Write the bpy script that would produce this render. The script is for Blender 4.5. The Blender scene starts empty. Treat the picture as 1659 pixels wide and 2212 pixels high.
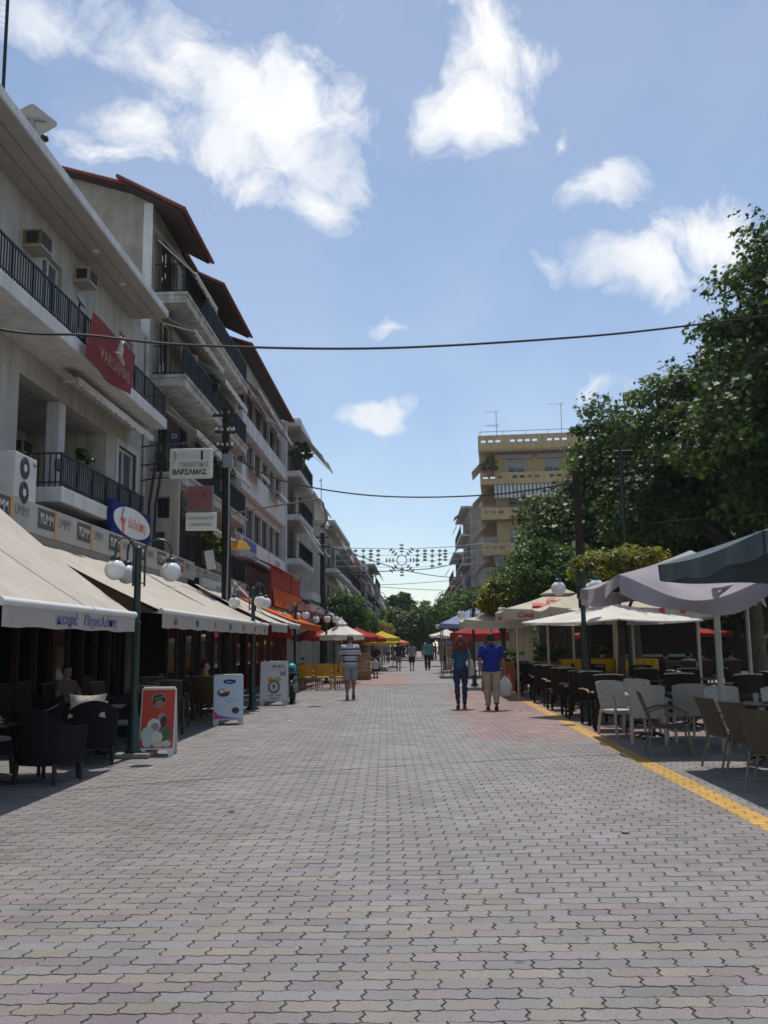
import bpy, math, random
import numpy as np
from mathutils import Vector, Matrix, Euler
random.seed(7)
SC = bpy.context.scene
COL = SC.collection
R = math.radians

# ---------------------------------------------------------------- camera
W0, H0, FPX = 1659.0, 2212.0, 1980.0          # layout units of the study sheet
VPX, VPY, ROLL = 897.0, 1393.0, 0.012         # street vanishing point, roll
CAMH = 1.55
_dx, _dy = VPX - W0 / 2, -(VPY - H0 / 2)
_ux = _dx * math.cos(ROLL) + _dy * math.sin(ROLL)
_uy = -_dx * math.sin(ROLL) + _dy * math.cos(ROLL)
PITCH = math.atan(-_uy / FPX)
YAW = math.atan(_ux * math.cos(PITCH) / FPX)
_F = Vector((-math.sin(YAW) * math.cos(PITCH), math.cos(YAW) * math.cos(PITCH), math.sin(PITCH)))
_R0 = Vector((math.cos(YAW), math.sin(YAW), 0))
_U0 = _R0.cross(_F)
_RT = _R0 * math.cos(ROLL) - _U0 * math.sin(ROLL)
_UP = _U0 * math.cos(ROLL) + _R0 * math.sin(ROLL)
CAMP = Vector((0, 0, CAMH))
cam_d = bpy.data.cameras.new('camera')
cam_d.sensor_fit = 'HORIZONTAL'
cam_d.sensor_width = 36.0
cam_d.lens = 36.0 * FPX / W0
SC.cycles.filter_width = 1.6
cam_d.clip_start = 0.05
cam_d.clip_end = 3000
cam = bpy.data.objects.new('camera', cam_d)
COL.objects.link(cam)
_m = Matrix((_RT, _UP, -_F)).transposed().to_4x4()
_m.translation = CAMP
cam.matrix_world = _m
SC.camera = cam

def ray(x, y):
    return _F + _RT * ((x - W0 / 2) / FPX) - _UP * ((y - H0 / 2) / FPX)
def at(x, y, Y):          # point on the street grid at street depth Y
    d = ray(x, y); return CAMP + d * (Y / d.y)
def atX(x, y, X):         # point on the wall plane X
    d = ray(x, y); return CAMP + d * (X / d.x)
def G(x, y, z=0.0):       # point on the ground
    d = ray(x, y); return CAMP + d * ((z - CAMH) / d.z)
def proj(p):
    q = Vector(p) - CAMP; w = q.dot(_F)
    return (W0 / 2 + FPX * q.dot(_RT) / w, H0 / 2 - FPX * q.dot(_UP) / w)

# ---------------------------------------------------------------- sky, sun, exposure
SUN_EL, SUN_AZ = R(69), R(4)                  # azimuth from +Y towards +X
SC.view_settings.view_transform = 'Standard'
SC.view_settings.look = 'None'
SC.view_settings.exposure = 0.08
SC.view_settings.gamma = 1.0
world = bpy.data.worlds.new('World')
SC.world = world
world.use_nodes = True
_nt = world.node_tree
_nt.nodes.clear()
def _n(nt, t, **kw):
    n = nt.nodes.new(t)
    for k, v in kw.items(): setattr(n, k, v)
    return n
def wmath(op, a, b=None, c=None, clamp=False):
    n = _n(_nt, 'ShaderNodeMath', operation=op); n.use_clamp = clamp
    for i, s in enumerate((a, b, c)):
        if s is None: continue
        if isinstance(s, (int, float)): n.inputs[i].default_value = s
        else: _nt.links.new(s, n.inputs[i])
    return n.outputs[0]
sky = _n(_nt, 'ShaderNodeTexSky', sky_type='NISHITA')
sky.sun_disc = False
sky.sun_elevation = SUN_EL
sky.sun_rotation = SUN_AZ
sky.altitude = 50
sky.air_density = 1.0
sky.dust_density = 0.15
sky.ozone_density = 1.2
bg_sky = _n(_nt, 'ShaderNodeBackground'); bg_sky.inputs[1].default_value = 0.120
_nt.links.new(sky.outputs[0], bg_sky.inputs[0])
tc = _n(_nt, 'ShaderNodeTexCoord')
DIRV = tc.outputs['Generated']
# cumulus banks, each a direction in the sky with an angular width, height and weight (px of the study sheet)
BANKS = [(330, 150, 200, 120, -38, .98), (290, 280, 150, 80, -35, .66), (500, 330, 200, 110, -30, .8), (540, 200, 290, 165, -28, 1.0), (660, 330, 210, 120, -35, 1.0), (400, 110, 170, 120, -40, 1.0), (690, 450, 120, 100, -60, .85),
         (570, 420, 190, 90, -30, .75), (90, 40, 130, 80, -35, .8), (250, 240, 100, 45, -40, .5), (240, 340, 120, 50, -30, .42),
         (770, 200, 50, 40, -40, .35), (470, 470, 90, 40, -35, .5), (1050, 110, 115, 110, 60, .9), (1020, 250, 110, 90, 20, .92), (970, 20, 80, 45, 0, .75),
         (1140, 120, 60, 90, 80, .6), (1330, 380, 135, 76, 20, .92), (1205, 265, 28, 40, 0, .6), (1380, 590, 165, 76, -8, 1.0),
         (1560, 510, 150, 120, -10, 1.0), (1480, 600, 130, 50, 10, .7), (1180, 590, 60, 45, -40, .5), (820, 878, 100, 30, 0, .88), (830, 700, 60, 16, 0, .45), (740, 700, 30, 14, 0, .4),
         (1290, 856, 60, 20, 0, .5), (1390, 855, 45, 20, 0, .5), (1040, 912, 60, 18, 0, .45), (770, 1135, 50, 22, 0, .4), (1150, 690, 60, 20, 0, .3), (690, 655, 40, 14, 0, .25)]
field = None
nz_w = _n(_nt, 'ShaderNodeTexNoise'); nz_w.inputs['Scale'].default_value = 9; nz_w.inputs['Detail'].default_value = 4
_nt.links.new(DIRV, nz_w.inputs['Vector'])
wsub = _n(_nt, 'ShaderNodeVectorMath', operation='SUBTRACT'); wsub.inputs[1].default_value = (.5, .5, .5)
_nt.links.new(nz_w.outputs['Color'], wsub.inputs[0])
wsc = _n(_nt, 'ShaderNodeVectorMath', operation='SCALE'); wsc.inputs['Scale'].default_value = 0.10
_nt.links.new(wsub.outputs[0], wsc.inputs[0])
wadd = _n(_nt, 'ShaderNodeVectorMath', operation='ADD')
_nt.links.new(DIRV, wadd.inputs[0]); _nt.links.new(wsc.outputs[0], wadd.inputs[1])
WARP = wadd.outputs[0]
for (bx_, by_, rw, rh, tilt, wgt) in BANKS:
    d = ray(bx_, by_).normalized()
    ex = ray(bx_ + 40 * math.cos(R(-tilt)), by_ + 40 * math.sin(R(-tilt))).normalized() - d
    ex = (ex - d * ex.dot(d)).normalized()
    ez = ex.cross(d)
    k = (ray(bx_, by_).length)
    mp = _n(_nt, 'ShaderNodeMapping', vector_type='TEXTURE')
    mp.inputs['Location'].default_value = d
    mp.inputs['Rotation'].default_value = Matrix((ex, d, ez)).transposed().to_euler()
    mp.inputs['Scale'].default_value = (rw / FPX / k * 1.30, 0.5, rh / FPX / k * 1.30)
    _nt.links.new(WARP, mp.inputs['Vector'])
    ln = _n(_nt, 'ShaderNodeVectorMath', operation='LENGTH')
    _nt.links.new(mp.outputs[0], ln.inputs[0])
    f = wmath('MULTIPLY', wmath('SUBTRACT', 1.0, ln.outputs['Value'], clamp=True), wgt)
    field = f if field is None else wmath('SMOOTH_MAX', field, f, 0.12)
# the same kind of broken cumulus goes on all round, outside the view
nz_g = _n(_nt, 'ShaderNodeTexNoise'); nz_g.inputs['Scale'].default_value = 2.6; nz_g.inputs['Detail'].default_value = 3
_nt.links.new(DIRV, nz_g.inputs['Vector'])
gen = wmath('MULTIPLY', wmath('SUBTRACT', nz_g.outputs['Fac'], 0.57, clamp=True), 3.6)
dt = _n(_nt, 'ShaderNodeVectorMath', operation='DOT_PRODUCT'); dt.inputs[1].default_value = _F
_nt.links.new(DIRV, dt.inputs[0])
away = _n(_nt, 'ShaderNodeMapRange'); away.inputs['From Min'].default_value = 0.80; away.inputs['From Max'].default_value = 0.70
_nt.links.new(dt.outputs['Value'], away.inputs['Value'])
field = wmath('MAXIMUM', field, wmath('MULTIPLY', gen, away.outputs[0]))
nz_d = _n(_nt, 'ShaderNodeTexNoise'); nz_d.inputs['Scale'].default_value = 7.5; nz_d.inputs['Detail'].default_value = 11; nz_d.inputs['Roughness'].default_value = 0.68
nz_d.inputs['Distortion'].default_value = 0.35
_nt.links.new(WARP, nz_d.inputs['Vector'])
dens = wmath('ADD', field, wmath('MULTIPLY', wmath('SUBTRACT', nz_d.outputs['Fac'], 0.5), 2.1))
alpha = _n(_nt, 'ShaderNodeMapRange', interpolation_type='SMOOTHSTEP')
alpha.inputs['From Min'].default_value = 0.12; alpha.inputs['From Max'].default_value = 0.88
_nt.links.new(dens, alpha.inputs['Value'])
gate = wmath('MULTIPLY', field, 7.0, clamp=True)
mask = wmath('MULTIPLY', alpha.outputs[0], gate)
shade = _n(_nt, 'ShaderNodeTexNoise'); shade.inputs['Scale'].default_value = 6; shade.inputs['Detail'].default_value = 6
_nt.links.new(WARP, shade.inputs['Vector'])
cr = _n(_nt, 'ShaderNodeValToRGB')
cr.color_ramp.elements[0].position = .36; cr.color_ramp.elements[0].color = (.70, .76, .86, 1)
cr.color_ramp.elements[1].position = .58; cr.color_ramp.elements[1].color = (1, 1, 1, 1)
_nt.links.new(shade.outputs['Fac'], cr.inputs[0])
bg_c = _n(_nt, 'ShaderNodeBackground'); bg_c.inputs[1].default_value = 1.0
_nt.links.new(cr.outputs[0], bg_c.inputs[0])
mx = _n(_nt, 'ShaderNodeMixShader')
_nt.links.new(wmath('MAXIMUM', wmath('MULTIPLY', mask, 0.96), 0.15), mx.inputs[0]); _nt.links.new(bg_sky.outputs[0], mx.inputs[1]); _nt.links.new(bg_c.outputs[0], mx.inputs[2])
world.cycles.sampling_method = 'MANUAL'; world.cycles.sample_map_resolution = 512
wo = _n(_nt, 'ShaderNodeOutputWorld'); _nt.links.new(mx.outputs[0], wo.inputs[0])

sun_d = bpy.data.lights.new('sun', 'SUN')
sun_d.energy = 3.7; sun_d.angle = R(0.53); sun_d.color = (1.0, 0.955, 0.88)
sun = bpy.data.objects.new('sun', sun_d); COL.objects.link(sun)
_sd = Vector((math.sin(SUN_AZ) * math.cos(SUN_EL), math.cos(SUN_AZ) * math.cos(SUN_EL), math.sin(SUN_EL)))
sun.rotation_euler = (-_sd).to_track_quat('-Z', 'Y').to_euler()
sun.location = _sd * 60

# ---------------------------------------------------------------- materials
MATS = {}
def mat(name, col, rough=.75, var=.12, scale=6.0, bump=0.0, bscale=60.0, metal=0.0, spec=.35, streak=0.0, coat=0.0, dirt=None):
    if name in MATS: return MATS[name]
    m = bpy.data.materials.new(name); m.use_nodes = True
    nt = m.node_tree; b = nt.nodes['Principled BSDF']
    b.inputs['Roughness'].default_value = rough; b.inputs['Metallic'].default_value = metal
    b.inputs['Specular IOR Level'].default_value = spec
    if coat: b.inputs['Coat Weight'].default_value = coat
    c = nt.nodes.new('ShaderNodeTexCoord')
    src = None
    if var:
        nz = _n(nt, 'ShaderNodeTexNoise'); nz.inputs['Scale'].default_value = scale; nz.inputs['Detail'].default_value = 7; nz.inputs['Roughness'].default_value = .62
        nt.links.new(c.outputs['Object'], nz.inputs['Vector'])
        mr = _n(nt, 'ShaderNodeMapRange'); mr.inputs['From Min'].default_value = .3; mr.inputs['From Max'].default_value = .7
        mr.inputs['To Min'].default_value = 1 - var; mr.inputs['To Max'].default_value = 1 + var
        nt.links.new(nz.outputs['Fac'], mr.inputs['Value'])
        val = mr.outputs[0]
        if streak:
            mp = _n(nt, 'ShaderNodeMapping'); mp.inputs['Scale'].default_value = (2.2, 2.2, .22)
            nt.links.new(c.outputs['Object'], mp.inputs['Vector'])
            n2 = _n(nt, 'ShaderNodeTexNoise'); n2.inputs['Scale'].default_value = 1.6; n2.inputs['Detail'].default_value = 8; n2.inputs['Roughness'].default_value = .7
            nt.links.new(mp.outputs[0], n2.inputs['Vector'])
            m2 = _n(nt, 'ShaderNodeMapRange'); m2.inputs['From Min'].default_value = .42; m2.inputs['From Max'].default_value = .68
            m2.inputs['To Min'].default_value = 1; m2.inputs['To Max'].default_value = 1 - streak
            nt.links.new(n2.outputs['Fac'], m2.inputs['Value'])
            mm = _n(nt, 'ShaderNodeMath', operation='MULTIPLY'); nt.links.new(val, mm.inputs[0]); nt.links.new(m2.outputs[0], mm.inputs[1]); val = mm.outputs[0]
        vm = _n(nt, 'ShaderNodeVectorMath', operation='SCALE'); vm.inputs[0].default_value = col[:3]
        nt.links.new(val, vm.inputs['Scale'])
        src = vm.outputs[0]
        if dirt:
            n3 = _n(nt, 'ShaderNodeTexNoise'); n3.inputs['Scale'].default_value = 1.1; n3.inputs['Detail'].default_value = 9; n3.inputs['Roughness'].default_value = .72
            nt.links.new(c.outputs['Object'], n3.inputs['Vector'])
            m3 = _n(nt, 'ShaderNodeMapRange'); m3.inputs['From Min'].default_value = .5; m3.inputs['From Max'].default_value = .72
            nt.links.new(n3.outputs['Fac'], m3.inputs['Value'])
            mix = _n(nt, 'ShaderNodeMix', data_type='RGBA'); mix.inputs['B'].default_value = (*dirt, 1)
            nt.links.new(m3.outputs[0], mix.inputs['Factor']); nt.links.new(src, mix.inputs['A']); src = mix.outputs['Result']
        nt.links.new(src, b.inputs['Base Color'])
    else:
        b.inputs['Base Color'].default_value = (*col[:3], 1)
    if bump:
        nb = _n(nt, 'ShaderNodeTexNoise'); nb.inputs['Scale'].default_value = bscale; nb.inputs['Detail'].default_value = 4
        nt.links.new(c.outputs['Object'], nb.inputs['Vector'])
        bp = _n(nt, 'ShaderNodeBump'); bp.inputs['Strength'].default_value = bump; bp.inputs['Distance'].default_value = .02
        nt.links.new(nb.outputs['Fac'], bp.inputs['Height']); nt.links.new(bp.outputs[0], b.inputs['Normal'])
    MATS[name] = m
    return m

def cloth(name, col, trans=.25, var=.07, rough=.9, scale=1.5, bump=.0):
    """woven awning fabric: diffuse with some light coming through"""
    if name in MATS: return MATS[name]
    m = mat(name, col, rough, var * 1.6, scale, bump, spec=.15, streak=.10)
    nt = m.node_tree; b = nt.nodes['Principled BSDF']; out = nt.nodes['Material Output']
    tr = _n(nt, 'ShaderNodeBsdfTranslucent')
    src = b.inputs['Base Color'].links
    if src: nt.links.new(src[0].from_socket, tr.inputs[0])
    else: tr.inputs[0].default_value = (*col[:3], 1)
    mxs = _n(nt, 'ShaderNodeMixShader'); mxs.inputs[0].default_value = trans
    nt.links.new(b.outputs[0], mxs.inputs[1]); nt.links.new(tr.outputs[0], mxs.inputs[2]); nt.links.new(mxs.outputs[0], out.inputs[0])
    return m

def wicker(name, col, rough=.65, sc=70.0):
    if name in MATS: return MATS[name]
    m = mat(name, col, rough, .1, 8, spec=.18)
    nt = m.node_tree; b = nt.nodes['Principled BSDF']
    c = nt.nodes.new('ShaderNodeTexCoord')
    w1 = _n(nt, 'ShaderNodeTexWave', bands_direction='Z'); w1.inputs['Scale'].default_value = sc / 4; w1.inputs['Distortion'].default_value = 1.2
    w2 = _n(nt, 'ShaderNodeTexWave', bands_direction='DIAGONAL'); w2.inputs['Scale'].default_value = sc / 8; w2.inputs['Distortion'].default_value = 1.0
    nt.links.new(c.outputs['Object'], w1.inputs['Vector']); nt.links.new(c.outputs['Object'], w2.inputs['Vector'])
    mm = _n(nt, 'ShaderNodeMath', operation='MULTIPLY'); nt.links.new(w1.outputs['Fac'], mm.inputs[0]); nt.links.new(w2.outputs['Fac'], mm.inputs[1])
    bp = _n(nt, 'ShaderNodeBump'); bp.inputs['Strength'].default_value = .6; bp.inputs['Distance'].default_value = .006
    nt.links.new(mm.outputs[0], bp.inputs['Height']); nt.links.new(bp.outputs[0], b.inputs['Normal'])
    return m

def attr_mat(name, rough=.62):
    """paving stone: colour of each stone from the stone itself, with speckle and stain"""
    m = bpy.data.materials.new(name); m.use_nodes = True
    nt = m.node_tree; b = nt.nodes['Principled BSDF']
    b.inputs['Roughness'].default_value = rough; b.inputs['Specular IOR Level'].default_value = .55
    a = _n(nt, 'ShaderNodeAttribute', attribute_name='Col')
    g = _n(nt, 'ShaderNodeNewGeometry')
    nz = _n(nt, 'ShaderNodeTexNoise'); nz.inputs['Scale'].default_value = 130; nz.inputs['Detail'].default_value = 3
    nt.links.new(g.outputs['Position'], nz.inputs['Vector'])
    sp = _n(nt, 'ShaderNodeMapRange'); sp.inputs['From Min'].default_value = .33; sp.inputs['From Max'].default_value = .70; sp.inputs['To Min'].default_value = .62; sp.inputs['To Max'].default_value = 1.42
    nt.links.new(nz.outputs['Fac'], sp.inputs['Value'])
    vo = _n(nt, 'ShaderNodeTexVoronoi'); vo.inputs['Scale'].default_value = 85
    nt.links.new(g.outputs['Position'], vo.inputs['Vector'])
    ch = _n(nt, 'ShaderNodeMapRange'); ch.inputs['From Min'].default_value = .13; ch.inputs['From Max'].default_value = .05; ch.inputs['To Max'].default_value = .75
    nt.links.new(vo.outputs['Distance'], ch.inputs['Value'])
    nzc = _n(nt, 'ShaderNodeTexNoise'); nzc.inputs['Scale'].default_value = 3.5; nzc.inputs['Detail'].default_value = 2
    nt.links.new(g.outputs['Position'], nzc.inputs['Vector'])
    chm = _n(nt, 'ShaderNodeMapRange'); chm.inputs['From Min'].default_value = .45; chm.inputs['From Max'].default_value = .62
    nt.links.new(nzc.outputs['Fac'], chm.inputs['Value'])
    chx = _n(nt, 'ShaderNodeMath', operation='MULTIPLY'); nt.links.new(ch.outputs[0], chx.inputs[0]); nt.links.new(chm.outputs[0], chx.inputs[1])
    n2 = _n(nt, 'ShaderNodeTexNoise'); n2.inputs['Scale'].default_value = .55; n2.inputs['Detail'].default_value = 8; n2.inputs['Roughness'].default_value = .65
    nt.links.new(g.outputs['Position'], n2.inputs['Vector'])
    st = _n(nt, 'ShaderNodeMapRange'); st.inputs['From Min'].default_value = .3; st.inputs['From Max'].default_value = .7; st.inputs['To Min'].default_value = .84; st.inputs['To Max'].default_value = 1.12
    nt.links.new(n2.outputs['Fac'], st.inputs['Value'])
    mm = _n(nt, 'ShaderNodeMath', operation='MULTIPLY'); nt.links.new(sp.outputs[0], mm.inputs[0]); nt.links.new(st.outputs[0], mm.inputs[1])
    vm = _n(nt, 'ShaderNodeVectorMath', operation='SCALE'); nt.links.new(a.outputs['Color'], vm.inputs[0]); nt.links.new(mm.outputs[0], vm.inputs['Scale'])
    gv = _n(nt, 'ShaderNodeTexVoronoi'); gv.inputs['Scale'].default_value = 2.3      # trodden-in gum and drip spots
    nt.links.new(g.outputs['Position'], gv.inputs['Vector'])
    gm_ = _n(nt, 'ShaderNodeMapRange'); gm_.inputs['From Min'].default_value = .045; gm_.inputs['From Max'].default_value = .075; gm_.inputs['To Min'].default_value = .55
    nt.links.new(gv.outputs['Distance'], gm_.inputs['Value'])
    mpw = _n(nt, 'ShaderNodeMapping'); mpw.inputs['Scale'].default_value = (1.0, .22, 1); nt.links.new(g.outputs['Position'], mpw.inputs['Vector'])
    n4 = _n(nt, 'ShaderNodeTexNoise'); n4.inputs['Scale'].default_value = .9; n4.inputs['Detail'].default_value = 6; n4.inputs['Roughness'].default_value = .7
    nt.links.new(mpw.outputs[0], n4.inputs['Vector'])
    wr_ = _n(nt, 'ShaderNodeMapRange'); wr_.inputs['From Min'].default_value = .3; wr_.inputs['From Max'].default_value = .72; wr_.inputs['To Min'].default_value = 1.12; wr_.inputs['To Max'].default_value = .80
    nt.links.new(n4.outputs['Fac'], wr_.inputs['Value'])
    m5 = _n(nt, 'ShaderNodeMath', operation='MULTIPLY'); nt.links.new(gm_.outputs[0], m5.inputs[0]); nt.links.new(wr_.outputs[0], m5.inputs[1])
    m6 = _n(nt, 'ShaderNodeMath', operation='MULTIPLY'); nt.links.new(m5.outputs[0], m6.inputs[0]); nt.links.new(mm.outputs[0], m6.inputs[1]); nt.links.new(m6.outputs[0], vm.inputs['Scale'])
    mix = _n(nt, 'ShaderNodeMix', data_type='RGBA'); mix.inputs['B'].default_value = (.5, .49, .45, 1)
    nt.links.new(chx.outputs[0], mix.inputs['Factor']); nt.links.new(vm.outputs[0], mix.inputs['A'])
    nt.links.new(mix.outputs['Result'], b.inputs['Base Color'])
    bp = _n(nt, 'ShaderNodeBump'); bp.inputs['Strength'].default_value = .35; bp.inputs['Distance'].default_value = .004
    nt.links.new(nz.outputs['Fac'], bp.inputs['Height']); nt.links.new(bp.outputs[0], b.inputs['Normal'])
    MATS[name] = m
    return m

def leaf_mat(name, c1, c2, trans=.42, rough=.5):
    m = bpy.data.materials.new(name); m.use_nodes = True
    nt = m.node_tree; b = nt.nodes['Principled BSDF']; out = nt.nodes['Material Output']
    b.inputs['Roughness'].default_value = rough; b.inputs['Specular IOR Level'].default_value = .4
    a = _n(nt, 'ShaderNodeAttribute', attribute_name='Col')
    mix = _n(nt, 'ShaderNodeMix', data_type='RGBA'); mix.inputs['A'].default_value = (*c1, 1); mix.inputs['B'].default_value = (*c2, 1)
    nt.links.new(a.outputs['Fac'], mix.inputs['Factor']); nt.links.new(mix.outputs['Result'], b.inputs['Base Color'])
    tr = _n(nt, 'ShaderNodeBsdfTranslucent')
    br = _n(nt, 'ShaderNodeMix', data_type='RGBA', blend_type='MULTIPLY'); br.inputs['Factor'].default_value = 1; br.inputs['B'].default_value = (1.25, 1.35, .55, 1)
    nt.links.new(mix.outputs['Result'], br.inputs['A']); nt.links.new(br.outputs['Result'], tr.inputs[0])
    ms = _n(nt, 'ShaderNodeMixShader'); ms.inputs[0].default_value = trans
    nt.links.new(b.outputs[0], ms.inputs[1]); nt.links.new(tr.outputs[0], ms.inputs[2]); nt.links.new(ms.outputs[0], out.inputs[0])
    MATS[name] = m
    return m

# ---------------------------------------------------------------- mesh helpers
class MB:
    def __init__(s, M=None): s.v = []; s.f = []; s.M = M
    def add(s, vs, fs):
        o = len(s.v)
        if s.M is not None: vs = [s.M @ Vector(p) for p in vs]
        s.v += [tuple(p) for p in vs]; s.f += [tuple(i + o for i in f) for f in fs]
        return s
    def bx(s, x0, x1, y0, y1, z0, z1):
        x0, x1 = min(x0, x1), max(x0, x1); y0, y1 = min(y0, y1), max(y0, y1); z0, z1 = min(z0, z1), max(z0, z1)
        return s.add([(x0, y0, z0), (x1, y0, z0), (x1, y1, z0), (x0, y1, z0), (x0, y0, z1), (x1, y0, z1), (x1, y1, z1), (x0, y1, z1)],
                     [(0, 3, 2, 1), (4, 5, 6, 7), (0, 1, 5, 4), (1, 2, 6, 5), (2, 3, 7, 6), (3, 0, 4, 7)])
    def obox(s, c, size, rot=(0, 0, 0)):
        e = Euler(rot).to_matrix(); h = [k / 2 for k in size]; c = Vector(c)
        vs = [c + e @ Vector((sx * h[0], sy * h[1], sz * h[2])) for sz in (-1, 1) for sx, sy in ((-1, -1), (1, -1), (1, 1), (-1, 1))]
        return s.add(vs, [(0, 3, 2, 1), (4, 5, 6, 7), (0, 1, 5, 4), (1, 2, 6, 5), (2, 3, 7, 6), (3, 0, 4, 7)])
    def rings(s, rings, cap=True, closed=False):
        n = len(rings[0]); vs = [p for r in rings for p in r]; fs = []
        m = len(rings)
        for i in range(m if closed else m - 1):
            for j in range(n):
                a = i * n + j; b = i * n + (j + 1) % n; c = ((i + 1) % m) * n + (j + 1) % n; d = ((i + 1) % m) * n + j
                fs.append((a, b, c, d))
        if cap and not closed:
            fs.append(tuple(reversed(range(n)))); fs.append(tuple((m - 1) * n + j for j in range(n)))
        return s.add(vs, fs)
    def tube(s, pts, r, n=8, cap=True, flat=1.0):
        pts = [Vector(p) for p in pts]; rr = r if isinstance(r, (list, tuple)) else [r] * len(pts)
        rings = []; up = None
        for i, p in enumerate(pts):
            t = (pts[min(i + 1, len(pts) - 1)] - pts[max(i - 1, 0)])
            if t.length < 1e-9: t = Vector((0, 0, 1))
            t.normalize()
            if up is None:
                up = Vector((0, 0, 1)) if abs(t.z) < .9 else Vector((1, 0, 0))
            a = t.cross(up)
            if a.length < 1e-6: a = t.cross(Vector((1, 0, 0)))
            a.normalize(); b = a.cross(t).normalized(); up = b
            rings.append([p + a * (rr[i] * math.cos(2 * math.pi * k / n)) + b * (rr[i] * flat * math.sin(2 * math.pi * k / n)) for k in range(n)])
        return s.rings(rings, cap)
    def lathe(s, prof, n=16, c=(0, 0, 0), cap=True):
        c = Vector(c)
        return s.rings([[c + Vector((r * math.cos(2 * math.pi * k / n), r * math.sin(2 * math.pi * k / n), z)) for k in range(n)] for r, z in prof], cap)
    def ell(s, c, r, nu=12, nv=8, rot=None):
        c = Vector(c); e = Euler(rot).to_matrix() if rot else Matrix.Identity(3)
        rings = []
        for i in range(nv + 1):
            th = math.pi * (i / nv) ; th = min(max(th, .06), math.pi - .06)
            rings.append([c + e @ Vector((r[0] * math.sin(th) * math.cos(2 * math.pi * k / nu), r[1] * math.sin(th) * math.sin(2 * math.pi * k / nu), -r[2] * math.cos(th))) for k in range(nu)])
        return s.rings(rings)
    def prism(s, poly, d0, d1, plane='xz'):
        """extrude a 2-D outline; plane xz -> depth along y, xy -> along z, yz -> along x"""
        def P(a, b, d): return {'xz': (a, d, b), 'xy': (a, b, d), 'yz': (d, a, b)}[plane]
        n = len(poly)
        vs = [P(a, b, d0) for a, b in poly] + [P(a, b, d1) for a, b in poly]
        return s.add(vs, [tuple(range(n)), tuple(reversed(range(n, 2 * n)))] + [(i, i + n, (i + 1) % n + n, (i + 1) % n) for i in range(n)])
    def grid(s, fn, nu, nv, thick=None):
        """sheet fn(u,v) -> point, u,v in 0..1; with thickness along thick vector"""
        vs = [Vector(fn(i / nu, j / nv)) for j in range(nv + 1) for i in range(nu + 1)]; n = nu + 1
        fs = [(j * n + i, j * n + i + 1, (j + 1) * n + i + 1, (j + 1) * n + i) for j in range(nv) for i in range(nu)]
        if thick is not None:
            t = Vector(thick); k = len(vs); vs2 = [p + t for p in vs]
            fs = fs + [tuple(reversed([q + k for q in f])) for f in fs]
            edge = [i for i in range(nu + 1)] + [j * n + nu for j in range(1, nv + 1)] + [nv * n + i for i in range(nu - 1, -1, -1)] + [j * n for j in range(nv - 1, 0, -1)]
            for a, b in zip(edge, edge[1:] + edge[:1]): fs.append((b, a, a + k, b + k))
            vs = vs + vs2
        return s.add(vs, fs)
    def mesh(s, name):
        me = bpy.data.meshes.new(name); me.from_pydata(s.v, [], s.f); me.update()
        return me
    def build(s, name, m, parent=None, smooth=False, bevel=0.0, stuff=False, label=None, fix=True):
        me = s.mesh(name)
        if fix:
            import bmesh as _b
            b = _b.new(); b.from_mesh(me); _b.ops.recalc_face_normals(b, faces=b.faces); b.to_mesh(me); b.free()
        if smooth:
            me.polygons.foreach_set('use_smooth', [True] * len(me.polygons))
        if m is not None: me.materials.append(MATS[m] if isinstance(m, str) else m)
        o = bpy.data.objects.new(name, me); COL.objects.link(o)
        if parent is not None: o.parent = parent
        if bevel:
            bv = o.modifiers.new('bevel', 'BEVEL'); bv.width = bevel; bv.segments = 2; bv.limit_method = 'ANGLE'; bv.angle_limit = R(40)
        if smooth:
            try: me.set_sharp_from_angle(angle=R(42))
            except Exception: pass
        if stuff: o['kind'] = 'stuff'
        if label: o['label'] = label
        return o

def tag(o, label=None, cat=None, group=None, kind=None):
    if label: o['label'] = label
    if cat: o['category'] = cat
    if group: o['group'] = group
    if kind: o['kind'] = kind
    return o
def thing(name, label, cat, loc=(0, 0, 0), rz=0.0, group=None):
    o = bpy.data.objects.new(name, None); COL.objects.link(o)
    o.empty_display_size = .2; o.location = loc; o.rotation_euler = (0, 0, rz)
    return tag(o, label, cat, group)
KIDS = {}
def copy_tree(o, parent=None):
    c = o.copy(); COL.objects.link(c)
    if parent is not None: c.parent = parent
    for ch in list(o.children): copy_tree(ch, c)
    return c
def place(proto, used, loc, rz, label, group=None, scale=None):
    """the first call moves the prototype itself, later calls copy it with all its parts"""
    o = proto if not used else copy_tree(proto)
    used.append(o)
    o.location = loc; o.rotation_euler = (0, 0, rz); o['label'] = label
    if group: o['group'] = group
    if scale: o.scale = scale
    return o
_TM = {}
def text(s, size, m, parent, M, ext=.002, shear=0.0, align='CENTER', name='lettering', width=None, bold=0.0, label=None):
    """flat print: letters lie in the local x-z plane facing -y, then moved by matrix M"""
    key = (s, size, shear, align, ext, bold)
    if key not in _TM:
        cu = bpy.data.curves.new('txt', 'FONT'); cu.body = s; cu.size = size; cu.extrude = ext; cu.shear = shear; cu.align_x = align; cu.align_y = 'CENTER'
        cu.resolution_u = 2; cu.offset = bold
        ob = bpy.data.objects.new('txt', cu)
        me = bpy.data.meshes.new_from_object(ob); bpy.data.objects.remove(ob)
        me.transform(Matrix.Rotation(R(90), 4, 'X'))
        _TM[key] = me
    me = _TM[key].copy(); me.name = name
    if width:
        xs = [v.co.x for v in me.vertices]; w = max(xs) - min(xs)
        me.transform(Matrix.Diagonal((width / w, 1, 1, 1)))
    me.transform(M)
    me.materials.clear(); me.materials.append(MATS[m] if isinstance(m, str) else m)
    o = bpy.data.objects.new(name, me); COL.objects.link(o); o.parent = parent
    if label: o['label'] = label
    return o
def T(x, y, z): return Matrix.Translation((x, y, z))
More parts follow.
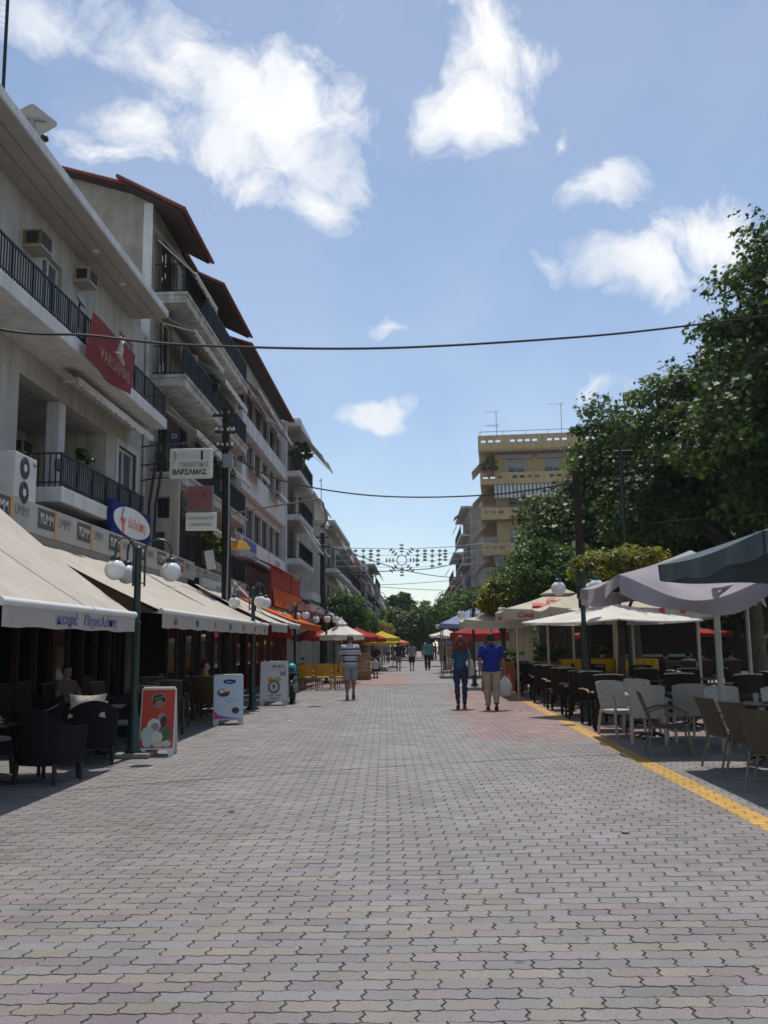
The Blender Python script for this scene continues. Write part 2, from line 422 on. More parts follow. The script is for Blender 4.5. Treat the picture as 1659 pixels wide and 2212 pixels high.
def RZ(a): return Matrix.Rotation(a, 4, 'Z')
ORD = ['first', 'second', 'third', 'fourth', 'fifth', 'sixth', 'seventh', 'eighth', 'ninth', 'tenth', 'eleventh', 'twelfth', 'thirteenth', 'fourteenth', 'fifteenth', 'sixteenth', 'seventeenth', 'eighteenth']
# ================================================================ SETTING: ground and paving
mat('joint', (.085, .078, .07), .95, .2, 30)
mat('far_paving', (.215, .20, .195), .85, .16, .8)
mat('dark_ground', (.14, .135, .125), .9, .15, 1.2)
attr_mat('paver')
MB().bx(-400, 400, -60, 900, -.4, -.03).build('ground', 'dark_ground')['kind'] = 'structure'
MB().bx(10.65, 40, -4, 37.0, -.03, -.004).build('square_paving', 'far_paving')['kind'] = 'structure'
pav = MB().bx(-8.4, 10.65, -4, 37.0, -.03, -.0075).build('paving', 'joint'); pav['kind'] = 'structure'
MB().bx(-8.4, 26, 37.0, 420, -.03, -.004).build('far_street', 'far_paving')['kind'] = 'structure'

TH = 0.032                                     # the courses run a little askew to the street
BL, BWD = 0.233, 0.123
def brick_outline(nl, ends, sh=.0021):
    """interlocking stone, local coords, both long sides wavy, ends kinked"""
    hl, hw = BL / 2, BWD / 2
    def o(u): return .0085 * math.sin(2 * math.pi * u / (BL / 2) + .8)
    def e(v): return .0135 * math.sin(math.pi * v / hw)
    bot = []; top = []
    for i in range(nl + 1):
        u = -hl + BL * i / nl
        bot.append((u + e(-hw), -hw + o(u) + sh)); top.append((u + e(hw), hw + o(u) - sh))
    right = [(hl + e(v) - sh * 2, v + o(hl)) for v in [(-hw + BWD * (k + 1) / (ends + 1)) for k in range(ends)]]
    left = [(-hl + e(v) + sh * 2, v + o(-hl)) for v in [(hw - BWD * (k + 1) / (ends + 1)) for k in range(ends)]]
    bot[0] = (bot[0][0] + sh, bot[0][1]); bot[-1] = (bot[-1][0] - sh, bot[-1][1])
    top[0] = (top[0][0] + sh, top[0][1]); top[-1] = (top[-1][0] - sh, top[-1][1])
    return np.array(bot + right + top[::-1] + left)
def inset(poly, d):
    c = poly.mean(0); v = poly - c
    s = np.abs(v).max(0)
    return c + v * (1 - d / np.maximum(s, .01))
rng = np.random.default_rng(3)
ROWCOL = [np.array((.180, .172, .167)), np.array((.189, .160, .160)), np.array((.200, .174, .152))]
RED = np.array((.250, .168, .152)); YEL = np.array((.50, .285, .055))
def to_world(a, b):
    c, s = math.cos(TH), math.sin(TH); return a * c - b * s, a * s + b * c
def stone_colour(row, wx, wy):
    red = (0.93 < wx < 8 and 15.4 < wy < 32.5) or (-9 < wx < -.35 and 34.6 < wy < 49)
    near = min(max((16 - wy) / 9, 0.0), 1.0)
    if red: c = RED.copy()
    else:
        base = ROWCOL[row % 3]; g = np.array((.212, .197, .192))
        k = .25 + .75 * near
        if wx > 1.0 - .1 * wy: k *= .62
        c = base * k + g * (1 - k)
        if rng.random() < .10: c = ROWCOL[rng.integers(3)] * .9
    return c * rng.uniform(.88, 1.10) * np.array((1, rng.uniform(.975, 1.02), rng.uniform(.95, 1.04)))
S0, S1 = 2.86, 3.10                            # painted guide line
full, clipped, strip = [], [], []
nrow = int(40 / BWD)
for r in range(-14, nrow):
    b = 2.9 + r * BWD
    yc = b
    xl = max(-.453 * yc - 3.2, -8.0); xr = min(.40 * yc + 3.6, 10.6)
    n0 = int(math.floor(xl / BL)); n1 = int(math.ceil(xr / BL))
    for n in range(n0, n1 + 1):
        a = n * BL + (BL / 2 if r % 2 else 0)
        wx, wy = to_world(a, b)
        if wy > 36.6 or wy < 1.3: continue
        item = (a, b, wx, wy, r)
        if abs(wx - S0) < .17 or abs(wx - S1) < .17: clipped.append(item)
        elif S0 < wx < S1: strip.append(item)
        else: full.append(item)
full.sort(key=lambda t: t[3] + .15 * abs(t[2]))
def scale_px(t):
    return t
seen = [t for t in full if -.47 * t[3] < t[2] < .405 * t[3] and t[3] > 3.55]
named = set(id(t) for t in seen[:300])
OUT_HI = brick_outline(6, 2); OUT_LO = brick_outline(2, 1)
def stone_geo(out, ztop, zjit, tilt):
    ins = inset(out, .0026); n = len(out)
    v = np.zeros((2 * n, 3)); v[:n, :2] = ins; v[:n, 2] = ztop + zjit + ins[:, 0] * tilt[0] + ins[:, 1] * tilt[1]; v[n:, :2] = out; v[n:, 2] = -.0085
    return v
def stone_faces(n): return [tuple(range(n))] + [(i, i + n, (i + 1) % n + n, (i + 1) % n) for i in range(n)]
def bake(name, items, m, parent=None):
    """items: (verts Nx3, colour); one mesh"""
    V = np.concatenate([i[0] for i in items]); loops = []; starts = []; tots = []; cols = []
    off = 0; ls = 0; L = []
    for v, c in items:
        n = len(v) // 2
        for f in stone_faces(n):
            # outward order: top counter-clockwise
            starts.append(ls); tots.append(len(f)); ls += len(f); L.extend([k + off for k in f])
        cols.append(np.repeat(np.array([[*c, 1.0]]), len(v), 0)); off += len(v)
    me = bpy.data.meshes.new(name); me.vertices.add(len(V)); me.vertices.foreach_set('co', V.astype(np.float32).ravel())
    me.loops.add(len(L)); me.loops.foreach_set('vertex_index', np.array(L, np.int32))
    me.polygons.add(len(starts)); me.polygons.foreach_set('loop_start', np.array(starts, np.int32)); me.polygons.foreach_set('loop_total', np.array(tots, np.int32))
    me.update(calc_edges=True); me.shade_flat()
    at_ = me.color_attributes.new('Col', 'FLOAT_COLOR', 'POINT'); at_.data.foreach_set('color', np.concatenate(cols).astype(np.float32).ravel())
    me.materials.append(MATS[m])
    o = bpy.data.objects.new(name, me); COL.objects.link(o)
    if parent: o.parent = parent
    return o
def placed(item, out):
    a, b, wx, wy, r = item
    v = stone_geo(out, 0.0, rng.uniform(-.0012, .0014), (rng.normal(0, .005), rng.normal(0, .007)))
    j = TH + rng.normal(0, .006); c, s = math.cos(j), math.sin(j)
    x = v[:, 0] * c - v[:, 1] * s + wx + rng.normal(0, .0008); y = v[:, 0] * s + v[:, 1] * c + wy + rng.normal(0, .0006)
    v[:, 0] = x; v[:, 1] = y
    return v
def clip_x(poly, x, keep_less):
    out = []; n = len(poly)
    for i in range(n):
        p, q = poly[i], poly[(i + 1) % n]
        ip = (p[0] <= x) if keep_less else (p[0] >= x); iq = (q[0] <= x) if keep_less else (q[0] >= x)
        if ip: out.append(p)
        if ip != iq:
            t = (x - p[0]) / (q[0] - p[0]); out.append(p + t * (q - p))
    return np.array(out)
def piece(poly):
    ins = inset(poly, .003); n = len(poly); v = np.zeros((2 * n, 3)); v[:n, :2] = ins; v[n:, :2] = poly; v[n:, 2] = -.0085
    return v
rest, stripe = [], []
# 300 stones nearest the eye are objects of their own and share 24 meshes
VAR = {}
for k in range(3):
    for q in range(10):
        v = stone_geo(OUT_HI, 0, 0, (0, 0)); me = bpy.data.meshes.new('brick')
        me.from_pydata([tuple(p) for p in v], [], stone_faces(len(OUT_HI))); me.update()
        col = ROWCOL[k] * (.84 + .03 * q) * np.array((1, rng.uniform(.97, 1.02), rng.uniform(.94, 1.05)))
        if q in (4, 8): col = ROWCOL[(k + 1) % 3] * .97
        ca = me.color_attributes.new('Col', 'FLOAT_COLOR', 'POINT'); ca.data.foreach_set('color', np.tile([*col, 1.0], len(v)).astype(np.float32))
        me.materials.append(MATS['paver']); VAR[k, q] = me
for t in full:
    if id(t) in named:
        o = bpy.data.objects.new('brick', VAR[t[4] % 3, int(rng.integers(10))]); COL.objects.link(o); o.parent = pav
        o.location = (t[2] + rng.normal(0, .0014), t[3] + rng.normal(0, .0007), rng.uniform(-.0015, .0015))
        o.rotation_euler = (rng.normal(0, .007), rng.normal(0, .005), TH + rng.normal(0, .004) + (math.pi if rng.random() < .5 else 0) * 0)
    else:
        rest.append((placed(t, OUT_HI if t[3] < 14 else OUT_LO), stone_colour(t[4], t[2], t[3])))
for t in strip:
    stripe.append((placed(t, OUT_HI), YEL * rng.uniform(.86, 1.1)))
c_, s_ = math.cos(TH), math.sin(TH)
for t in clipped:
    P = OUT_HI; x = P[:, 0] * c_ - P[:, 1] * s_ + t[2]; y = P[:, 0] * s_ + P[:, 1] * c_ + t[3]; P = np.stack([x, y], 1)
    col = stone_colour(t[4], t[2], t[3])
    for lo, hi, dest, cc in ((None, S0, rest, col), (S0, S1, stripe, YEL * rng.uniform(.86, 1.1)), (S1, None, rest, col)):
        Q = P
        if hi is not None: Q = clip_x(Q, hi, True)
        if lo is not None and len(Q) > 2: Q = clip_x(Q, lo, False)
        if len(Q) > 2 and (Q[:, 0].max() - Q[:, 0].min()) > .006: dest.append((piece(Q), cc))
o = bake('brick_field', rest, 'paver', pav); o['kind'] = 'stuff'
o = bake('guide_line', stripe, 'paver'); tag(o, kind='structure')
mat('yellow_paint', tuple(YEL), .8, .12, 3)
MB().bx(S0, S1, 36.7, 62, -.004, 0.0).build('far_guide_line', 'yellow_paint')['kind'] = 'structure'
mat('red_far', tuple(RED * 1.0), .85, .1, 3)
MB().bx(-7, -.35, 37.1, 49, -.004, 0.0).build('red_paving', 'red_far')['kind'] = 'structure'
# ================================================================ SETTING: buildings
mat('white_wall', (.45, .425, .385), .85, .10, 2.5, .15, 40, streak=.30)
mat('white_trim', (.60, .60, .595), .8, .09, 2, streak=.28)
mat('soffit', (.40, .375, .345), .85, .06, 3)
mat('cream_wall', (.42, .385, .33), .88, .09, 2.0, .15, 40, streak=.38)
mat('old_concrete', (.40, .385, .35), .9, .2, 1.4, .3, 25, streak=.3, dirt=(.26, .25, .225))
mat('stained_trim', (.52, .50, .45), .9, .2, 3, .2, 30, streak=.45, dirt=(.22, .21, .18))
mat('gable', (.30, .275, .235), .92, .2, 1.6, .35, 18, streak=.25, dirt=(.20, .185, .155))
mat('pale_wall', (.52, .50, .47), .88, .1, 2, streak=.35)
mat('pink_wall', (.56, .43, .40), .88, .08, 2, streak=.12)
mat('tan_wall', (.50, .42, .32), .88, .08, 2, streak=.15)
mat('brown_wall', (.27, .235, .20), .9, .12, 2, streak=.15)
mat('yellow_wall', (.50, .375, .20), .85, .08, 1.2, .1, 30, streak=.25)
mat('yellow_dark', (.38, .285, .175), .85, .06, 1.5)
mat('roof_tile', (.15, .032, .024), .75, .22, 4, .3, 20)
mat('eave_dark', (.045, .028, .025), .9, .2, 4)
mat('orange_tile', (.46, .20, .12), .8, .18, 4)
mat('iron', (.018, .018, .020), .5, .2, 8, metal=.3)
mat('grey_metal', (.30, .31, .32), .5, .12, 5, metal=.5)
mat('frame_white', (.66, .66, .64), .5, .06, 4)
mat('frame_dark', (.05, .05, .052), .5, .1, 4)
mat('frame_wood', (.05, .025, .013), .6, .25, 6)
mat('shutter', (.34, .35, .36), .7, .08, 5)
mat('shutter_brown', (.10, .075, .055), .7, .1, 5)
mat('glass', (.012, .015, .018), .06, 0, spec=.6)
mat('glass_blue', (.07, .10, .13), .08, 0, spec=.7)
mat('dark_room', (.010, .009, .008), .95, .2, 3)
mat('panel_grey', (.36, .40, .43), .6, .06, 4, streak=.1)
mat('dark_infill', (.028, .035, .036), .8, .2, 6)
cloth('cream_cloth', (.49, .445, .385), .07)
cloth('white_cloth', (.70, .69, .66), .12)
cloth('grey_cloth', (.24, .24, .245), .15)
cloth('dark_cloth', (.10, .095, .09), .08)
cloth('orange_cloth', (.62, .13, .03), .25)
cloth('red_cloth', (.42, .025, .030), .2)

def wall_holes(mb, x0, x1, z0, z1, holes, y0, y1):
    xs = sorted(set([x0, x1] + [min(max(h[k], x0), x1) for h in holes for k in (0, 1)]))
    for a, b in zip(xs, xs[1:]):
        if b - a < 1e-4: continue
        hs = sorted([(max(h[2], z0), min(h[3], z1)) for h in holes if h[0] <= a + 1e-5 and h[1] >= b - 1e-5])
        z = z0
        for p, q in hs:
            if p > z + 1e-4: mb.bx(a, b, y0, y1, z, p)
            z = max(z, q)
        if z < z1 - 1e-4: mb.bx(a, b, y0, y1, z, z1)
    return mb
def window(parent, x0, x1, z0, z1, fr='frame_white', gl='glass', rec=.10, mull=1, t=.05, shut=None, sill=False, trans=False):
    m = MB(); y0, y1 = rec, rec + .06
    m.bx(x0, x0 + t, y0, y1, z0, z1).bx(x1 - t, x1, y0, y1, z0, z1).bx(x0 + t, x1 - t, y0, y1, z0, z0 + t).bx(x0 + t, x1 - t, y0, y1, z1 - t, z1)
    for k in range(mull):
        c = x0 + (x1 - x0) * (k + 1) / (mull + 1); m.bx(c - t / 2, c + t / 2, y0 - .004, y1 - .004, z0 + t, z1 - t)
    if trans: m.bx(x0 + t, x1 - t, y0 + .003, y1 - .002, z0 + (z1 - z0) * .72, z0 + (z1 - z0) * .72 + t)
    w = m.build('window', fr, parent)
    MB().bx(x0 + t * .5, x1 - t * .5, y0 + .025, y0 + .035, z0 + t * .5, z1 - t * .5).build('pane', gl, w)
    if sill: MB().bx(x0 - .06, x1 + .06, -.07, y0, z0 - .05, z0 - .002).build('sill', 'white_trim', w)
    if shut:
        for s in (0, 1):
            mm = MB(); a = x0 - (x1 - x0) / 2 - .02 if s == 0 else x1 + .02; b = a + (x1 - x0) / 2
            mm.bx(a, a + .05, -.05, -.01, z0, z1).bx(b - .05, b, -.05, -.01, z0, z1).bx(a, b, -.051, -.009, z1 - .05, z1 + .001).bx(a, b, -.051, -.009, z0 - .001, z0 + .05)
            n = max(4, int((z1 - z0) / .09))
            for k in range(n): z = z0 + .06 + (z1 - z0 - .12) * k / n; mm.obox(((a + b) / 2, -.03, z + .03), (b - a - .08, .012, .07), (R(35), 0, 0))
            mm.build('shutter', shut, w)
    return w
def railing(parent, x0, x1, y, z0, h, m='iron', step=.115, r=.009, infill=None, ends=None, name='railing'):
    """bars along x at depth y; ends = depth of the side returns"""
    mb = MB(); zt = z0 + h
    mb.bx(x0, x1, y - .018, y + .018, zt - .03, zt); mb.bx(x0, x1, y - .012, y + .012, z0 + .06, z0 + .085)
    n = max(2, int((x1 - x0) / step))
    for k in range(n + 1):
        x = x0 + (x1 - x0) * k / n; q = r * (1.8 if k % 8 == 0 else 1); mb.bx(x - q, x + q, y - q, y + q, z0 - .02, zt - .012)
    if ends:
        for x in (x0 + .001, x1 - .001):
            mb.bx(x - .016, x + .016, y, ends, zt - .029, zt - .001); mb.bx(x - .011, x + .011, y, ends, z0 + .061, z0 + .084)
            k = int(abs(ends - y) / step)
            for q in range(1, k): yy = y + (ends - y) * q / k; mb.bx(x - r, x + r, yy - r, yy + r, z0 - .02, zt - .012)
    rl = mb.build(name, m, parent, stuff=True)
    if infill:
        MB().bx(x0 + .01, x1 - .01, y + .022, y + .032, z0 + .03, zt - .06).build('infill_panel', infill, rl)
    return rl
def balcony(parent, x0, x1, z, proj_, th=.22, m='white_trim', rail='iron', rh=.95, infill=None, step=.115, lip=.0, y_in=.0, under=None):
    b = MB().bx(x0, x1, -proj_, y_in - .003, z - th, z)
    if lip: b.bx(x0 - .04, x1 + .04, -proj_ - .05, y_in - .004, z - .07, z + .015)
    o = b.build('balcony', m, parent, bevel=.012)
    if under: MB().bx(x0 + .06, x1 - .06, -proj_ + .06, y_in - .03, z - th - .012, z - th - .002).build('soffit_panel', under, o)
    if rail == 'solid':
        s = MB().bx(x0, x1, -proj_ - .002, -proj_ + .10, z + .016, z + rh).bx(x0 + .001, x0 + .10, -proj_ + .10, y_in - .004, z + .016, z + rh).bx(x1 - .10, x1 - .001, -proj_ + .10, y_in - .004, z + .016, z + rh)
        s.build('parapet', m, o)
    elif rail: railing(o, x0 + .03, x1 - .03, -proj_ + .04, z + .01, rh, rail, step, infill=infill, ends=-.02 + y_in)
    return o
def drop_awning(parent, x0, x1, yb, zb, yf, zf, m, val=.16, scallop=True, name='awning'):
    """fabric let down from (yb,zb) at the back to (yf,zf) at the front, with a valance; local frame, -y is outward"""
    nu = max(4, int((x1 - x0) / .25))
    mb = MB(); mb.grid(lambda u, v: (x0 + (x1 - x0) * u, yb + (yf - yb) * v, zb + (zf - zb) * v - .04 * math.sin(math.pi * v) - .008 * math.sin(u * 23)), nu, 5, (0, 0, -.008))
    a = mb.build(name, m, parent, smooth=True)
    n = max(6, int((x1 - x0) / .08))
    vb = MB(); vb.grid(lambda u, v: (x0 + (x1 - x0) * u, yf - .012 - .01 * math.sin(u * (x1 - x0) * 9), zf - .01 - v * (val - (.05 * abs(math.sin(u * (x1 - x0) * 9)) if scallop else .004 * math.sin(u * 17)))), n, 2, (0, .006, 0))
    vb.build('valance', m, a, smooth=True)
    MB().tube([(x0, yf, zf), (x1, yf, zf)], .028, 8).build('front_bar', 'frame_white', a, smooth=True)
    for x in (x0 + .06, x1 - .06): MB().tube([(x, yb + .0, zb - .25), (x, yf + .02, zf - .02)], .014, 6).build('arm', 'frame_white', a)
    return a

# ---- B1: white three-storey house nearest on the left
B1 = thing('apartment_building', 'white three-storey building with long balconies at the left edge of the street', 'building', (-7.2, 8.0, 0), R(90))
L1 = 16.1
holes = [(8.1, 12.9, 4.46, 6.6), (13.75, 15.2, 4.75, 6.5), (8.9, 9.9, 7.4, 9.35), (13.6, 14.7, 7.4, 9.35), (5.0, 6.0, 7.4, 9.3), (4.4, 5.8, 4.75, 6.5), (1.2, 2.4, 4.75, 6.5), (0.3, 15.7, 0.05, 3.25)]
wb = MB(); wall_holes(wb, 0, L1, 0, 10.0, holes, 0, .28); wb.bx(0, .25, .28, 9, 0, 10.0).bx(L1 - .25, L1, .28, 9, 0, 10.0)
wb.build('wall', 'white_wall', B1)
MB().bx(8.0, 13.0, 1.9, 2.0, 4.3, 6.8).bx(8.0, 8.1, .28, 1.9, 4.3, 6.8).bx(12.9, 13.0, .28, 1.9, 4.3, 6.8).bx(8.1, 12.9, .281, 1.9, 6.6, 6.7).build('loggia_wall', 'cream_wall', B1)
MB().bx(8.1, 12.9, .28, 1.9, 4.33, 4.44).build('loggia_floor', 'old_concrete', B1)
MB().bx(10.1, 10.45, .02, .30, 4.44, 6.6).build('column', 'white_trim', B1, bevel=.02)
for a in (8.5, 9.3): 
    w = MB().bx(a, a + .62, 1.84, 1.897, 4.45, 6.05).build('door', 'frame_white', B1)
    MB().bx(a + .09, a + .53, 1.828, 1.838, 4.6, 5.95).build('pane', 'glass', w)
window(B1, 13.75, 15.2, 4.75, 6.5, 'frame_white', 'glass_blue', mull=1)
MB().bx(13.6, 13.75, -.035, 0.05, 4.7, 6.65).bx(15.2, 15.35, -.035, .05, 4.7, 6.65).bx(13.75, 15.2, -.034, .05, 6.5, 6.65).build('window_surround', 'white_trim', B1)
window(B1, 8.9, 9.9, 7.4, 9.35, 'frame_white', 'glass_blue'); window(B1, 13.6, 14.7, 7.4, 9.35, 'frame_white', 'glass'); window(B1, 5.0, 6.0, 7.4, 9.3); window(B1, 4.4, 5.8, 4.75, 6.5, 'frame_white', 'glass'); window(B1, 1.2, 2.4, 4.75, 6.5, 'frame_white', 'glass')
balcony(B1, 8.05, 13.15, 4.45, .9, .28, 'white_trim', 'iron', .62, infill='panel_grey', step=.10)
balcony(B1, 0, 14.75, 7.35, .93, .26, 'white_trim', 'iron', .62, step=.10)
rs = MB().bx(-.2, 14.6, -.95, 9, 10.02, 10.2).build('roof_slab', 'white_trim', B1, bevel=.01)
for a, b in ((-.945, -.66), (-.63, -.36), (-.33, -.005)): MB().bx(-.15, 14.55, a, b, 9.985, 10.017).build('soffit_board', 'soffit', rs)
for x, y in ((10.4, -.5), (12.2, -.5)): MB().lathe([(.02, 9.95), (.075, 9.955), (.08, 9.984)], 14, (x, y, 0)).build('soffit_light', 'frame_white', rs, smooth=True)
MB().tube([(15.75, -.06, 3.2), (15.75, -.06, 9.9)], .05, 8).build('drain_pipe', 'stained_trim', B1, smooth=True)
# old folded awning under the upper balcony
drop_awning(B1, 9.4, 14.6, -.30, 7.06, -.62, 6.86, 'white_cloth', .16)
MB().bx(9.6, 14.4, -.45, -.40, 6.98, 7.03).build('awning_case', 'stained_trim', B1)
# shop fronts under the house: timber and glass set back behind the posts
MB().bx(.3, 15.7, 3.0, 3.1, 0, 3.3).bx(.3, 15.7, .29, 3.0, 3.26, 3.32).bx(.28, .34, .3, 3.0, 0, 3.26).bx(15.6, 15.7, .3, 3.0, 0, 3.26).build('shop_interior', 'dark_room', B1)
for k in range(18):
    x = .5 + k * .86
    MB().bx(x, x + (.18 if k % 4 == 0 else .07), .24, .36, 0, 3.25).build('timber_post', 'frame_wood', B1)
for k in (1, 4, 9, 10, 14): MB().bx(.5 + k * .86 + .09, .5 + k * .86 + .84, .28, .32, 0.05, .95).build('timber_panel', 'frame_wood', B1)
for k in (2, 5, 8, 12, 16): MB().bx(.5 + k * .86 + .09, .5 + k * .86 + .84, .29, .30, 0.9, 2.6).build('shop_pane', 'glass', B1)
MB().bx(.3, 15.7, .235, .365, 2.6, 2.72).build('transom', 'frame_wood', B1)
# flat canopy that carries the shop sign
MB().bx(.5, 16.9, -1.0, -.003, 3.28, 3.42).build('canopy', 'brown_wall', B1)
MB().bx(0, L1 + .2, -.05, -.004, 0, 3.27).build('shade_cladding', 'eave_dark', B1) if False else MB().bx(15.65, L1 + .2, -.05, -.004, 0, 3.27).build('shade_cladding', 'frame_wood', B1)  # added dark panel over the pale pier, under-awning shade put into its colour

# ---- B2: four floors, stained balconies, red eaves
B2 = thing('apartment_building', 'old cream apartment block with stained balconies, bare gable and red tiled eaves', 'building', (-7.2, 24.2, 0), R(90))
L2 = 9.95
FL2 = [3.85, 6.3, 9.05, 11.45]
holes = [(.3, 9.6, 0.05, 3.3)]
for z in FL2: holes += [(1.0, 2.3, z + .05, z + 2.05), (3.3, 4.3, z + .05, z + 2.05), (5.5, 6.9, z + .05, z + 2.05)]
wb = MB(); wall_holes(wb, 0, L2, 0, 14.1, holes, 0, .26); wb.build('wall', 'cream_wall', B2)
g0 = 14.3
MB().prism([(.26, 0), (9.5, 0), (9.5, g0 + 2.7), (.26, g0 - .1)], 0, .25, 'yz').build('gable_wall', 'gable', B2)
MB().bx(-.03, .0, -.004, .26, 7.0, 14.0).build('corner_strip', 'white_trim', B2)
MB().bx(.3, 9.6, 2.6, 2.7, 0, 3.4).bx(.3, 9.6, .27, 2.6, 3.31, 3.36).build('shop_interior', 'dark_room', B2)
for i, z in enumerate(FL2):
    for a, b in ((1.0, 2.3), (3.3, 4.3), (5.5, 6.9)): window(B2, a, b, z + .05, z + 2.05, 'shutter_brown' if i % 2 else 'frame_white', 'glass', mull=1)
    balcony(B2, .25, 9.8, z, .92, .30, 'stained_trim', 'iron', .86, infill='dark_infill', lip=.04, step=.12)
    nz_ = z + (2.45 if i < 3 else 2.0)
drop_awning(B2, .1, 2.9, -.1, 13.25, -1.22, 11.95, 'cream_cloth', .18)
drop_awning(B2, .3, 4.2, -.25, 10.85, -1.18, 10.35, 'cream_cloth', .18)
drop_awning(B2, 4.6, 8.6, -.25, 10.85, -1.15, 10.2, 'white_cloth', .18)
drop_awning(B2, .8, 4.4, -.25, 8.45, -1.15, 7.6, 'white_cloth', .18)
drop_awning(B2, 4.9, 8.8, -.25, 8.45, -1.25, 7.4, 'cream_cloth', .18)
drop_awning(B2, 2.2, 6.2, -.25, 5.8, -1.35, 5.0, 'cream_cloth', .2)
# side return low down facing the camera, with small window and shuttered door
sw = MB(); wall_holes(sw, -.02, .95, 3.4, 6.0, [(.36, .72, 4.95, 5.55), (.30, .60, 3.45, 4.6)], 0, .2)
M_side = Matrix.Rotation(R(-90), 4, 'Z')
sw2 = MB(Matrix(((0, 1, 0, -.25), (-1, 0, 0, 0), (0, 0, 1, 0), (0, 0, 0, 1)))); sw2.add(sw.v, sw.f); sw2.build('side_wall', 'cream_wall', B2)
MB().bx(-.16, -.10, -.74, -.34, 4.93, 5.57).build('side_window', 'shutter', B2)
MB().bx(-.17, -.155, -.70, -.38, 4.99, 5.52).build('side_pane', 'glass', B2)
MB().bx(-.16, -.10, -.61, -.29, 3.42, 4.62).build('side_door', 'shutter_brown', B2)
# eaves
def eave(parent, x0, x1, zf, y_out=-.98, m='roof_tile', rise=.33, back=4.0, ridge=True):
    rf = MB().prism([(y_out, zf), (y_out, zf + .07), (back, zf + .07 + rise * (back - y_out)), (back, zf + rise * (back - y_out))], x0, x1, 'yz').build('roof', m, parent)
    MB().prism([(y_out + .06, zf - .035), (y_out + .06, zf - .004), (back - .2, zf - .006 + rise * (back - .2 - y_out - .06)), (back - .2, zf - .035 + rise * (back - .2 - y_out - .06))], x0 + .03, x1 - .03, 'yz').build('eave_lining', 'eave_dark', rf)
    n = int((x1 - x0) / .22)
    tl = MB()
    for k in range(n):
        x = x0 + .11 + k * .22
        tl.tube([(x, y_out - .05, zf + .07), (x, back, zf + .07 + rise * (back - y_out))], .06, 6)
    tl.build('roof_tiles', m, rf, smooth=True, stuff=True)
    MB().tube([(x0, y_out - .06, zf + .03), (x1, y_out - .06, zf + .03)], .05, 6).build('gutter', 'roof_tile', rf)
    return rf
eave(B2, -.6, 3.05, 13.5, rise=.55, back=.9); eave(B2, 4.65, 9.95, 13.45, rise=.5, back=1.0)
eave(B2, 3.05, 4.65, 13.9, y_out=-.1, rise=.4, back=1.0); eave(B2, -.35, 9.95, 14.35, y_out=.5, rise=.29, back=9.4)

# ---- B3: white office block with ribbon windows
B3 = thing('office_building', 'white office block with ribbon windows and brick-red eave beyond the old balconies', 'building', (-6.75, 34.2, 0), R(90))
L3 = 12.3
bands = [(5.95, 7.2), (8.75, 9.9), (10.7, 12.0)]
holes = []
for z0, z1 in bands:
    for k in range(6): holes.append((.35 + k * 1.95, .35 + k * 1.95 + 1.72, z0, z1))
holes.append((.3, 12.0, .05, 3.2))
wb = MB(); wall_holes(wb, 0, L3, 0, 13.15, holes, 0, .3); wb.bx(0, .3, .3, 8, 0, 13.15).build('wall', 'white_wall', B3)
for z0, z1 in bands:
    for k in range(6): window(B3, .35 + k * 1.95, .35 + k * 1.95 + 1.72, z0, z1, 'frame_dark', 'glass_blue' if (k * 7 + int(z0)) % 3 == 0 else 'glass', .12, mull=1)
for z0, z1 in ((4.95, 5.75), (7.55, 8.6), (9.98, 10.62)): MB().bx(.02, L3 - .5, -.25, -.004, z0, z1).build('spandrel', 'white_trim', B3, bevel=.015)
MB().bx(L3 - .45, L3 - .02, -.28, -.003, 3.3, 12.9).build('corner_pier', 'white_trim', B3)
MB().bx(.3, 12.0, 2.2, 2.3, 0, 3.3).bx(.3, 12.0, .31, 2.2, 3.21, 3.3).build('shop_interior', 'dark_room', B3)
eave(B3, -.1, L3 + .1, 13.15, y_out=-.55, rise=.34)
for x0, z in ((.6, 12.2), (4.6, 12.2), (8.0, 12.2), (1.0, 9.0), (6.6, 9.05), (3.5, 12.2)): drop_awning(B3, x0, x0 + 2.6, -.06, z, -.75, z - .62, 'cream_cloth' if x0 < 3 else 'white_cloth', .14)
sb = MB().bx(.3, 3.0, -.29, -.255, 5.0, 5.7).build('sign_board', 'panel_grey', B3); 
mat('sign_blue', (.10, .14, .36), .7, .05, 3, spec=.15); mat('sign_blue_dk', (.012, .022, .13), .75, .05, 3, spec=.1); mat('sign_white', (.68, .68, .66), .5, .05, 3); mat('ink', (.015, .015, .015), .6, 0)
MB().bx(.3, 3.0, -.296, -.291, 5.3, 5.68).build('sign_face', 'sign_blue', sb)
MB().bx(3.3, 6.2, -.29, -.255, 5.0, 5.7).build('sign_board', 'sign_white', B3)
s3 = MB().bx(6.6, 11.4, -.29, -.255, 5.0, 5.7).build('sign_board', 'sign_white', B3)
text('ΙΑΤΡΕΙΟ', .42, 'sign_blue', s3, T(9.0, -.293, 5.35), bold=.004)

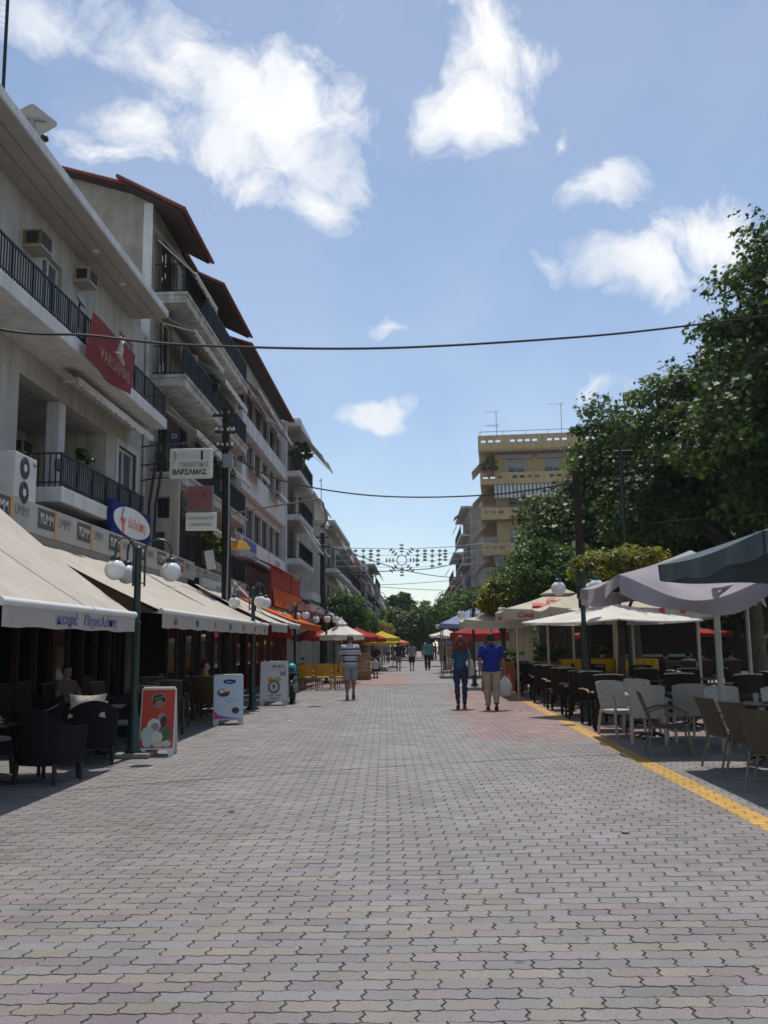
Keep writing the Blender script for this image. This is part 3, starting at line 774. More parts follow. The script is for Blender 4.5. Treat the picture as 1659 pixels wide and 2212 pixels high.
# ---- B4: corner block with deep balconies and white roller awnings
B4 = thing('apartment_building', 'pale corner block with flat overhanging roof and long roller awnings', 'building', (-6.8, 46.9, 0), R(90))
L4 = 6.4
holes = []; FL4 = [6.05, 8.35, 10.65]
for z in FL4: holes += [(.6, 1.9, z + .03, z + 1.95), (3.0, 4.6, z + .03, z + 1.95)]
wb = MB(); wall_holes(wb, 0, L4, 0, 13.0, holes, 0, .26); wb.bx(0, .26, .26, 8, 0, 13.0).build('wall', 'pale_wall', B4)
for z in FL4:
    for a, b in ((.6, 1.9), (3.0, 4.6)): window(B4, a, b, z + .03, z + 1.95, 'frame_white', 'glass', mull=1)
    balcony(B4, .1, 6.2, z, .95, .28, 'white_trim', 'iron', .85, infill='dark_infill', step=.2)
MB().bx(-.15, L4 + .1, -1.0, 8, 13.0, 13.25).build('roof_slab', 'white_trim', B4)
MB().bx(1.0, L4, -.8, 6, 13.251, 13.7).build('roof_parapet', 'pale_wall', B4)
for z, o in ((13.0, 1.1), (10.35, .9), (8.05, .75)):
    drop_awning(B4, .2, 3.0, -.9, z - .02, -1.5 - o * .5, z - 1.5, 'white_cloth', .12); drop_awning(B4, 3.2, 6.1, -.9, z - .02, -1.55 - o * .5, z - 1.35, 'white_cloth', .12)
MB().bx(-.05, 6.2, -1.6, -.003, 3.9, 4.3).build('canopy', 'pale_wall', B4)

def row_block(name, label, X, Y0, L, zs, wallm, face=1, proj_=.95, seed=1, awn=('white_cloth', 'cream_cloth'), rail='iron', roofm=None, infill='dark_infill', top=.5, rot=None, depth=8, cat='building'):
    """plain block of flats in the row: floors zs (last is the roof), openings and balconies on each floor"""
    rg = random.Random(seed)
    b = thing(name, label, cat, (X, Y0 if face > 0 else Y0 + L, 0), R(90) if face > 0 else R(-90))
    n = max(1, int(L / 3.0)); holes = []
    for z in zs[:-1]:
        for k in range(n): c = L * (k + .5) / n; holes.append((c - .75, c + .6, z + .03, z + 2.0))
    holes.append((.4, L - .4, .05, 2.9))
    wb = MB(); wall_holes(wb, 0, L, 0, zs[-1], holes, 0, .26); wb.bx(0, .26, .26, depth, 0, zs[-1]).bx(L - .26, L, .26, depth, 0, zs[-1]).build('wall', wallm, b)
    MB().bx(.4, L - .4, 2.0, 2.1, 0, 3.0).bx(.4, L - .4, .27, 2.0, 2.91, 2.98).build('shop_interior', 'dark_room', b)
    MB().bx(-.1, L + .1, -proj_ * .9, depth, zs[-1], zs[-1] + .2).build('roof_slab', 'pale_wall' if roofm is None else roofm, b)
    for z in zs[:-1]:
        for k in range(n):
            c = L * (k + .5) / n
            window(b, c - .75, c + .6, z + .03, z + 2.0, rg.choice(['frame_white', 'frame_dark', 'shutter_brown']), 'glass', mull=1)
        balcony(b, .2, L - .2, z, proj_, .22, rg.choice(['white_trim', 'pale_wall', 'stained_trim']), rail, .85, infill=infill if rg.random() < .6 else 'panel_grey', step=.3)
        for k in range(n):
            if rg.random() < .62:
                zt = z + 2.25; o = rg.uniform(.15, .55)
                drop_awning(b, L * k / n + .2, L * (k + 1) / n - .2, -proj_ + .1, zt, -proj_ - o, zt - rg.uniform(.5, 1.2), rg.choice(awn), .12)
    if top: MB().bx(.8, L - .8, .5, depth, zs[-1] + .201, zs[-1] + .2 + top).build('roof_parapet', wallm, b)
    return b
row_block('apartment_building', 'low white block with brown rooftop storey left of the street lights', -5.6, 55.0, 13, [3.4, 6.2, 8.9], 'pale_wall', seed=3, top=0)
bx5 = MB().bx(.0, 9, .4, 7, 9.11, 10.9).build('roof_storey', 'brown_wall', bpy.data.objects[[o.name for o in COL.objects if o.name.startswith('apartment_building')][-1]])
row_block('apartment_building', 'grey row house with tall dark shutters far down the left side', -5.7, 69, 13, [3.4, 6.2, 8.8], 'old_concrete', seed=5)
h6 = row_block('apartment_building', 'house with an orange tiled roof far down the left side', -6.1, 83, 11, [3.4, 6.0, 8.6], 'tan_wall', seed=8, top=0)
MB().prism([(-1.2, 8.85), (3.4, 11.2), (8, 8.85)], -.2, 11.2, 'yz').build('roof', 'orange_tile', h6)
row_block('apartment_building', 'drab narrow block beyond the orange roof on the left', -5.8, 95.5, 14, [3.4, 6.2, 9.0], 'brown_wall', seed=11)
row_block('apartment_building', 'white flat-roofed block with jutting top slab far on the left', -5.6, 111, 16, [3.4, 6.2, 9.0, 11.2], 'pale_wall', seed=13)
row_block('apartment_building', 'grey balconied block near the far end on the left', -5.9, 129, 22, [3.4, 6.2, 9.0], 'tan_wall', seed=17)
row_block('apartment_building', 'last pale block at the far end of the left row', -5.6, 153, 40, [3.4, 6.2, 9.0], 'pale_wall', seed=19)
# right-hand row
row_block('apartment_building', 'dark old block with slanting awnings just left of the yellow building', 5.7, 92, 13, [3.6, 6.6, 9.6, 12.6, 15.2], 'old_concrete', -1, seed=23, awn=('white_cloth', 'grey_cloth'))
row_block('apartment_building', 'pinkish balcony block behind the dark one on the right', 5.5, 107, 14, [3.5, 6.4, 9.3, 12.0], 'pink_wall', -1, seed=29)
row_block('apartment_building', 'grey block with small tiled porch roof far on the right', 5.4, 123, 18, [3.5, 6.3, 9.0], 'old_concrete', -1, seed=31, roofm='roof_tile')
row_block('apartment_building', 'white block at the far end of the right row', 5.2, 143, 24, [3.4, 6.2, 8.6], 'pale_wall', -1, seed=37)
row_block('apartment_building', 'farthest pale house of the right row', 5.0, 169, 36, [3.4, 6.2], 'pale_wall', -1, seed=41)

# ---- yellow corner building, its broad side turned to the camera
YB = thing('apartment_building', 'tall ochre-yellow apartment block with pierced balcony parapets rising behind the trees', 'building', (5.75, 77.0, -.55), R(-5))
zs = [3.75, 6.75, 9.75, 12.75, 15.75]
LY = 16.0
def pierced(mb, x0, x1, y, z0, h, t=.15):
    n = int((x1 - x0) / .62); hs = []
    for k in range(n):
        if k % 5 == 3: continue
        a = x0 + .25 + k * .62
        if a + .40 < x1 - .1: hs.append((a, a + .40, z0 + h * .50, z0 + h * .50 + .22))
    return wall_holes(mb, x0, x1, z0, z0 + h, hs, y, y + t)
holes = []
for z in zs:
    for c in (3.1, 6.2, 9.3, 12.6): holes.append((c - .7, c + .7, z + .05, z + 2.1))
wb = MB(); wall_holes(wb, 1.3, LY, 0, 18.3, holes, 1.2, 1.45); wb.bx(1.3, 1.55, 1.45, 12, 0, 18.3).build('wall', 'yellow_wall', YB)
for i, z in enumerate(zs):
    for c in (3.1, 6.2, 9.3, 12.6):
        w = MB().bx(c - .7, c + .7, 1.30, 1.36, z + .05, z + 2.1).build('window', 'shutter', YB)
        MB().bx(c - .62, c - .02, 1.285, 1.295, z + .1, z + 1.35).build('pane', 'glass', w)
        MB().bx(c + .05, c + .62, 1.287, 1.297, z + .1, z + 1.3).build('pane', 'glass_blue' if i % 2 else 'glass', w)
        if i == 4: MB().bx(c - 1.3, c + 1.3, 1.0, 1.19, z + 2.12, z + 2.5).build('lintel_box', 'shutter', w)
    bl = MB().bx(0, LY, .12, 1.197, z - .22, z).bx(0.12, 1.297, 1.2, 13, z - .221, z - .001).build('balcony', 'yellow_dark', YB)
    pr = MB(); pierced(pr, 0, LY, 0, z - .25, 1.0); pr.build('parapet', 'yellow_wall', bl)
    ps = MB(Matrix(((0, 1, 0, 0), (1, 0, 0, 0), (0, 0, 1, 0), (0, 0, 0, 1)))); pierced(ps, .16, 13, 0.001, z - .25, 1.0); ps.build('side_parapet', 'yellow_wall', bl)
    MB().tube([(0.08, .08, z + 1.0), (LY, .08, z + 1.0)], .025, 6).build('hand_rail', 'grey_metal', bl)
    hr = MB()
    for k in range(9): hr.tube([(.1 + k * 1.9, .08, z + .74), (.1 + k * 1.9, .08, z + 1.0)], .018, 5)
    hr.build('rail_posts', 'grey_metal', bl, stuff=True)
rt = MB().bx(-.02, LY, -.15, 12, 18.31, 18.45).build('roof_slab', 'yellow_dark', YB)
pr = MB(); pierced(pr, -.1, LY, -.2, 18.46, 1.25); pr.build('parapet', 'yellow_wall', rt)
ps = MB(Matrix(((0, 1, 0, 0), (1, 0, 0, 0), (0, 0, 1, 0), (0, 0, 0, 1)))); pierced(ps, -.04, 12, -.099, 18.46, 1.25); ps.build('side_parapet', 'yellow_wall', rt)
MB().bx(7.6, 8.7, -.22, -.05, 18.47, 20.0).build('parapet_pier', 'yellow_wall', rt)
hr = MB(); hr.tube([(-.02, -.12, 20.05), (LY, -.12, 20.05)], .03, 6)
for k in range(9): hr.tube([(.1 + k * 1.9, -.12, 19.68), (.1 + k * 1.9, -.12, 20.05)], .02, 5)
hr.build('roof_rail', 'grey_metal', rt)
# striped and plain blinds of the yellow house
def blind(x0, x1, zt, drop, out, stripes, lab=None):
    n = int((x1 - x0) / .16)
    if stripes:
        for part, m in ((0, 'white_cloth'), (1, 'grey_cloth')):
            mb = MB()
            for k in range(part, n, 2):
                a = x0 + (x1 - x0) * k / n; b = x0 + (x1 - x0) * (k + 1) / n - .001
                mb.prism([(.12, zt), (.12 - out, zt - drop), (.12 - out, zt - drop - .16), (.10 - out, zt - drop - .16), (.10 - out, zt - drop + .005), (.10, zt + .02)], a, b, 'yz')
            mb.build('blind_stripes', m, YB, stuff=True)
    else:
        MB().prism([(.12, zt), (.12 - out, zt - drop), (.12 - out, zt - drop - .14), (.10 - out, zt - drop - .14), (.10 - out, zt - drop + .005), (.10, zt + .02)], x0, x1, 'yz').build('blind', 'grey_cloth', YB)
blind(1.2, 9.2, 15.45, 1.05, .6, True); blind(1.0, 8.6, 9.45, 1.05, .6, False)
for z in (18.2, 15.4, 12.4, 9.4):
    drop = 1.3
    sa = MB().prism([(.5, z), (-.75, z - drop), (-.75, z - drop - .05), (.5, z - .05)], 1.5, 5.5, 'xz').build('side_awning', 'white_cloth', YB)
# ================================================================ VEGETATION
mat('bark', (.075, .058, .042), .95, .3, 5, .5, 14)
mat('bark_plane', (.12, .10, .075), .95, .35, 4, .4, 10)
leaf_mat('plane_leaf', (.017, .036, .011), (.075, .122, .028), .38)
leaf_mat('tree_leaf', (.028, .056, .016), (.11, .17, .045), .42)
leaf_mat('privet_leaf', (.022, .055, .012), (.085, .17, .03), .42)
leaf_mat('gold_leaf', (.075, .095, .014), (.34, .31, .05), .42)
leaf_mat('pot_leaf', (.02, .05, .015), (.08, .16, .03), .34)
LEAF5 = np.array([(0, -.5), (.16, -.2), (.5, -.12), (.28, .08), (.34, .42), (.12, .25), (0, .52), (-.12, .25), (-.34, .42), (-.28, .08), (-.5, -.12), (-.16, -.2)]) * np.array((1, 1))
LEAF1 = np.array([(0, -.5), (.24, -.12), (.17, .25), (0, .5), (-.17, .25), (-.24, -.12)])
def leaves(name, pts, nrm, size, m, parent, shape=LEAF5, seed=1, tone=None, jit=.75, loc=(0, 0, 0)):
    rg = np.random.default_rng(seed); N = len(pts); K = len(shape)
    n = nrm + rg.normal(0, jit, (N, 3)); n /= np.linalg.norm(n, axis=1, keepdims=True) + 1e-9
    a = np.cross(n, rg.normal(0, 1, (N, 3))); a /= np.linalg.norm(a, axis=1, keepdims=True) + 1e-9
    b = np.cross(n, a); s = (size * rg.uniform(.6, 1.25, N))[:, None, None]
    V = pts[:, None, :] + s * (a[:, None, :] * shape[None, :, :1] + b[:, None, :] * shape[None, :, 1:2]) + s * n[:, None, :] * (np.abs(shape[None, :, :1]) * .35)
    V = V.reshape(-1, 3)
    me = bpy.data.meshes.new(name); me.vertices.add(N * K); me.vertices.foreach_set('co', V.astype(np.float32).ravel())
    me.loops.add(N * K); me.loops.foreach_set('vertex_index', np.arange(N * K, dtype=np.int32))
    me.polygons.add(N); me.polygons.foreach_set('loop_start', np.arange(0, N * K, K, dtype=np.int32)); me.polygons.foreach_set('loop_total', np.full(N, K, np.int32))
    me.update(calc_edges=True)
    t = rg.uniform(0, 1, N) if tone is None else np.clip(tone + rg.normal(0, .18, N), 0, 1)
    ca = me.color_attributes.new('Col', 'FLOAT_COLOR', 'POINT'); ca.data.foreach_set('color', np.repeat(np.stack([t, t, t, np.ones(N)], 1), K, 0).astype(np.float32).ravel())
    me.materials.append(MATS[m])
    o = bpy.data.objects.new(name, me); COL.objects.link(o); o.parent = parent; o['kind'] = 'stuff'
    return o
def crown_points(ells, n_clump, per, spread, seed, shell=.55):
    """clumps spread through the union of ellipsoids (cx,cy,cz,rx,ry,rz), denser towards the outside"""
    rg = np.random.default_rng(seed); P = []; Nn = []; Tn = []
    vol = np.array([e[3] * e[4] * e[5] for e in ells]); vol = vol / vol.sum()
    for k in range(n_clump):
        e = ells[rg.choice(len(ells), p=vol)]
        d = rg.normal(0, 1, 3); d /= np.linalg.norm(d)
        rad = shell + (1 - shell) * rg.random() ** .5
        rad *= 1 + .10 * math.sin(5 * d[0] + 3 * d[2] + e[0])
        c = np.array(e[:3]) + d * rad * np.array(e[3:6])
        sp = spread * rg.uniform(.6, 1.35)
        q = rg.normal(0, 1, (per, 3)); q *= (sp * rg.random((per, 1)) ** .4) / np.linalg.norm(q, axis=1, keepdims=True); q[:, 2] *= .62
        P.append(c + q); nn = d * .55 + np.array((0, 0, .75)); Nn.append(np.tile(nn, (per, 1)) + q / sp * .5)
        Tn.append(np.full(per, rg.random()))
    return np.concatenate(P), np.concatenate(Nn), np.concatenate(Tn)
def tree(name, label, loc, trunk_h, trunk_r, ells, n_clump, per, spread, leaf, m, seed, cat='tree', group=None, shape=LEAF5, barkm='bark', lean=(0, 0), shell=.55, jit=.75):
    t = thing(name, label, cat, loc, 0, group)
    rg = random.Random(seed)
    top = Vector((lean[0], lean[1], trunk_h))
    tr = MB(); pts = [Vector((lean[0] * k ** 1.3 + rg.uniform(-.05, .05) * (k > 0), lean[1] * k ** 1.3 + rg.uniform(-.05, .05) * (k > 0), trunk_h * k)) for k in (0, .15, .35, .6, .8, 1)]
    tr.tube(pts, [trunk_r * 1.45, trunk_r * 1.08, trunk_r * .95, trunk_r * .85, trunk_r * .8, trunk_r * .72], 10)
    for e in ells:
        for q in range(2):
            c = Vector(e[:3]) + Vector((rg.uniform(-.5, .5) * e[3], rg.uniform(-.5, .5) * e[4], rg.uniform(-.2, .5) * e[5]))
            s = pts[rg.choice((3, 4, 5))]; mid = (s + c) / 2 + Vector((rg.uniform(-.3, .3), rg.uniform(-.3, .3), rg.uniform(-.1, .4)))
            tr.tube([s, s.lerp(mid, .5) + Vector((0, 0, .1)), mid, c], [trunk_r * .55, trunk_r * .42, trunk_r * .28, trunk_r * .09], 6)
    tr.build('trunk', barkm, t, smooth=True, fix=False)
    P, Nn, Tn = crown_points(ells, n_clump, per, spread, seed, shell)
    leaves('crown', P, Nn, leaf, m, t, shape, seed, Tn, jit)
    return t
# big planes on the square to the right
tree('plane_tree', 'huge dark plane tree cut off by the right edge, tallest of the trees', (10.3, 21.5, 0), 5.0, .30,
     [(-.3, .5, 9.2, 2.4, 2.6, 3.0), (-1.3, 0, 6.6, 2.6, 3.0, 2.2), (1.6, 1, 8.5, 3.2, 3.2, 3.6), (.6, -1, 5.4, 3.6, 3.0, 1.8), (1.2, .5, 11.4, 1.9, 2.0, 1.6), (-1.8, .3, 9.4, 1.25, 1.3, 1.0), (-.9, .2, 11.0, 1.3, 1.3, 1.3)],
     700, 80, .62, .165, 'plane_leaf', 11, 'tree', 'plane trees on the square', barkm='bark_plane', shell=.5)
tree('plane_tree', 'broad plane tree between the tallest one and the pointed one', (10.0, 27.5, 0), 4.6, .28,
     [(-1.0, 0, 7.6, 2.6, 2.8, 2.6), (1.0, 0, 8.4, 3.0, 3.0, 2.6), (-.6, 0, 5.0, 3.2, 3.0, 1.9), (-2.9, 0, 5.6, 1.5, 2.0, 1.4)],
     600, 75, .66, .175, 'plane_leaf', 12, 'tree', 'plane trees on the square', barkm='bark_plane', shell=.5)
tree('plane_tree', 'plane tree with pointed light green top in front of the yellow building', (8.0, 34.0, 0), 4.4, .25,
     [(-.3, 0, 7.4, 1.9, 2.0, 2.5), (-.3, 0, 10.2, .9, .9, 1.5), (-1.1, 0, 8.5, 1.1, 1.1, 1.3), (-1.9, 0, 5.6, 2.1, 2.0, 1.9), (1.6, 0, 6.8, 2.4, 2.2, 2.4), (-3.3, 0, 4.9, 1.2, 1.4, .9)],
     460, 75, .62, .185, 'tree_leaf', 13, 'tree', 'plane trees on the square', barkm='bark_plane', shell=.5)
tree('plane_tree', 'dark leafy plane tree filling the gap low behind the canopies', (12.8, 33.0, 0), 3.6, .28,
     [(0, 0, 5.6, 3.6, 2.6, 2.6), (-2.5, 0, 6.6, 2.4, 2.2, 2.4), (3.2, 0, 6.0, 3.2, 2.6, 3.0)], 420, 48, .75, .26, 'plane_leaf', 14, 'tree', 'plane trees on the square', barkm='bark_plane')
for i, (x, y, h, r) in enumerate([(14.5, 45, 4.0, 3.2), (20, 40, 5, 4.2), (19, 55, 5, 4.5), (12, 58, 4.2, 3.0)]):
    tree('plane_tree', ['low dense tree at the back of the square', 'wide tree at the far right of the square', 'tree closing the back of the square', 'round tree beside the yellow building'][i], (x, y, 0), 2.6, .22,
         [(0, 0, h, r, r, r * .8), (r * .4, 0, h + 1, r * .7, r * .7, r * .7)], 150, 45, .95, .34, 'plane_leaf', 30 + i, 'tree', 'plane trees on the square')
# clipped privets along the right kerb
def privet(label, x, y, z, rx, rz, m, seed, gold=0, group='clipped trees along the right side'):
    t = tree('clipped_tree', label, (x, y, 0), z - rz * .6, .09, [(0, 0, z, rx, rx, rz), (-rx * .35, 0, z - rz * .15, rx * .7, rx * .7, rz * .75), (rx * .35, 0, z + rz * .1, rx * .7, rx * .7, rz * .8)],
         int(130 + 40 * rx), 70, .30 + rx * .08, .105 + y * .0007, m, seed, 'tree', group, LEAF1, shell=.62)
    return t
privet('dark green clipped tree behind the soft drink parasol', 4.5, 30.6, 3.85, 1.45, .98, 'privet_leaf', 41)
tree('clipped_tree', 'golden-leaved clipped tree above the purple canopy', (4.6, 21.0, 0), 2.9, .09, [(-.55, 0, 3.22, .42, .5, .34), (-.1, 0, 3.32, .42, .5, .34), (.35, 0, 3.30, .4, .5, .36), (.72, 0, 3.36, .34, .45, .30), (-.3, 0, 3.02, .5, .5, .25)], 150, 70, .22, .10, 'gold_leaf', 42, 'tree', 'clipped trees along the right side', LEAF1, shell=.6)
privet('golden-tipped clipped tree left of the dark one', 3.15, 33.2, 3.2, .66, .62, 'gold_leaf', 43)
privet('bright green clipped tree beneath the pierced balconies', 6.2, 38.0, 4.3, 1.5, .95, 'privet_leaf', 44)
privet('dark clipped tree shading the far market on the right', 3.6, 47.0, 3.4, 1.5, 1.1, 'privet_leaf', 45)
privet('clipped tree with yellowish crown, far right row', 3.3, 56, 3.5, 1.5, 1.2, 'privet_leaf', 46)
privet('round clipped tree, far end of the right row', 2.9, 68, 3.7, 1.9, 1.5, 'privet_leaf', 47)
privet('clipped green tree behind the white parasol on the left', -4.0, 52, 3.3, 1.35, 1.35, 'privet_leaf', 48, group='clipped trees along the left side')
privet('second clipped tree on the left, beyond the first', -4.2, 63, 2.9, 1.6, 1.3, 'privet_leaf', 49, group='clipped trees along the left side')
privet('low bright clipped tree farthest on the left', -3.6, 78, 2.6, 1.7, 1.2, 'gold_leaf', 50, group='clipped trees along the left side')
# the big round tree closing the view
tree('street_tree', 'large leafy tree standing in the middle at the far end of the street', (-1.7, 118, 0), 4, .35,
     [(0, 0, 5.2, 2.3, 2.3, 1.8), (0, 0, 7.0, 1.4, 1.4, 1.5), (-1.0, 0, 4, 2.0, 2, 1.4), (1.2, 0, 4.4, 1.8, 2, 1.4), (.6, 0, 6.2, 1.3, 1.3, 1.3)], 330, 40, .6, .36, 'tree_leaf', 61)
tree('street_tree', 'round bright green tree left of the tall far tree', (-2.4, 98, 0), 2.2, .2, [(0, 0, 3.6, 2.0, 2.0, 1.9), (1.5, 0, 3.3, 1.6, 1.6, 1.6)], 200, 40, .55, .30, 'privet_leaf', 62)
tree('street_tree', 'dark round tree right of the tall far tree', (1.6, 94, 0), 2.2, .2, [(0, 0, 3.8, 2.3, 2.0, 2.0), (-1.9, 0, 3.3, 1.7, 1.6, 1.7)], 220, 40, .55, .30, 'tree_leaf', 63)
tree('street_tree', 'dark bushy tree low in the far gap', (-.3, 108, 0), 1.6, .2, [(0, 0, 2.9, 2.6, 2.0, 2.2)], 140, 40, .6, .32, 'tree_leaf', 64)
# ================================================================ AWNINGS ALONG THE LEFT
mat('print_blue', (.07, .11, .34), .7, .15, 30)
mat('print_red', (.36, .16, .14), .7, .1, 20)
mat('mauve', (.42, .33, .33), .8, .1, 3)
mat('brown_cloth', (.10, .055, .035), .9, .15, 3)
def shop_awning(label, Y0, Y1, xb, zb, xf, zf, m, val=.22, frills=False, arms=True, name='shop_awning'):
    """let-down street awning; local x along the street, -y towards it"""
    t = thing(name, label, 'awning', (xb, Y0, zf), R(90))
    L = Y1 - Y0; d = xf - xb; h = zb - zf
    nu = max(6, int(L / .35))
    mb = MB(); mb.grid(lambda u, v: (L * u, -d * v, h * (1 - v) - .045 * math.sin(math.pi * v) * (1 + .35 * math.sin(u * L * 2.1)) + .007 * math.sin(u * L * 5.5)), nu, 10, (0, 0, -.010))
    mb.build('canopy', m, t, smooth=True)
    MB().tube([(-.03, -d, -.01), (L + .03, -d, -.01)], .045, 10).build('front_bar', 'frame_white' if m != 'orange_cloth' else m, t, smooth=True)
    n = max(12, int(L / .12))
    MB().grid(lambda u, v: (L * u, -d - .02 - .012 * math.sin(u * L * 7) * v, -.04 - v * (val + .008 * math.sin(u * L * 6) + (.03 * abs(math.sin(u * L * 8)) if frills else 0))), n, 3, (0, .006, 0)).build('valance', m, t, smooth=True)
    if arms:
        for x in (.12, L - .12):
            MB().tube([(x, -.05, h - .35), (x, -d * .55, h * .18 - .12), (x, -d + .05, -.03)], .022, 6).build('arm', 'frame_white', t)
    return t, L, d
A1, La, da = shop_awning('near cream awning with blue café lettering on its valance', 8.6, 12.75, -6.15, 3.78, -3.92, 2.02, 'cream_cloth', .21)
text('καφέ', .17, 'print_blue', A1, T(1.62, -da - .034, -.150), shear=.12, width=.62, ext=.001); text('Πηνελόπη', .17, 'print_blue', A1, T(2.72, -da - .034, -.150), shear=.12, width=1.16, ext=.001)
MB().prism([(-.02, -.03), (-.02, h_ := 1.55), (-.10, h_), (-da + .06, -.03)], .01, .016, 'yz').build('side_panel', 'dark_cloth', A1)
A2, La, da = shop_awning('long cream awning beneath the black and orange sign band', 14.25, 24.6, -6.15, 3.26, -3.95, 2.13, 'cream_cloth', .23)
for k in range(7):
    x = .8 + k * 1.5
    MB().prism([(x + .085 * math.cos(a) * (1 + .12 * math.cos(5 * a)), -.155 + .062 * math.sin(a) * (1 + .12 * math.cos(5 * a))) for a in [i * math.pi / 8 for i in range(16)]], -da - .036, -da - .033, 'xz').build('printed_emblem', 'print_blue' if k % 2 else 'print_red', A2)
MB().prism([(-.02, -.03), (-.02, 1.0), (-.10, 1.0), (-da + .06, -.03)], .01, .016, 'yz').build('side_panel', 'brown_cloth', A2)
shop_awning('cream awning just past the second globe lamp', 25.3, 28.3, -6.1, 3.30, -3.95, 2.2, 'cream_cloth', .20)
shop_awning('narrow cream awning before the orange one', 28.5, 31.0, -6.0, 3.2, -3.9, 2.25, 'cream_cloth', .10)
shop_awning('low bright orange street awning', 31.3, 38.5, -6.0, 3.25, -3.95, 2.35, 'orange_cloth', .16, True)
shop_awning('cream awning in shade above the white parasol', 46, 51, -6.0, 4.2, -4.0, 3.0, 'cream_cloth', .16)
ob = thing('balcony_enclosure', 'orange-red curtained balcony terrace on the white office block', 'terrace', (-6.45, 35.2, 3.1), R(90))
MB().grid(lambda u, v: (8.8 * u, -.15 - .95 * v, 1.95 - .42 * v), 16, 4, (0, 0, -.02)).build('awning', 'orange_cloth', ob)
mat('red_curtain', (.30, .045, .020), .9, .2, 4)
MB().grid(lambda u, v: (8.7 * u, -.92 + .03 * math.sin(u * 90), 1.5 * (1 - v)), 90, 2, (0, .01, 0)).build('curtain', 'red_curtain', ob, smooth=True)
MB().bx(0, 8.7, -1.0, -.02, -.14, -.02).build('floor_slab', 'brown_wall', ob)
MB().grid(lambda u, v: (9.0 * u, -.99 - .10 * v + .02 * math.sin(u * 60), .72 * (1 - v) + .0), 60, 2, (0, .01, 0)).build('banner_skirt', 'orange_cloth', ob, smooth=True)
for k in range(4): MB().bx(.02 + k * 2.85, .10 + k * 2.85, -.96, -.90, 0, 1.6).build('post', 'red_curtain', ob)
cp = thing('flat_canopy', 'mauve flat canopy edge over the far left shops', 'canopy', (-6.6, 38.8, 3.05), R(90))
MB().bx(0, 12, -2.2, 0, 0, .26).build('fascia', 'mauve', cp)
rc = thing('side_curtain', 'dark red side curtain hanging under the orange awning', 'curtain', (-5.9, 31.2, 0), R(90))
MB().grid(lambda u, v: (.02 * math.sin(u * 40), -1.7 * u, 2.9 - .55 * u - v * (.9 - .35 * u)), 40, 2, (.012, 0, 0)).build('fabric', 'red_cloth', rc, smooth=True)
# dark shop screens that close the terraces off behind
for i, (Y0, Y1, x, lab) in enumerate([(23.85, 34.0, -6.5, 'dark timber shop front behind the second globe lamp'), (34.8, 46.0, -6.4, 'dark red shop front behind the yellow chairs')]):
    s = thing('storefront', lab, 'storefront', (x, Y0, 0), R(90)); L = Y1 - Y0
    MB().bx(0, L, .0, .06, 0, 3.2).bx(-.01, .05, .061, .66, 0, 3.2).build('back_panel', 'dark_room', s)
    n = int(L / .9)
    for k in range(n): MB().bx(.1 + k * L / n, .2 + k * L / n, -.05, -.003, 0, 3.1).build('timber_post', 'frame_wood' if i == 0 else 'red_cloth', s)
    for k in range(0, n, 2): MB().bx(.25 + k * L / n, .08 + (k + 1) * L / n, -.02, -.004, .9, 2.5).build('pane', 'glass', s)

# ================================================================ CHAIRS AND TABLES
wicker('wicker_black', (.008, .008, .009), .8); wicker('wicker_brown', (.018, .012, .010)); wicker('wicker_tan', (.085, .055, .035)); wicker('wicker_white', (.42, .395, .355), .6); wicker('wicker_olive', (.075, .068, .050), .6)
mat('chair_leg_dark', (.015, .013, .012), .5, .1, 8); mat('olive_tube', (.14, .13, .10), .35, .1, 8, metal=.4); mat('wood_arm', (.24, .135, .065), .45, .2, 10)
mat('yellow_plastic', (.52, .27, .012), .45, .08, 4); mat('yellow_frame', (.30, .20, .07), .5, .1, 6)
mat('table_dark', (.022, .018, .017), .3, .1, 6, spec=.5); mat('iron_base', (.015, .015, .016), .5, .1, 6)
mat('seat_pad', (.22, .21, .195), .85, .1, 8)
def tub_chair(m, seat_m, lab):
    t = thing('armchair', lab, 'chair')
    def U(u):          # plan path: arm front - back - arm front
        p = [(-.31, -.27), (-.32, .0), (-.29, .22), (-.16, .31), (0, .33), (.16, .31), (.29, .22), (.32, 0), (.31, -.27)]
        f = u * 8; i = min(int(f), 7); k = f - i; return (p[i][0] * (1 - k) + p[i + 1][0] * k, p[i][1] * (1 - k) + p[i + 1][1] * k)
    def S(u, v):
        x, y = U(u); top = .64 + .22 * max(0, math.sin(math.pi * (u - .12) / .76)) ** 1.2 if .12 < u < .88 else .64
        z = .22 + (top - .22) * v; fl = 1 + .10 * (v - .3); return (x * fl, y * fl + .04 * v * (y > .1), z)
    a = MB(); a.grid(S, 32, 5); 
    b = MB(); b.grid(lambda u, v: tuple(Vector(S(u, v)) * 1) if False else ((S(u, v)[0]) * .84, (S(u, v)[1] + .02) * .84 - .02, S(u, v)[2]), 32, 5)
    n = 33; m_ = MB(); m_.v = a.v + b.v; k = len(a.v); m_.f = list(a.f) + [tuple(reversed([q + k for q in f])) for f in b.f]
    edge = list(range(n)) + [j * n + 32 for j in range(1, 6)] + [5 * n + i for i in range(31, -1, -1)] + [j * n for j in range(4, 0, -1)]
    for p, q in zip(edge, edge[1:] + edge[:1]): m_.f.append((q, p, p + k, q + k))
    m_.build('backrest', m, t, smooth=True)
    MB().bx(-.27, .27, -.28, .24, .24, .40).build('seat', m, t, bevel=.02)
    MB().bx(-.25, .25, -.27, .20, .402, .46).build('cushion', seat_m, t, bevel=.025)
    for sx in (-1, 1):
        for sy in (-.25, .24): MB().tube([(sx * .255, sy, .25), (sx * .265, sy * 1.05, 0)], [.028, .022], 8).build('leg', 'chair_leg_dark', t)
    return t
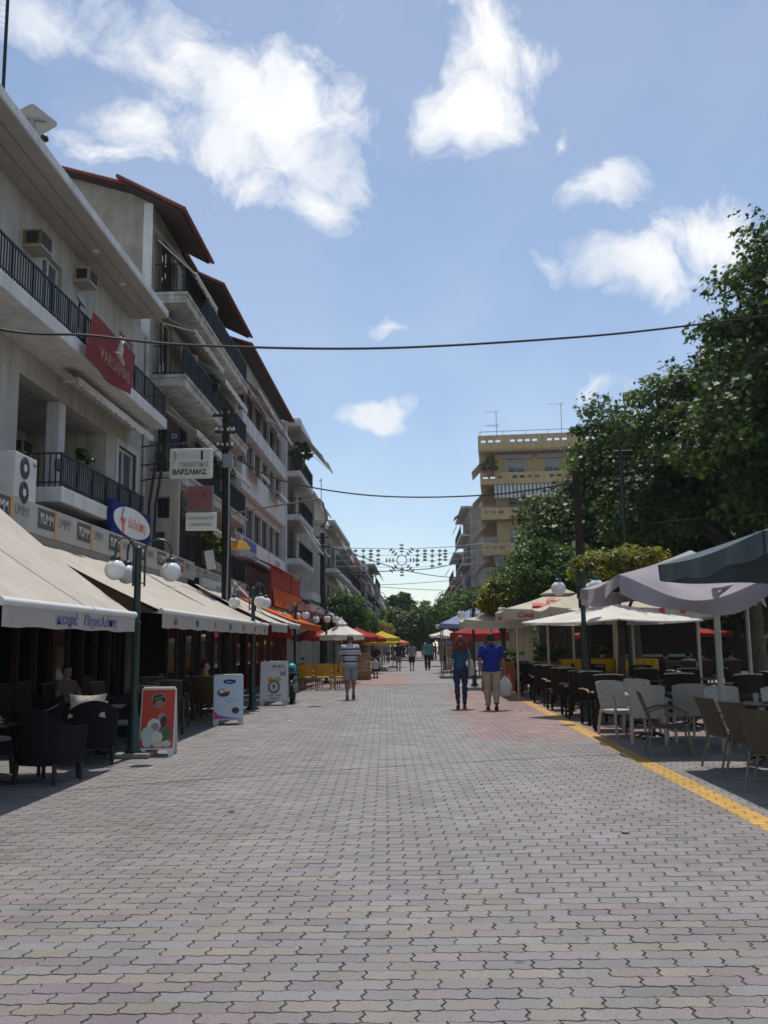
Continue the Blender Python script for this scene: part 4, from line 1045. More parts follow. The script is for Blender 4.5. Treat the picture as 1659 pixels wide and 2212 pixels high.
def wicker_chair(m, lab, arm_m='wood_arm', bh=.96):
    """upright woven armchair: tapered slab back, boxed seat, flat arms on front legs"""
    t = thing('armchair', lab, 'chair')
    MB().grid(lambda u, v: ((u - .5) * (.46 + .05 * v), .22 + .10 * v + .035 * (1 - (2 * u - 1) ** 2), .36 + (bh - .36) * v + .012 * math.sin(math.pi * u) * v), 8, 8, (0, .045, 0)).build('backrest', m, t, smooth=True)
    MB().tube([((k / 8 - .5) * .51, .345 + .035 * (1 - (k / 4 - 1) ** 2), bh + .012 * math.sin(math.pi * k / 8) + .004) for k in range(9)], .020, 6).build('top_rail', 'seat_pad', t, smooth=True)
    MB().bx(-.24, .24, -.25, .22, .34, .43).build('seat', m, t, bevel=.015)
    for sx in (-1, 1):
        MB().tube([(sx * .27, .28, .66), (sx * .285, .05, .67), (sx * .285, -.20, .655), (sx * .28, -.27, .61)], [.026, .030, .032, .026], 8, flat=.55).build('arm', arm_m, t, smooth=True)
        MB().bx(sx * .285 - .022, sx * .285 + .022, -.255, -.21, 0, .645).build('leg', m, t)
        MB().bx(sx * .25 - .022, sx * .25 + .022, .23, .275, 0, .40).build('leg', m, t)
        MB().bx(sx * .285 - .015, sx * .285 + .015, -.21, .25, .14, .17).build('stretcher', m, t)
    return t
def white_chair(m, lab):
    t = thing('armchair', lab, 'chair')
    def Bk(u, v):
        w = .47 + .07 * v; z = .40 + .50 * v - .035 * (2 * u - 1) ** 4 * v
        return ((u - .5) * w, .21 + .11 * v + .05 * (1 - (2 * u - 1) ** 2), z)
    MB().grid(Bk, 12, 10, (0, .028, 0)).build('backrest', m, t, smooth=True)
    MB().grid(lambda u, v: ((u - .5) * .48, -.26 + .50 * v, .435 - .02 * math.sin(math.pi * v) - .02 * (v < .01)), 6, 6, (0, 0, -.05)).build('seat', m, t, smooth=True)
    for sx in (-1, 1):
        MB().tube([(sx * .255, .27, .63), (sx * .285, .10, .66), (sx * .295, -.10, .655), (sx * .29, -.23, .62), (sx * .275, -.255, .54), (sx * .27, -.26, .43)], [.022, .026, .028, .028, .026, .024], 8).build('arm', m, t, smooth=True)
        MB().tube([(sx * .27, -.26, .43), (sx * .275, -.27, .2), (sx * .28, -.285, 0)], [.026, .024, .020], 8).build('leg', m, t, smooth=True)
        MB().tube([(sx * .235, .24, .42), (sx * .245, .30, .2), (sx * .25, .345, 0)], [.026, .024, .020], 8).build('leg', m, t, smooth=True)
    return t
def olive_chair(m, lab):
    t = thing('armchair', lab, 'chair')
    MB().grid(lambda u, v: ((u - .5) * .44, .20 + .17 * v + .02 * (1 - (2 * u - 1) ** 2), .40 + .46 * v), 8, 8, (0, .03, 0)).build('backrest', m, t, smooth=True)
    MB().grid(lambda u, v: ((u - .5) * .44, -.26 + .48 * v, .43 - .025 * math.sin(math.pi * v)), 6, 6, (0, 0, -.03)).build('seat', m, t, smooth=True)
    for sx in (-1, 1):
        MB().tube([(sx * .235, .30, .60), (sx * .255, .12, .655), (sx * .262, -.10, .65), (sx * .26, -.24, .58), (sx * .25, -.27, .46), (sx * .24, -.20, .41)], .016, 8).build('arm', 'olive_tube', t, smooth=True)
        MB().tube([(sx * .235, -.22, .42), (sx * .25, -.29, 0)], .015, 8).build('leg', 'olive_tube', t, smooth=True)
        MB().tube([(sx * .235, .22, .42), (sx * .25, .33, 0)], .015, 8).build('leg', 'olive_tube', t, smooth=True)
    MB().bx(-.24, .24, -.20, -.17, .375, .395).bx(-.24, .24, .17, .2, .376, .394).build('seat_frame', 'olive_tube', t)
    return t
def yellow_chair(lab):
    t = thing('chair', lab, 'chair')
    MB().grid(lambda u, v: ((u - .5) * .50, .22 + .07 * v + .02 * (1 - (2 * u - 1) ** 2), .50 + .40 * v), 6, 5, (0, .03, 0)).build('backrest', 'yellow_plastic', t, smooth=True)
    MB().bx(-.24, .24, -.24, .22, .41, .46).build('seat', 'yellow_plastic', t, bevel=.015)
    for sx in (-1, 1):
        MB().bx(sx * .26 - .03, sx * .26 + .03, -.24, .26, .64, .68).build('arm', 'yellow_plastic', t)
        for sy in (-.22, .24): MB().tube([(sx * .25, sy, .63 if sy < 0 else .88), (sx * .255, sy * 1.08, 0)], .018, 6).build('leg', 'yellow_frame', t)
    return t
def table(lab, w=.7, h=.73, m='table_dark', rnd=False):
    t = thing('cafe_table', lab, 'table')
    if rnd: MB().lathe([(.0, h - .03), (w / 2, h - .03), (w / 2, h), (0, h)], 28).build('tabletop', m, t)
    else: MB().bx(-w / 2, w / 2, -w / 2, w / 2, h - .035, h).build('tabletop', m, t, bevel=.006)
    MB().lathe([(.035, .03), (.03, .3), (.03, h - .036)], 10).build('column', 'iron_base', t, smooth=True)
    for k in range(4):
        a = k * math.pi / 2 + .785; MB().tube([(0, 0, .09), (.16 * math.cos(a), .16 * math.sin(a), .06), (.31 * math.cos(a), .31 * math.sin(a), .012)], [.03, .022, .014], 6).build('foot', 'iron_base', t)
    return t
# --- left terrace, in the shade of the awnings
tub = tub_chair('wicker_black', 'seat_pad', 'x'); ut = []
LG = 'black tub chairs on the left terrace'
g = G(88, 1690)
for i, (x, y, a, lab) in enumerate([(g.x, g.y + .15, 170, 'black woven tub chair nearest the camera, its back turned'), (-4.35, 11.0, 165, 'black tub chair second from the camera, behind the nearest one'),
        (-4.45, 12.75, 200, 'black tub chair with a patterned cushion propped on it'), (-5.35, 9.9, 90, 'black tub chair deep in shade left of the nearest one'), (-5.5, 11.7, 60, 'black tub chair facing the wall under the near awning'),
        (-4.35, 14.2, 20, 'black tub chair just behind the first globe lamp post'), (-5.6, 13.6, 300, 'black tub chair in the gap between the two long awnings'), (-5.9, 15.2, 120, 'black tub chair at the back under the long awning')]):
    place(tub, ut, (x, y, 0), R(a), lab, LG)
tan = wicker_chair('wicker_tan', 'x', 'wicker_tan', .92); un = []
for i, (x, y, a, lab) in enumerate([(-4.55, 15.5, 190, 'brown wicker chair right behind the red ice cream board'), (-4.6, 16.8, 150, 'brown wicker chair between the red and blue boards'), (-4.75, 18.0, 185, 'brown wicker chair behind the blue ice cream board'),
        (-5.6, 17.1, 80, 'brown wicker chair further in, level with the blue board'), (-4.5, 20.2, 170, 'brown wicker chair beside the second globe lamp'), (-5.5, 19.4, 20, 'brown wicker chair near the seated customer'), (-5.6, 21.6, 100, 'brown wicker chair at the end of the long awning')]):
    place(tan, un, (x, y, 0), R(a), lab, 'brown wicker chairs on the left terrace')
ltab = table('x'); ul = []
for i, (x, y, lab) in enumerate([(-4.9, 10.6, 'dark café table between the nearest black chairs'), (-4.6, 13.4, 'dark café table beside the first globe lamp post'), (-5.25, 16.1, 'dark café table behind the red board'), (-5.2, 18.6, 'dark café table behind the blue board'),
        (-4.95, 21.0, 'dark café table beside the coffee board'), (-5.2, 23.3, 'dark café table at the far end of the long awning')]):
    place(ltab, ul, (x, y, 0), R(10 * i), lab, 'café tables on the left terrace')
yc = yellow_chair('x'); uy = []
for k in range(8):
    r, c = divmod(k, 4)
    place(yc, uy, (-4.62 + c * .66, 33.3 + r * 1.5, 0), R(180 if r == 0 else 175), ('yellow armchair with its back turned, %s in the near row' % ['leftmost', 'second', 'third', 'rightmost'][c]) if r == 0 else 'yellow armchair, %s in the row behind' % ['leftmost', 'second', 'third', 'rightmost'][c], 'yellow chairs on the left terrace')
# --- right terrace
wc = white_chair('wicker_white', 'x'); uw = []
RG = 'white woven armchairs at the right'
for x, y, a, lab in [(3.46, 15.95, 20, 'white woven armchair facing the camera, leftmost of the white ones'), (3.62, 14.75, 165, 'white woven armchair with its broad back to the camera'), (3.95, 16.5, 5, 'white woven armchair half hidden behind the broad-backed one'),
        (4.25, 15.1, 185, 'white armchair in shade behind the olive chair in profile'), (4.55, 13.6, 10, 'white armchair behind the round table'), (5.15, 13.2, 350, 'white armchair at the right edge behind the table')]:
    place(wc, uw, (x, y, 0), R(a), lab, RG)
oc = olive_chair('wicker_olive', 'x'); uo = []
for x, y, a, lab in [(3.5, 13.15, 80, 'olive woven chair with tube arms seen in profile'), (3.93, 11.75, 100, 'olive woven chair, farther of the three on the right'), (3.95, 10.9, 108, 'olive woven chair, middle of the three on the right'), (3.78, 9.85, 122, 'olive woven chair nearest the camera at the right edge'), (5.4, 11.6, 300, 'olive chair on the far side of the round table')]:
    place(oc, uo, (x, y, 0), R(a), lab, 'olive woven chairs at the right')
rt_ = table('x', .75, .74, 'table_dark', True); ur = []
for x, y, lab in [(4.55, 12.3, 'round café table with star foot beside the olive chairs'), (4.75, 10.6, 'round café table at the right edge'), (3.85, 15.4, 'round café table among the white chairs'), (4.9, 14.4, 'round café table behind the white chairs')]:
    place(rt_, ur, (x, y, 0), 0, lab, 'round tables at the right')
dk = wicker_chair('wicker_brown', 'x', 'wood_arm', .97); ud = []
DG = 'dark woven armchairs lining the yellow line'
seq = [(3.48, 17.0, 170), (3.52, 18.2, 10), (3.42, 19.6, 175), (3.55, 20.7, 20), (3.42, 22.2, 180), (3.5, 23.5, 5), (3.42, 25.0, 170), (3.52, 26.5, 0), (3.42, 28.2, 180), (3.5, 29.8, 10)]
for i, (x, y, a) in enumerate(seq): place(dk, ud, (x, y, 0), R(a), 'dark woven armchair along the yellow line, %s from the white chairs' % ORD[i], DG)
seq2 = [(4.75, 17.2), (4.7, 18.6), (4.85, 19.8), (4.75, 21.5), (4.8, 22.8), (4.75, 24.6), (4.8, 26.5), (5.6, 16.4), (5.4, 18.0), (5.8, 19.5), (5.5, 21.5), (5.7, 23.8), (6.8, 17.4), (6.9, 19.8), (6.6, 22.5), (7.9, 18.6), (8.2, 21.2)]
rg = random.Random(4)
for i, (x, y) in enumerate(seq2): place(dk, ud, (x, y, 0), R(rg.choice((0, 180, 90, 270)) + rg.uniform(-15, 15)), 'dark woven armchair deep under the canopies, %s of that cluster counting from the white chairs' % ORD[i] , 'dark woven armchairs under the canopies')
st = table('x', .72, .74); us = []
for i, (x, y) in enumerate([(4.1, 17.7), (4.1, 20.1), (4.1, 22.9), (4.1, 25.7), (5.0, 17.3), (5.1, 20.3), (5.0, 23.2), (6.2, 18.4), (6.3, 21.0), (7.4, 19.5)]):
    place(st, us, (x, y, 0), R(3 * i), 'square dark table among the dark armchairs, %s counting from the white chairs' % ORD[i], 'square tables on the right terrace')
# cushion on the third tub chair
mat('cushion_print', (.50, .46, .38), .9, .45, 14)
cu = MB(); cu.grid(lambda u, v: ((u - .5) * (.44 + .06 * abs(2 * v - 1) ** 2), .06 * math.sin(math.pi * u) * math.sin(math.pi * v), v * .27 + .03 * (2 * u - 1) ** 2 * (2 * v - 1)), 12, 8); cu.grid(lambda u, v: ((u - .5) * (.44 + .06 * abs(2 * v - 1) ** 2), -.06 * math.sin(math.pi * u) * math.sin(math.pi * v) - .004, v * .27 + .03 * (2 * u - 1) ** 2 * (2 * v - 1)), 12, 8)
o = cu.build('cushion', 'cushion_print', None, smooth=True, fix=False); tag(o, 'pale patterned cushion propped on a black tub chair', 'cushion'); o.location = (-4.42, 12.42, .66); o.rotation_euler = (R(-14), 0, R(8))
# ================================================================ PARASOLS AND CANOPIES
cloth('teal_cloth', (.095, .13, .14), .10, .12)
cloth('purple_cloth', (.40, .36, .385), .16, .1)
cloth('wine_cloth', (.045, .015, .02), .05)
cloth('cream_parasol', (.68, .62, .50), .26)
cloth('white_parasol', (.80, .77, .70), .3)
cloth('blue_cloth', (.30, .37, .55), .25)
cloth('yellow_cloth2', (.62, .44, .06), .25)
cloth('red_parasol', (.36, .04, .035), .2)
cloth('coral_cloth', (.68, .22, .13), .3)
mat('pole_cream', (.50, .45, .35), .5, .1, 5); mat('pole_grey', (.36, .35, .33), .5, .1, 5, metal=.2); mat('coke_red', (.55, .03, .045), .6, .05, 4)
def parasol(label, loc, w, z_edge, z_top, val, m, n=4, rz=0.0, pole_m='pole_cream', vent=False, sag=.06, d=None, poles=None, under=None, name='parasol', cat='parasol', scal=True, ribs=True):
    """canopy with n sides: w wide (d deep when 4-sided), edge height, apex height, hanging valance"""
    t = thing(name, label, cat, (loc[0], loc[1], 0), rz); d = d or w
    if n == 4: cs = [(-w / 2, -d / 2), (w / 2, -d / 2), (w / 2, d / 2), (-w / 2, d / 2)]
    else: cs = [(w / 2 * math.cos(2 * math.pi * (k + .5) / n), w / 2 * math.sin(2 * math.pi * (k + .5) / n)) for k in range(n)]
    rt = .16 if vent else .0
    mb = MB()
    for k in range(n):
        a = Vector((*cs[k], 0)); b = Vector((*cs[(k + 1) % n], 0))
        def fn(u, v, a=a, b=b):
            e = a.lerp(b, u); r = rt + (1 - rt) * v; z = z_top + (z_edge - z_top) * r - sag * math.sin(math.pi * v) * .6 - sag * 1.3 * math.sin(math.pi * u) * v
            return (e.x * r, e.y * r, z)
        mb.grid(fn, 8, 6, (0, 0, -.008))
    cn = mb.build('canopy', m, t, smooth=True)
    vb = MB()
    for k in range(n):
        a = Vector((*cs[k], 0)); b = Vector((*cs[(k + 1) % n], 0)); L = (b - a).length; nn = (b - a).cross(Vector((0, 0, 1))).normalized()
        def fn(u, v, a=a, b=b, L=L, nn=nn):
            e = a.lerp(b, .004 + u * .992) + nn * (.006 + .016 * v * math.sin(u * L * 5.5 + a.x)); z = z_edge - sag * 1.3 * math.sin(math.pi * u) - .004 - v * (val + (.02 * math.sin(u * L * 4) if scal else 0) + .05 * val * math.sin(u * 3.1))
            return (e.x, e.y, z)
        vb.grid(fn, max(10, int(L / .12)), 3)
    vb.build('valance', m, t, smooth=True, fix=False)
    if vent:
        q = MB()
        for k in range(n):
            a = Vector((*cs[k], 0)) * .27; b = Vector((*cs[(k + 1) % n], 0)) * .27
            q.grid(lambda u, v, a=a, b=b: (a.lerp(b, u).x * v, a.lerp(b, u).y * v, z_top + .20 - .26 * v), 4, 3, (0, 0, -.006))
        q.build('vent_cap', m, t, smooth=True)
    if ribs:
        for k in range(n): MB().tube([(0, 0, z_top - .06), (cs[k][0] * .98, cs[k][1] * .98, z_edge - .02)], .014, 5).build('rib', pole_m, t)
    if poles is None:
        MB().lathe([(.03, 0), (.03, z_top - .03)], 10).build('pole', pole_m, t, smooth=True)
        MB().bx(-.3, .3, -.3, .3, 0, .08).build('base', 'old_concrete', t, bevel=.02)
    else:
        for px, py, r in poles: MB().tube([(px, py, 0), (px, py, z_edge + .05)], r, 10).build('pole', pole_m, t, smooth=True)
    return t, cs
# near right canopies
parasol('dark teal canopy with hanging valance at the right edge, nearest of all', (5.25, 10.6), 3.9, 2.58, 3.25, .21, 'teal_cloth', 4, 0, 'pole_grey', sag=.05, d=3.8, poles=[(1.75, -1.7, .03), (1.75, 1.75, .03)], name='canopy', cat='canopy')
tg = thing('canopy', 'sagging mauve-grey canopy with wine underside behind the teal one', 'canopy', (0, 0, 0))
P4 = [Vector((2.95, 13.35, 2.52)), Vector((5.05, 13.15, 2.42)), Vector((5.9, 16.4, 2.48)), Vector((2.98, 16.6, 2.50))]
AP = Vector((4.5, 15.0, 3.02))
mb = MB(); lin = MB()
for k in range(4):
    a, b = P4[k], P4[(k + 1) % 4]
    def fn(u, v, a=a, b=b, k=k, dz=0):
        e = a.lerp(b, u); p = AP.lerp(e, v); p = p.copy(); p.z -= (.34 if k == 0 else .08) * math.sin(math.pi * u) ** 1.3 * v * v + .03 * math.sin(math.pi * v) + dz
        return p
    mb.grid(fn, 14, 10, (0, 0, -.008)); lin.grid(lambda u, v: fn(u, v * .99, dz=.018), 14, 8)
mb.build('canopy_top', 'purple_cloth', tg, smooth=True); lin.build('lining', 'wine_cloth', tg, smooth=True)
vb = MB()
for k in range(4):
    a, b = P4[k], P4[(k + 1) % 4]; nn = (b - a).cross(Vector((0, 0, 1))).normalized(); L = (b - a).length
    def fv(u, v, a=a, b=b, nn=nn, k=k, L=L):
        e = a.lerp(b, .005 + .99 * u) + nn * (.008 + .075 * v * math.sin(u * L * 4.2 + k))
        z = e.z - (.34 if k == 0 else .08) * math.sin(math.pi * u) ** 1.3 - v * (.23 + .07 * math.sin(u * L * 4.2 + k + .8)); return (e.x, e.y, z)
    vb.grid(fv, 36, 4)
vb.build('valance', 'purple_cloth', tg, smooth=True, fix=False)
for p, r in ((P4[1] + Vector((-.75, .15, 0)), .045), (P4[2] + Vector((-.1, -.1, 0)), .03)):
    MB().tube([(p.x, p.y, 0), (p.x, p.y, p.z - .12)], r, 10).build('post', 'pole_grey', tg, smooth=True)
MB().tube([P4[1] + Vector((-.75, .15, -.13)), P4[1] + Vector((-.1, .4, -.02))], .03, 8).build('brace', 'pole_grey', tg, smooth=True)
# cream parasols with small red marks
cr1, cs = parasol('cream parasol with red square marks on its valance', (5.45, 22.6), 2.7, 2.40, 2.80, .27, 'cream_parasol', 4, R(8), poles=[(-.6, .0, .035), (1.05, -.9, .04), (.2, 1.0, .03)])
for k in range(-2, 3):
    MB().bx(k * .5 - .06, k * .5 + .06, -1.392, -1.386, 2.20, 2.32).build('printed_mark', 'coke_red', cr1)
    MB().bx(-1.392, -1.386, k * .5 - .06, k * .5 + .06, 2.20, 2.32).build('printed_mark', 'coke_red', cr1)
parasol('cream parasol half hidden behind the right lamp post', (4.6, 25.4), 2.3, 2.5, 2.95, .22, 'cream_parasol', 4, R(4))
wp, cs = parasol('flat white square parasol on a dark mast next to the right lamp post', (4.3, 20.4), 2.75, 2.02, 2.42, .03, 'white_parasol', 4, R(38), 'iron', sag=.03, poles=[(-.55, .25, .03)], scal=False)
# big soft drink parasol
ck, cs = parasol('big cream soft drink parasol with red script and white poles', (4.35, 28.2), 3.5, 2.55, 3.10, .28, 'cream_parasol', 4, 0, vent=True, sag=.04, poles=[(-1.4, -1.3, .035), (-.5, -1.2, .035), (.25, -1.1, .035), (1.4, -1.2, .03)])
sl = math.atan2(3.10 - 2.55, 1.75)
Mk = Matrix.Translation((.35, -1.05, 2.79)) @ Matrix.Rotation(-(math.pi / 2 - sl), 4, 'X') @ Matrix.Diagonal((1, 1, 2.0, 1))
text('Coca-Cola', .36, 'coke_red', ck, Mk, shear=.35, bold=.008, ext=.006, width=1.75)
MB().add([Mk @ Vector(p) for p in [(-1.25, -.012, -.12), (-.6, -.012, -.24), (1.1, -.012, -.22), (1.1, -.012, -.28), (-.5, -.012, -.33), (-1.35, -.012, -.30)]], [(0, 1, 2, 3, 4, 5)]).build('printed_wave', 'coke_red', ck, fix=False)
text('Coca-Cola', .20, 'coke_red', ck, T(-.95, -1.78, 2.36), shear=.3, bold=.006, ext=.003, width=1.0)
text('Coca-Cola', .20, 'coke_red', ck, T(.65, -1.78, 2.33), shear=.3, bold=.006, ext=.003, width=1.0)
text('Coca-Cola', .20, 'coke_red', ck, T(-1.78, 0, 2.33) @ RZ(R(-90)), shear=.3, bold=.006, ext=.003, width=1.0)
parasol('cream parasol in front of the blue market roof', (2.75, 33.5), 2.1, 2.42, 2.72, .26, 'cream_parasol', 4, R(3))
parasol('pale blue market tent roof on the right', (2.9, 45.5), 3.4, 2.55, 3.35, .15, 'blue_cloth', 4, 0, 'grey_metal', name='market_tent', cat='tent', poles=[(-1.6, -1.6, .03), (1.6, -1.6, .03), (-1.6, 1.6, .03), (1.6, 1.6, .03)])
parasol('red canopy under the pale blue market roof', (3.0, 44), 2.6, 2.1, 2.45, .35, 'red_parasol', 4, 0, 'grey_metal')
parasol('small white parasol far off on the right of the street', (1.75, 52), 1.5, 2.1, 2.4, .1, 'white_parasol', 4, R(20))
for i, (x, y, m, lab) in enumerate([(8.5, 42, 'red_parasol', 'red parasol far back on the square, left one'), (10.8, 43, 'white_parasol', 'white parasol far back on the square'), (12.5, 42, 'red_parasol', 'red parasol far back on the square, right one'), (14.5, 30, 'cream_parasol', 'cream parasol in shade behind the posts')]):
    parasol(lab, (x, y), 2.4, 1.98, 2.25, .16, m, 4, R(12 * i), ribs=False)
# left side parasols
parasol('white octagonal parasol behind the man in the striped shirt', (-3.15, 39.5), 2.0, 2.02, 2.52, .18, 'white_parasol', 8, R(10), vent=True, sag=.02)
for x, y, w, ze, zt, m, lab in [(-4.6, 42, 2.2, 2.0, 2.4, 'red_parasol', 'red parasol left of the white one'), (-2.9, 46, 2.2, 1.98, 2.45, 'red_parasol', 'red parasol just right of the white one'), (-2.6, 52, 2.0, 1.95, 2.35, 'red_parasol', 'second red parasol right of the white one'),
        (-2.05, 57, 2.3, 2.0, 2.42, 'yellow_cloth2', 'bright yellow market parasol'), (-2.3, 62, 2.6, 1.75, 2.15, 'yellow_cloth2', 'lower yellow parasol under the bright one'), (-1.6, 66, 2.4, 1.75, 2.15, 'coral_cloth', 'coral and white parasol at the end of the left market')]:
    parasol(lab, (x, y), w, ze, zt, .18, m, 8, R(8), sag=.02, ribs=False)

# ================================================================ LAMPS, POLES, CABLES
mat('lamp_green', (.012, .035, .026), .4, .15, 8, spec=.5); mat('globe', (.72, .72, .70), .22, .03, 3, spec=.5)
mat('pole_wood', (.030, .022, .017), .9, .3, 6, .3, 20); mat('concrete_base', (.22, .205, .17), .9, .2, 6)
def globe_lamp(label, loc, rz, n=3):
    t = thing('globe_lamp', label, 'street lamp', loc, rz, 'globe street lamps')
    MB().lathe([(.15, 0), (.15, .05), (.10, .10), (.085, .12), (.085, .55), (.065, .60), (.055, .65), (.055, 1.9), (.07, 1.92), (.05, 1.96), (.05, 3.0), (.055, 3.02), (.02, 3.06)], 14).build('pole', 'lamp_green', t, smooth=True)
    for k in range(n):
        a = 2 * math.pi * k / n + .35; c, s = math.cos(a), math.sin(a)
        pts = [(.10 * c, .10 * s, 2.45), (.10 * c, .10 * s, 2.95)] + [((.29 - .19 * math.cos(q)) * c, (.29 - .19 * math.cos(q)) * s, 2.98 + .17 * math.sin(q)) for q in [math.pi * i / 8 for i in range(9)]] + [(.48 * c, .48 * s, 2.86)]
        ar = MB().tube(pts, .016, 8).build('arm', 'lamp_green', t, smooth=True)
        for z in (2.5, 2.85): MB().tube([(.03 * c, .03 * s, z), (.10 * c, .10 * s, z)], .010, 6).build('clamp', 'lamp_green', ar)
        MB().lathe([(.02, 2.88), (.07, 2.85), (.075, 2.80)], 14, (.48 * c, .48 * s, 0)).build('collar', 'lamp_green', ar, smooth=True)
        MB().ell((.48 * c, .48 * s, 2.665), (.148, .148, .148), 24, 16).build('globe', 'globe', t, smooth=True)
    return t
g = G(287, 1636); globe_lamp('dark green three-globe lamp nearest the camera on the left', (g.x, g.y, -.0), R(-14))
MB().bx(g.x - .32, g.x + .28, g.y - .22, g.y + .30, 0, .07).build('plinth', 'concrete_base', None, bevel=.02); o = COL.objects['plinth']; tag(o, 'low worn concrete plinth at the foot of the near left lamp', 'plinth')
g = G(545, 1533); globe_lamp('three-globe lamp beside the coffee board, second on the left', (g.x, g.y, 0), R(40))
g = G(637, 1489); globe_lamp('three-globe lamp in front of the yellow chairs, third on the left', (g.x, g.y, 0), R(70))
globe_lamp('three-globe lamp by the white parasol, fourth on the left', (-3.75, 39.0, 0), R(20))
globe_lamp('three-globe lamp among the white parasols on the right', (3.45, 19.0, 0), R(155))
globe_lamp('globe lamp left of the soft drink parasol', (3.45, 31.5, 0), R(25))
globe_lamp('globe lamp at the cream parasol before the blue roof', (2.2, 35.0, 0), R(60))
globe_lamp('globe lamp far down the right side before the dark clipped trees', (2.1, 50, 0), R(10))
globe_lamp('globe lamp under the far right trees', (1.9, 58, 0), R(50))
# tall green floodlight mast among the planes
fm = thing('floodlight_mast', 'slim green floodlight mast standing before the plane trees', 'light mast', (5.75, 25.0, 0))
MB().lathe([(.09, 0), (.07, 1), (.055, 6.6)], 10).build('pole', 'lamp_green', fm, smooth=True)
for a in (-.14, .08, .22): MB().obox((a, -.1, 6.70), (.15, .10, .14), (R(20), 0, a)).build('floodlight', 'iron', fm)
MB().bx(-.22, .28, -.025, .025, 6.55, 6.60).build('cross_arm', 'iron', fm)
# wooden utility poles
def upole(label, base, top_z, r=.145, lean=(0, 0), arms=True):
    t = thing('utility_pole', label, 'utility pole', base)
    MB().tube([(0, 0, 0), (lean[0] * .5, lean[1] * .5, top_z * .5), (lean[0], lean[1], top_z)], [r, r * .9, r * .72], 12).build('pole', 'pole_wood', t, smooth=True)
    if arms:
        for k, z in enumerate((top_z - .25, top_z - .75, top_z - 1.2)):
            MB().obox((lean[0] * .95, lean[1] * .95 - .12, z), (.75 - .15 * k, .07, .07), (0, 0, R(12 * k))).build('cross_arm', 'iron', t)
            for x in (-.3, -.1, .1, .3): MB().lathe([(.02, 0), (.035, .02), (.028, .05), (.035, .075), (.01, .1)], 8, (lean[0] * .95 + x * (1 - .15 * k), lean[1] * .95 - .12, z + .035)).build('insulator', 'frame_white' if k else 'brown_wall', t, smooth=True)
    return t
p1b = at(492, 1300, 26.2); p1t = at(488, 882, 26.2)
u1 = upole('dark wooden utility pole carrying cables in front of the old balconies', (p1b.x, 26.2, 0), p1t.z, .15, (p1t.x - p1b.x, 0))
MB().tube([(0, -.17, 2.8), (.03, -.17, 5.0), (.02, -.16, 7.2)], .03, 6).build('cable_conduit', 'grey_metal', u1)
MB().obox((.0, -.2, 6.9), (.28, .2, .4)).build('junction_box', 'grey_metal', u1)
p2b = at(697, 1320, 51); p2t = at(699, 1152, 51)
u2 = upole('dark utility pole at the left end of the festive lights', (p2b.x, 51, 0), p2t.z, .17)
upole('thin utility pole farther along the left row', (-5.0, 82, 0), 8.0, .13); upole('farthest utility pole on the left', (-4.6, 104, 0), 7.0, .13)
pr_t = at(1243, 1018, 23.5); pr_b = at(1262, 1300, 23.5)
u3 = upole('bare dark wooden pole rising in front of the right-hand trees', (pr_b.x, 23.5, 0), pr_t.z, .125, (pr_t.x - pr_b.x, 0), False)
# street light on a long pipe arm of the first pole
mat('stained_pipe', (.17, .14, .11), .7, .2, 6)
sl_ = thing('street_light', 'dark street light on a long pipe arm reaching out over the street', 'street light', (0, 0, 0))
a0 = at(490, 1112, 26.0); a1 = at(600, 1092, 26.0); a2 = at(690, 1078, 26.0); a3 = at(702, 1105, 26.0); a4 = at(706, 1128, 26.0)
MB().tube([a0, a1, a2, at(698, 1086, 26.0), a3, a4], .024, 8).build('arm', 'stained_pipe', sl_, smooth=True)
MB().lathe([(.02, .10), (.06, .07), (.16, -.02), (.20, -.06), (.19, -.07), (.05, -.04)], 14, a4 + Vector((0, 0, -.07))).build('lamp_hood', 'iron', sl_, smooth=True)
MB().ell(a4 + Vector((0, 0, -.13)), (.07, .07, .06), 10, 8).build('bulb', 'globe', sl_, smooth=True)
for X_, Y_, z_ in ((-3.9, 82, 7.6), (-3.6, 104, 6.8)):
    q = thing('street_light', 'street light on a curved arm, %s pole from the far end' % ('second' if Y_ < 90 else 'last'), 'street light', (X_ - 1.0, Y_, 0))
    MB().tube([(0, 0, z_), (.5, 0, z_ + .7), (1.1, 0, z_ + .6), (1.3, 0, z_ + .2)], .04, 6).build('arm', 'iron', q); MB().lathe([(.05, .1), (.3, -.05), (.28, -.08)], 10, (1.3, 0, z_ + .15)).build('lamp_hood', 'iron', q)
mat('cable', (.012, .012, .013), .6, 0)
def cable(label, pts, r, name='cable'):
    """smooth span through the given points"""
    P = [Vector(p) for p in pts]; out = []
    for i in range(len(P) - 1):
        p0 = P[max(i - 1, 0)]; p1 = P[i]; p2 = P[i + 1]; p3 = P[min(i + 2, len(P) - 1)]
        for k in range(10):
            u = k / 10; out.append(.5 * ((2 * p1) + (p2 - p0) * u + (2 * p0 - 5 * p1 + 4 * p2 - p3) * u * u + (3 * p1 - p0 - 3 * p2 + p3) * u ** 3))
    out.append(P[-1])
    o = MB().tube(out, r, 6).build(name, 'cable', None, smooth=True); return tag(o, label, 'cable')
cable('thick black cable crossing the sky above the street', [Vector((-7.19, 8.6, 6.1)), at(-60, 695, 11), at(200, 725, 12), at(430, 746, 13), at(830, 752, 14.5), at(1250, 728, 16), at(1500, 702, 17), at(1700, 676, 17.8)], .020)
cable('cable sagging from the first pole towards the dark pole on the right', [at(500, 985, 26), at(600, 1035, 26.3), at(750, 1065, 26.8), at(900, 1074, 27), at(1080, 1067, 26), at(1245, 1042, 23.7)], .022)
cable('thin cable from the right dark pole past the soft drink parasol', [at(1130, 1185, 33), at(1300, 1148, 28), at(1480, 1122, 23), at(1660, 1110, 19)], .012)
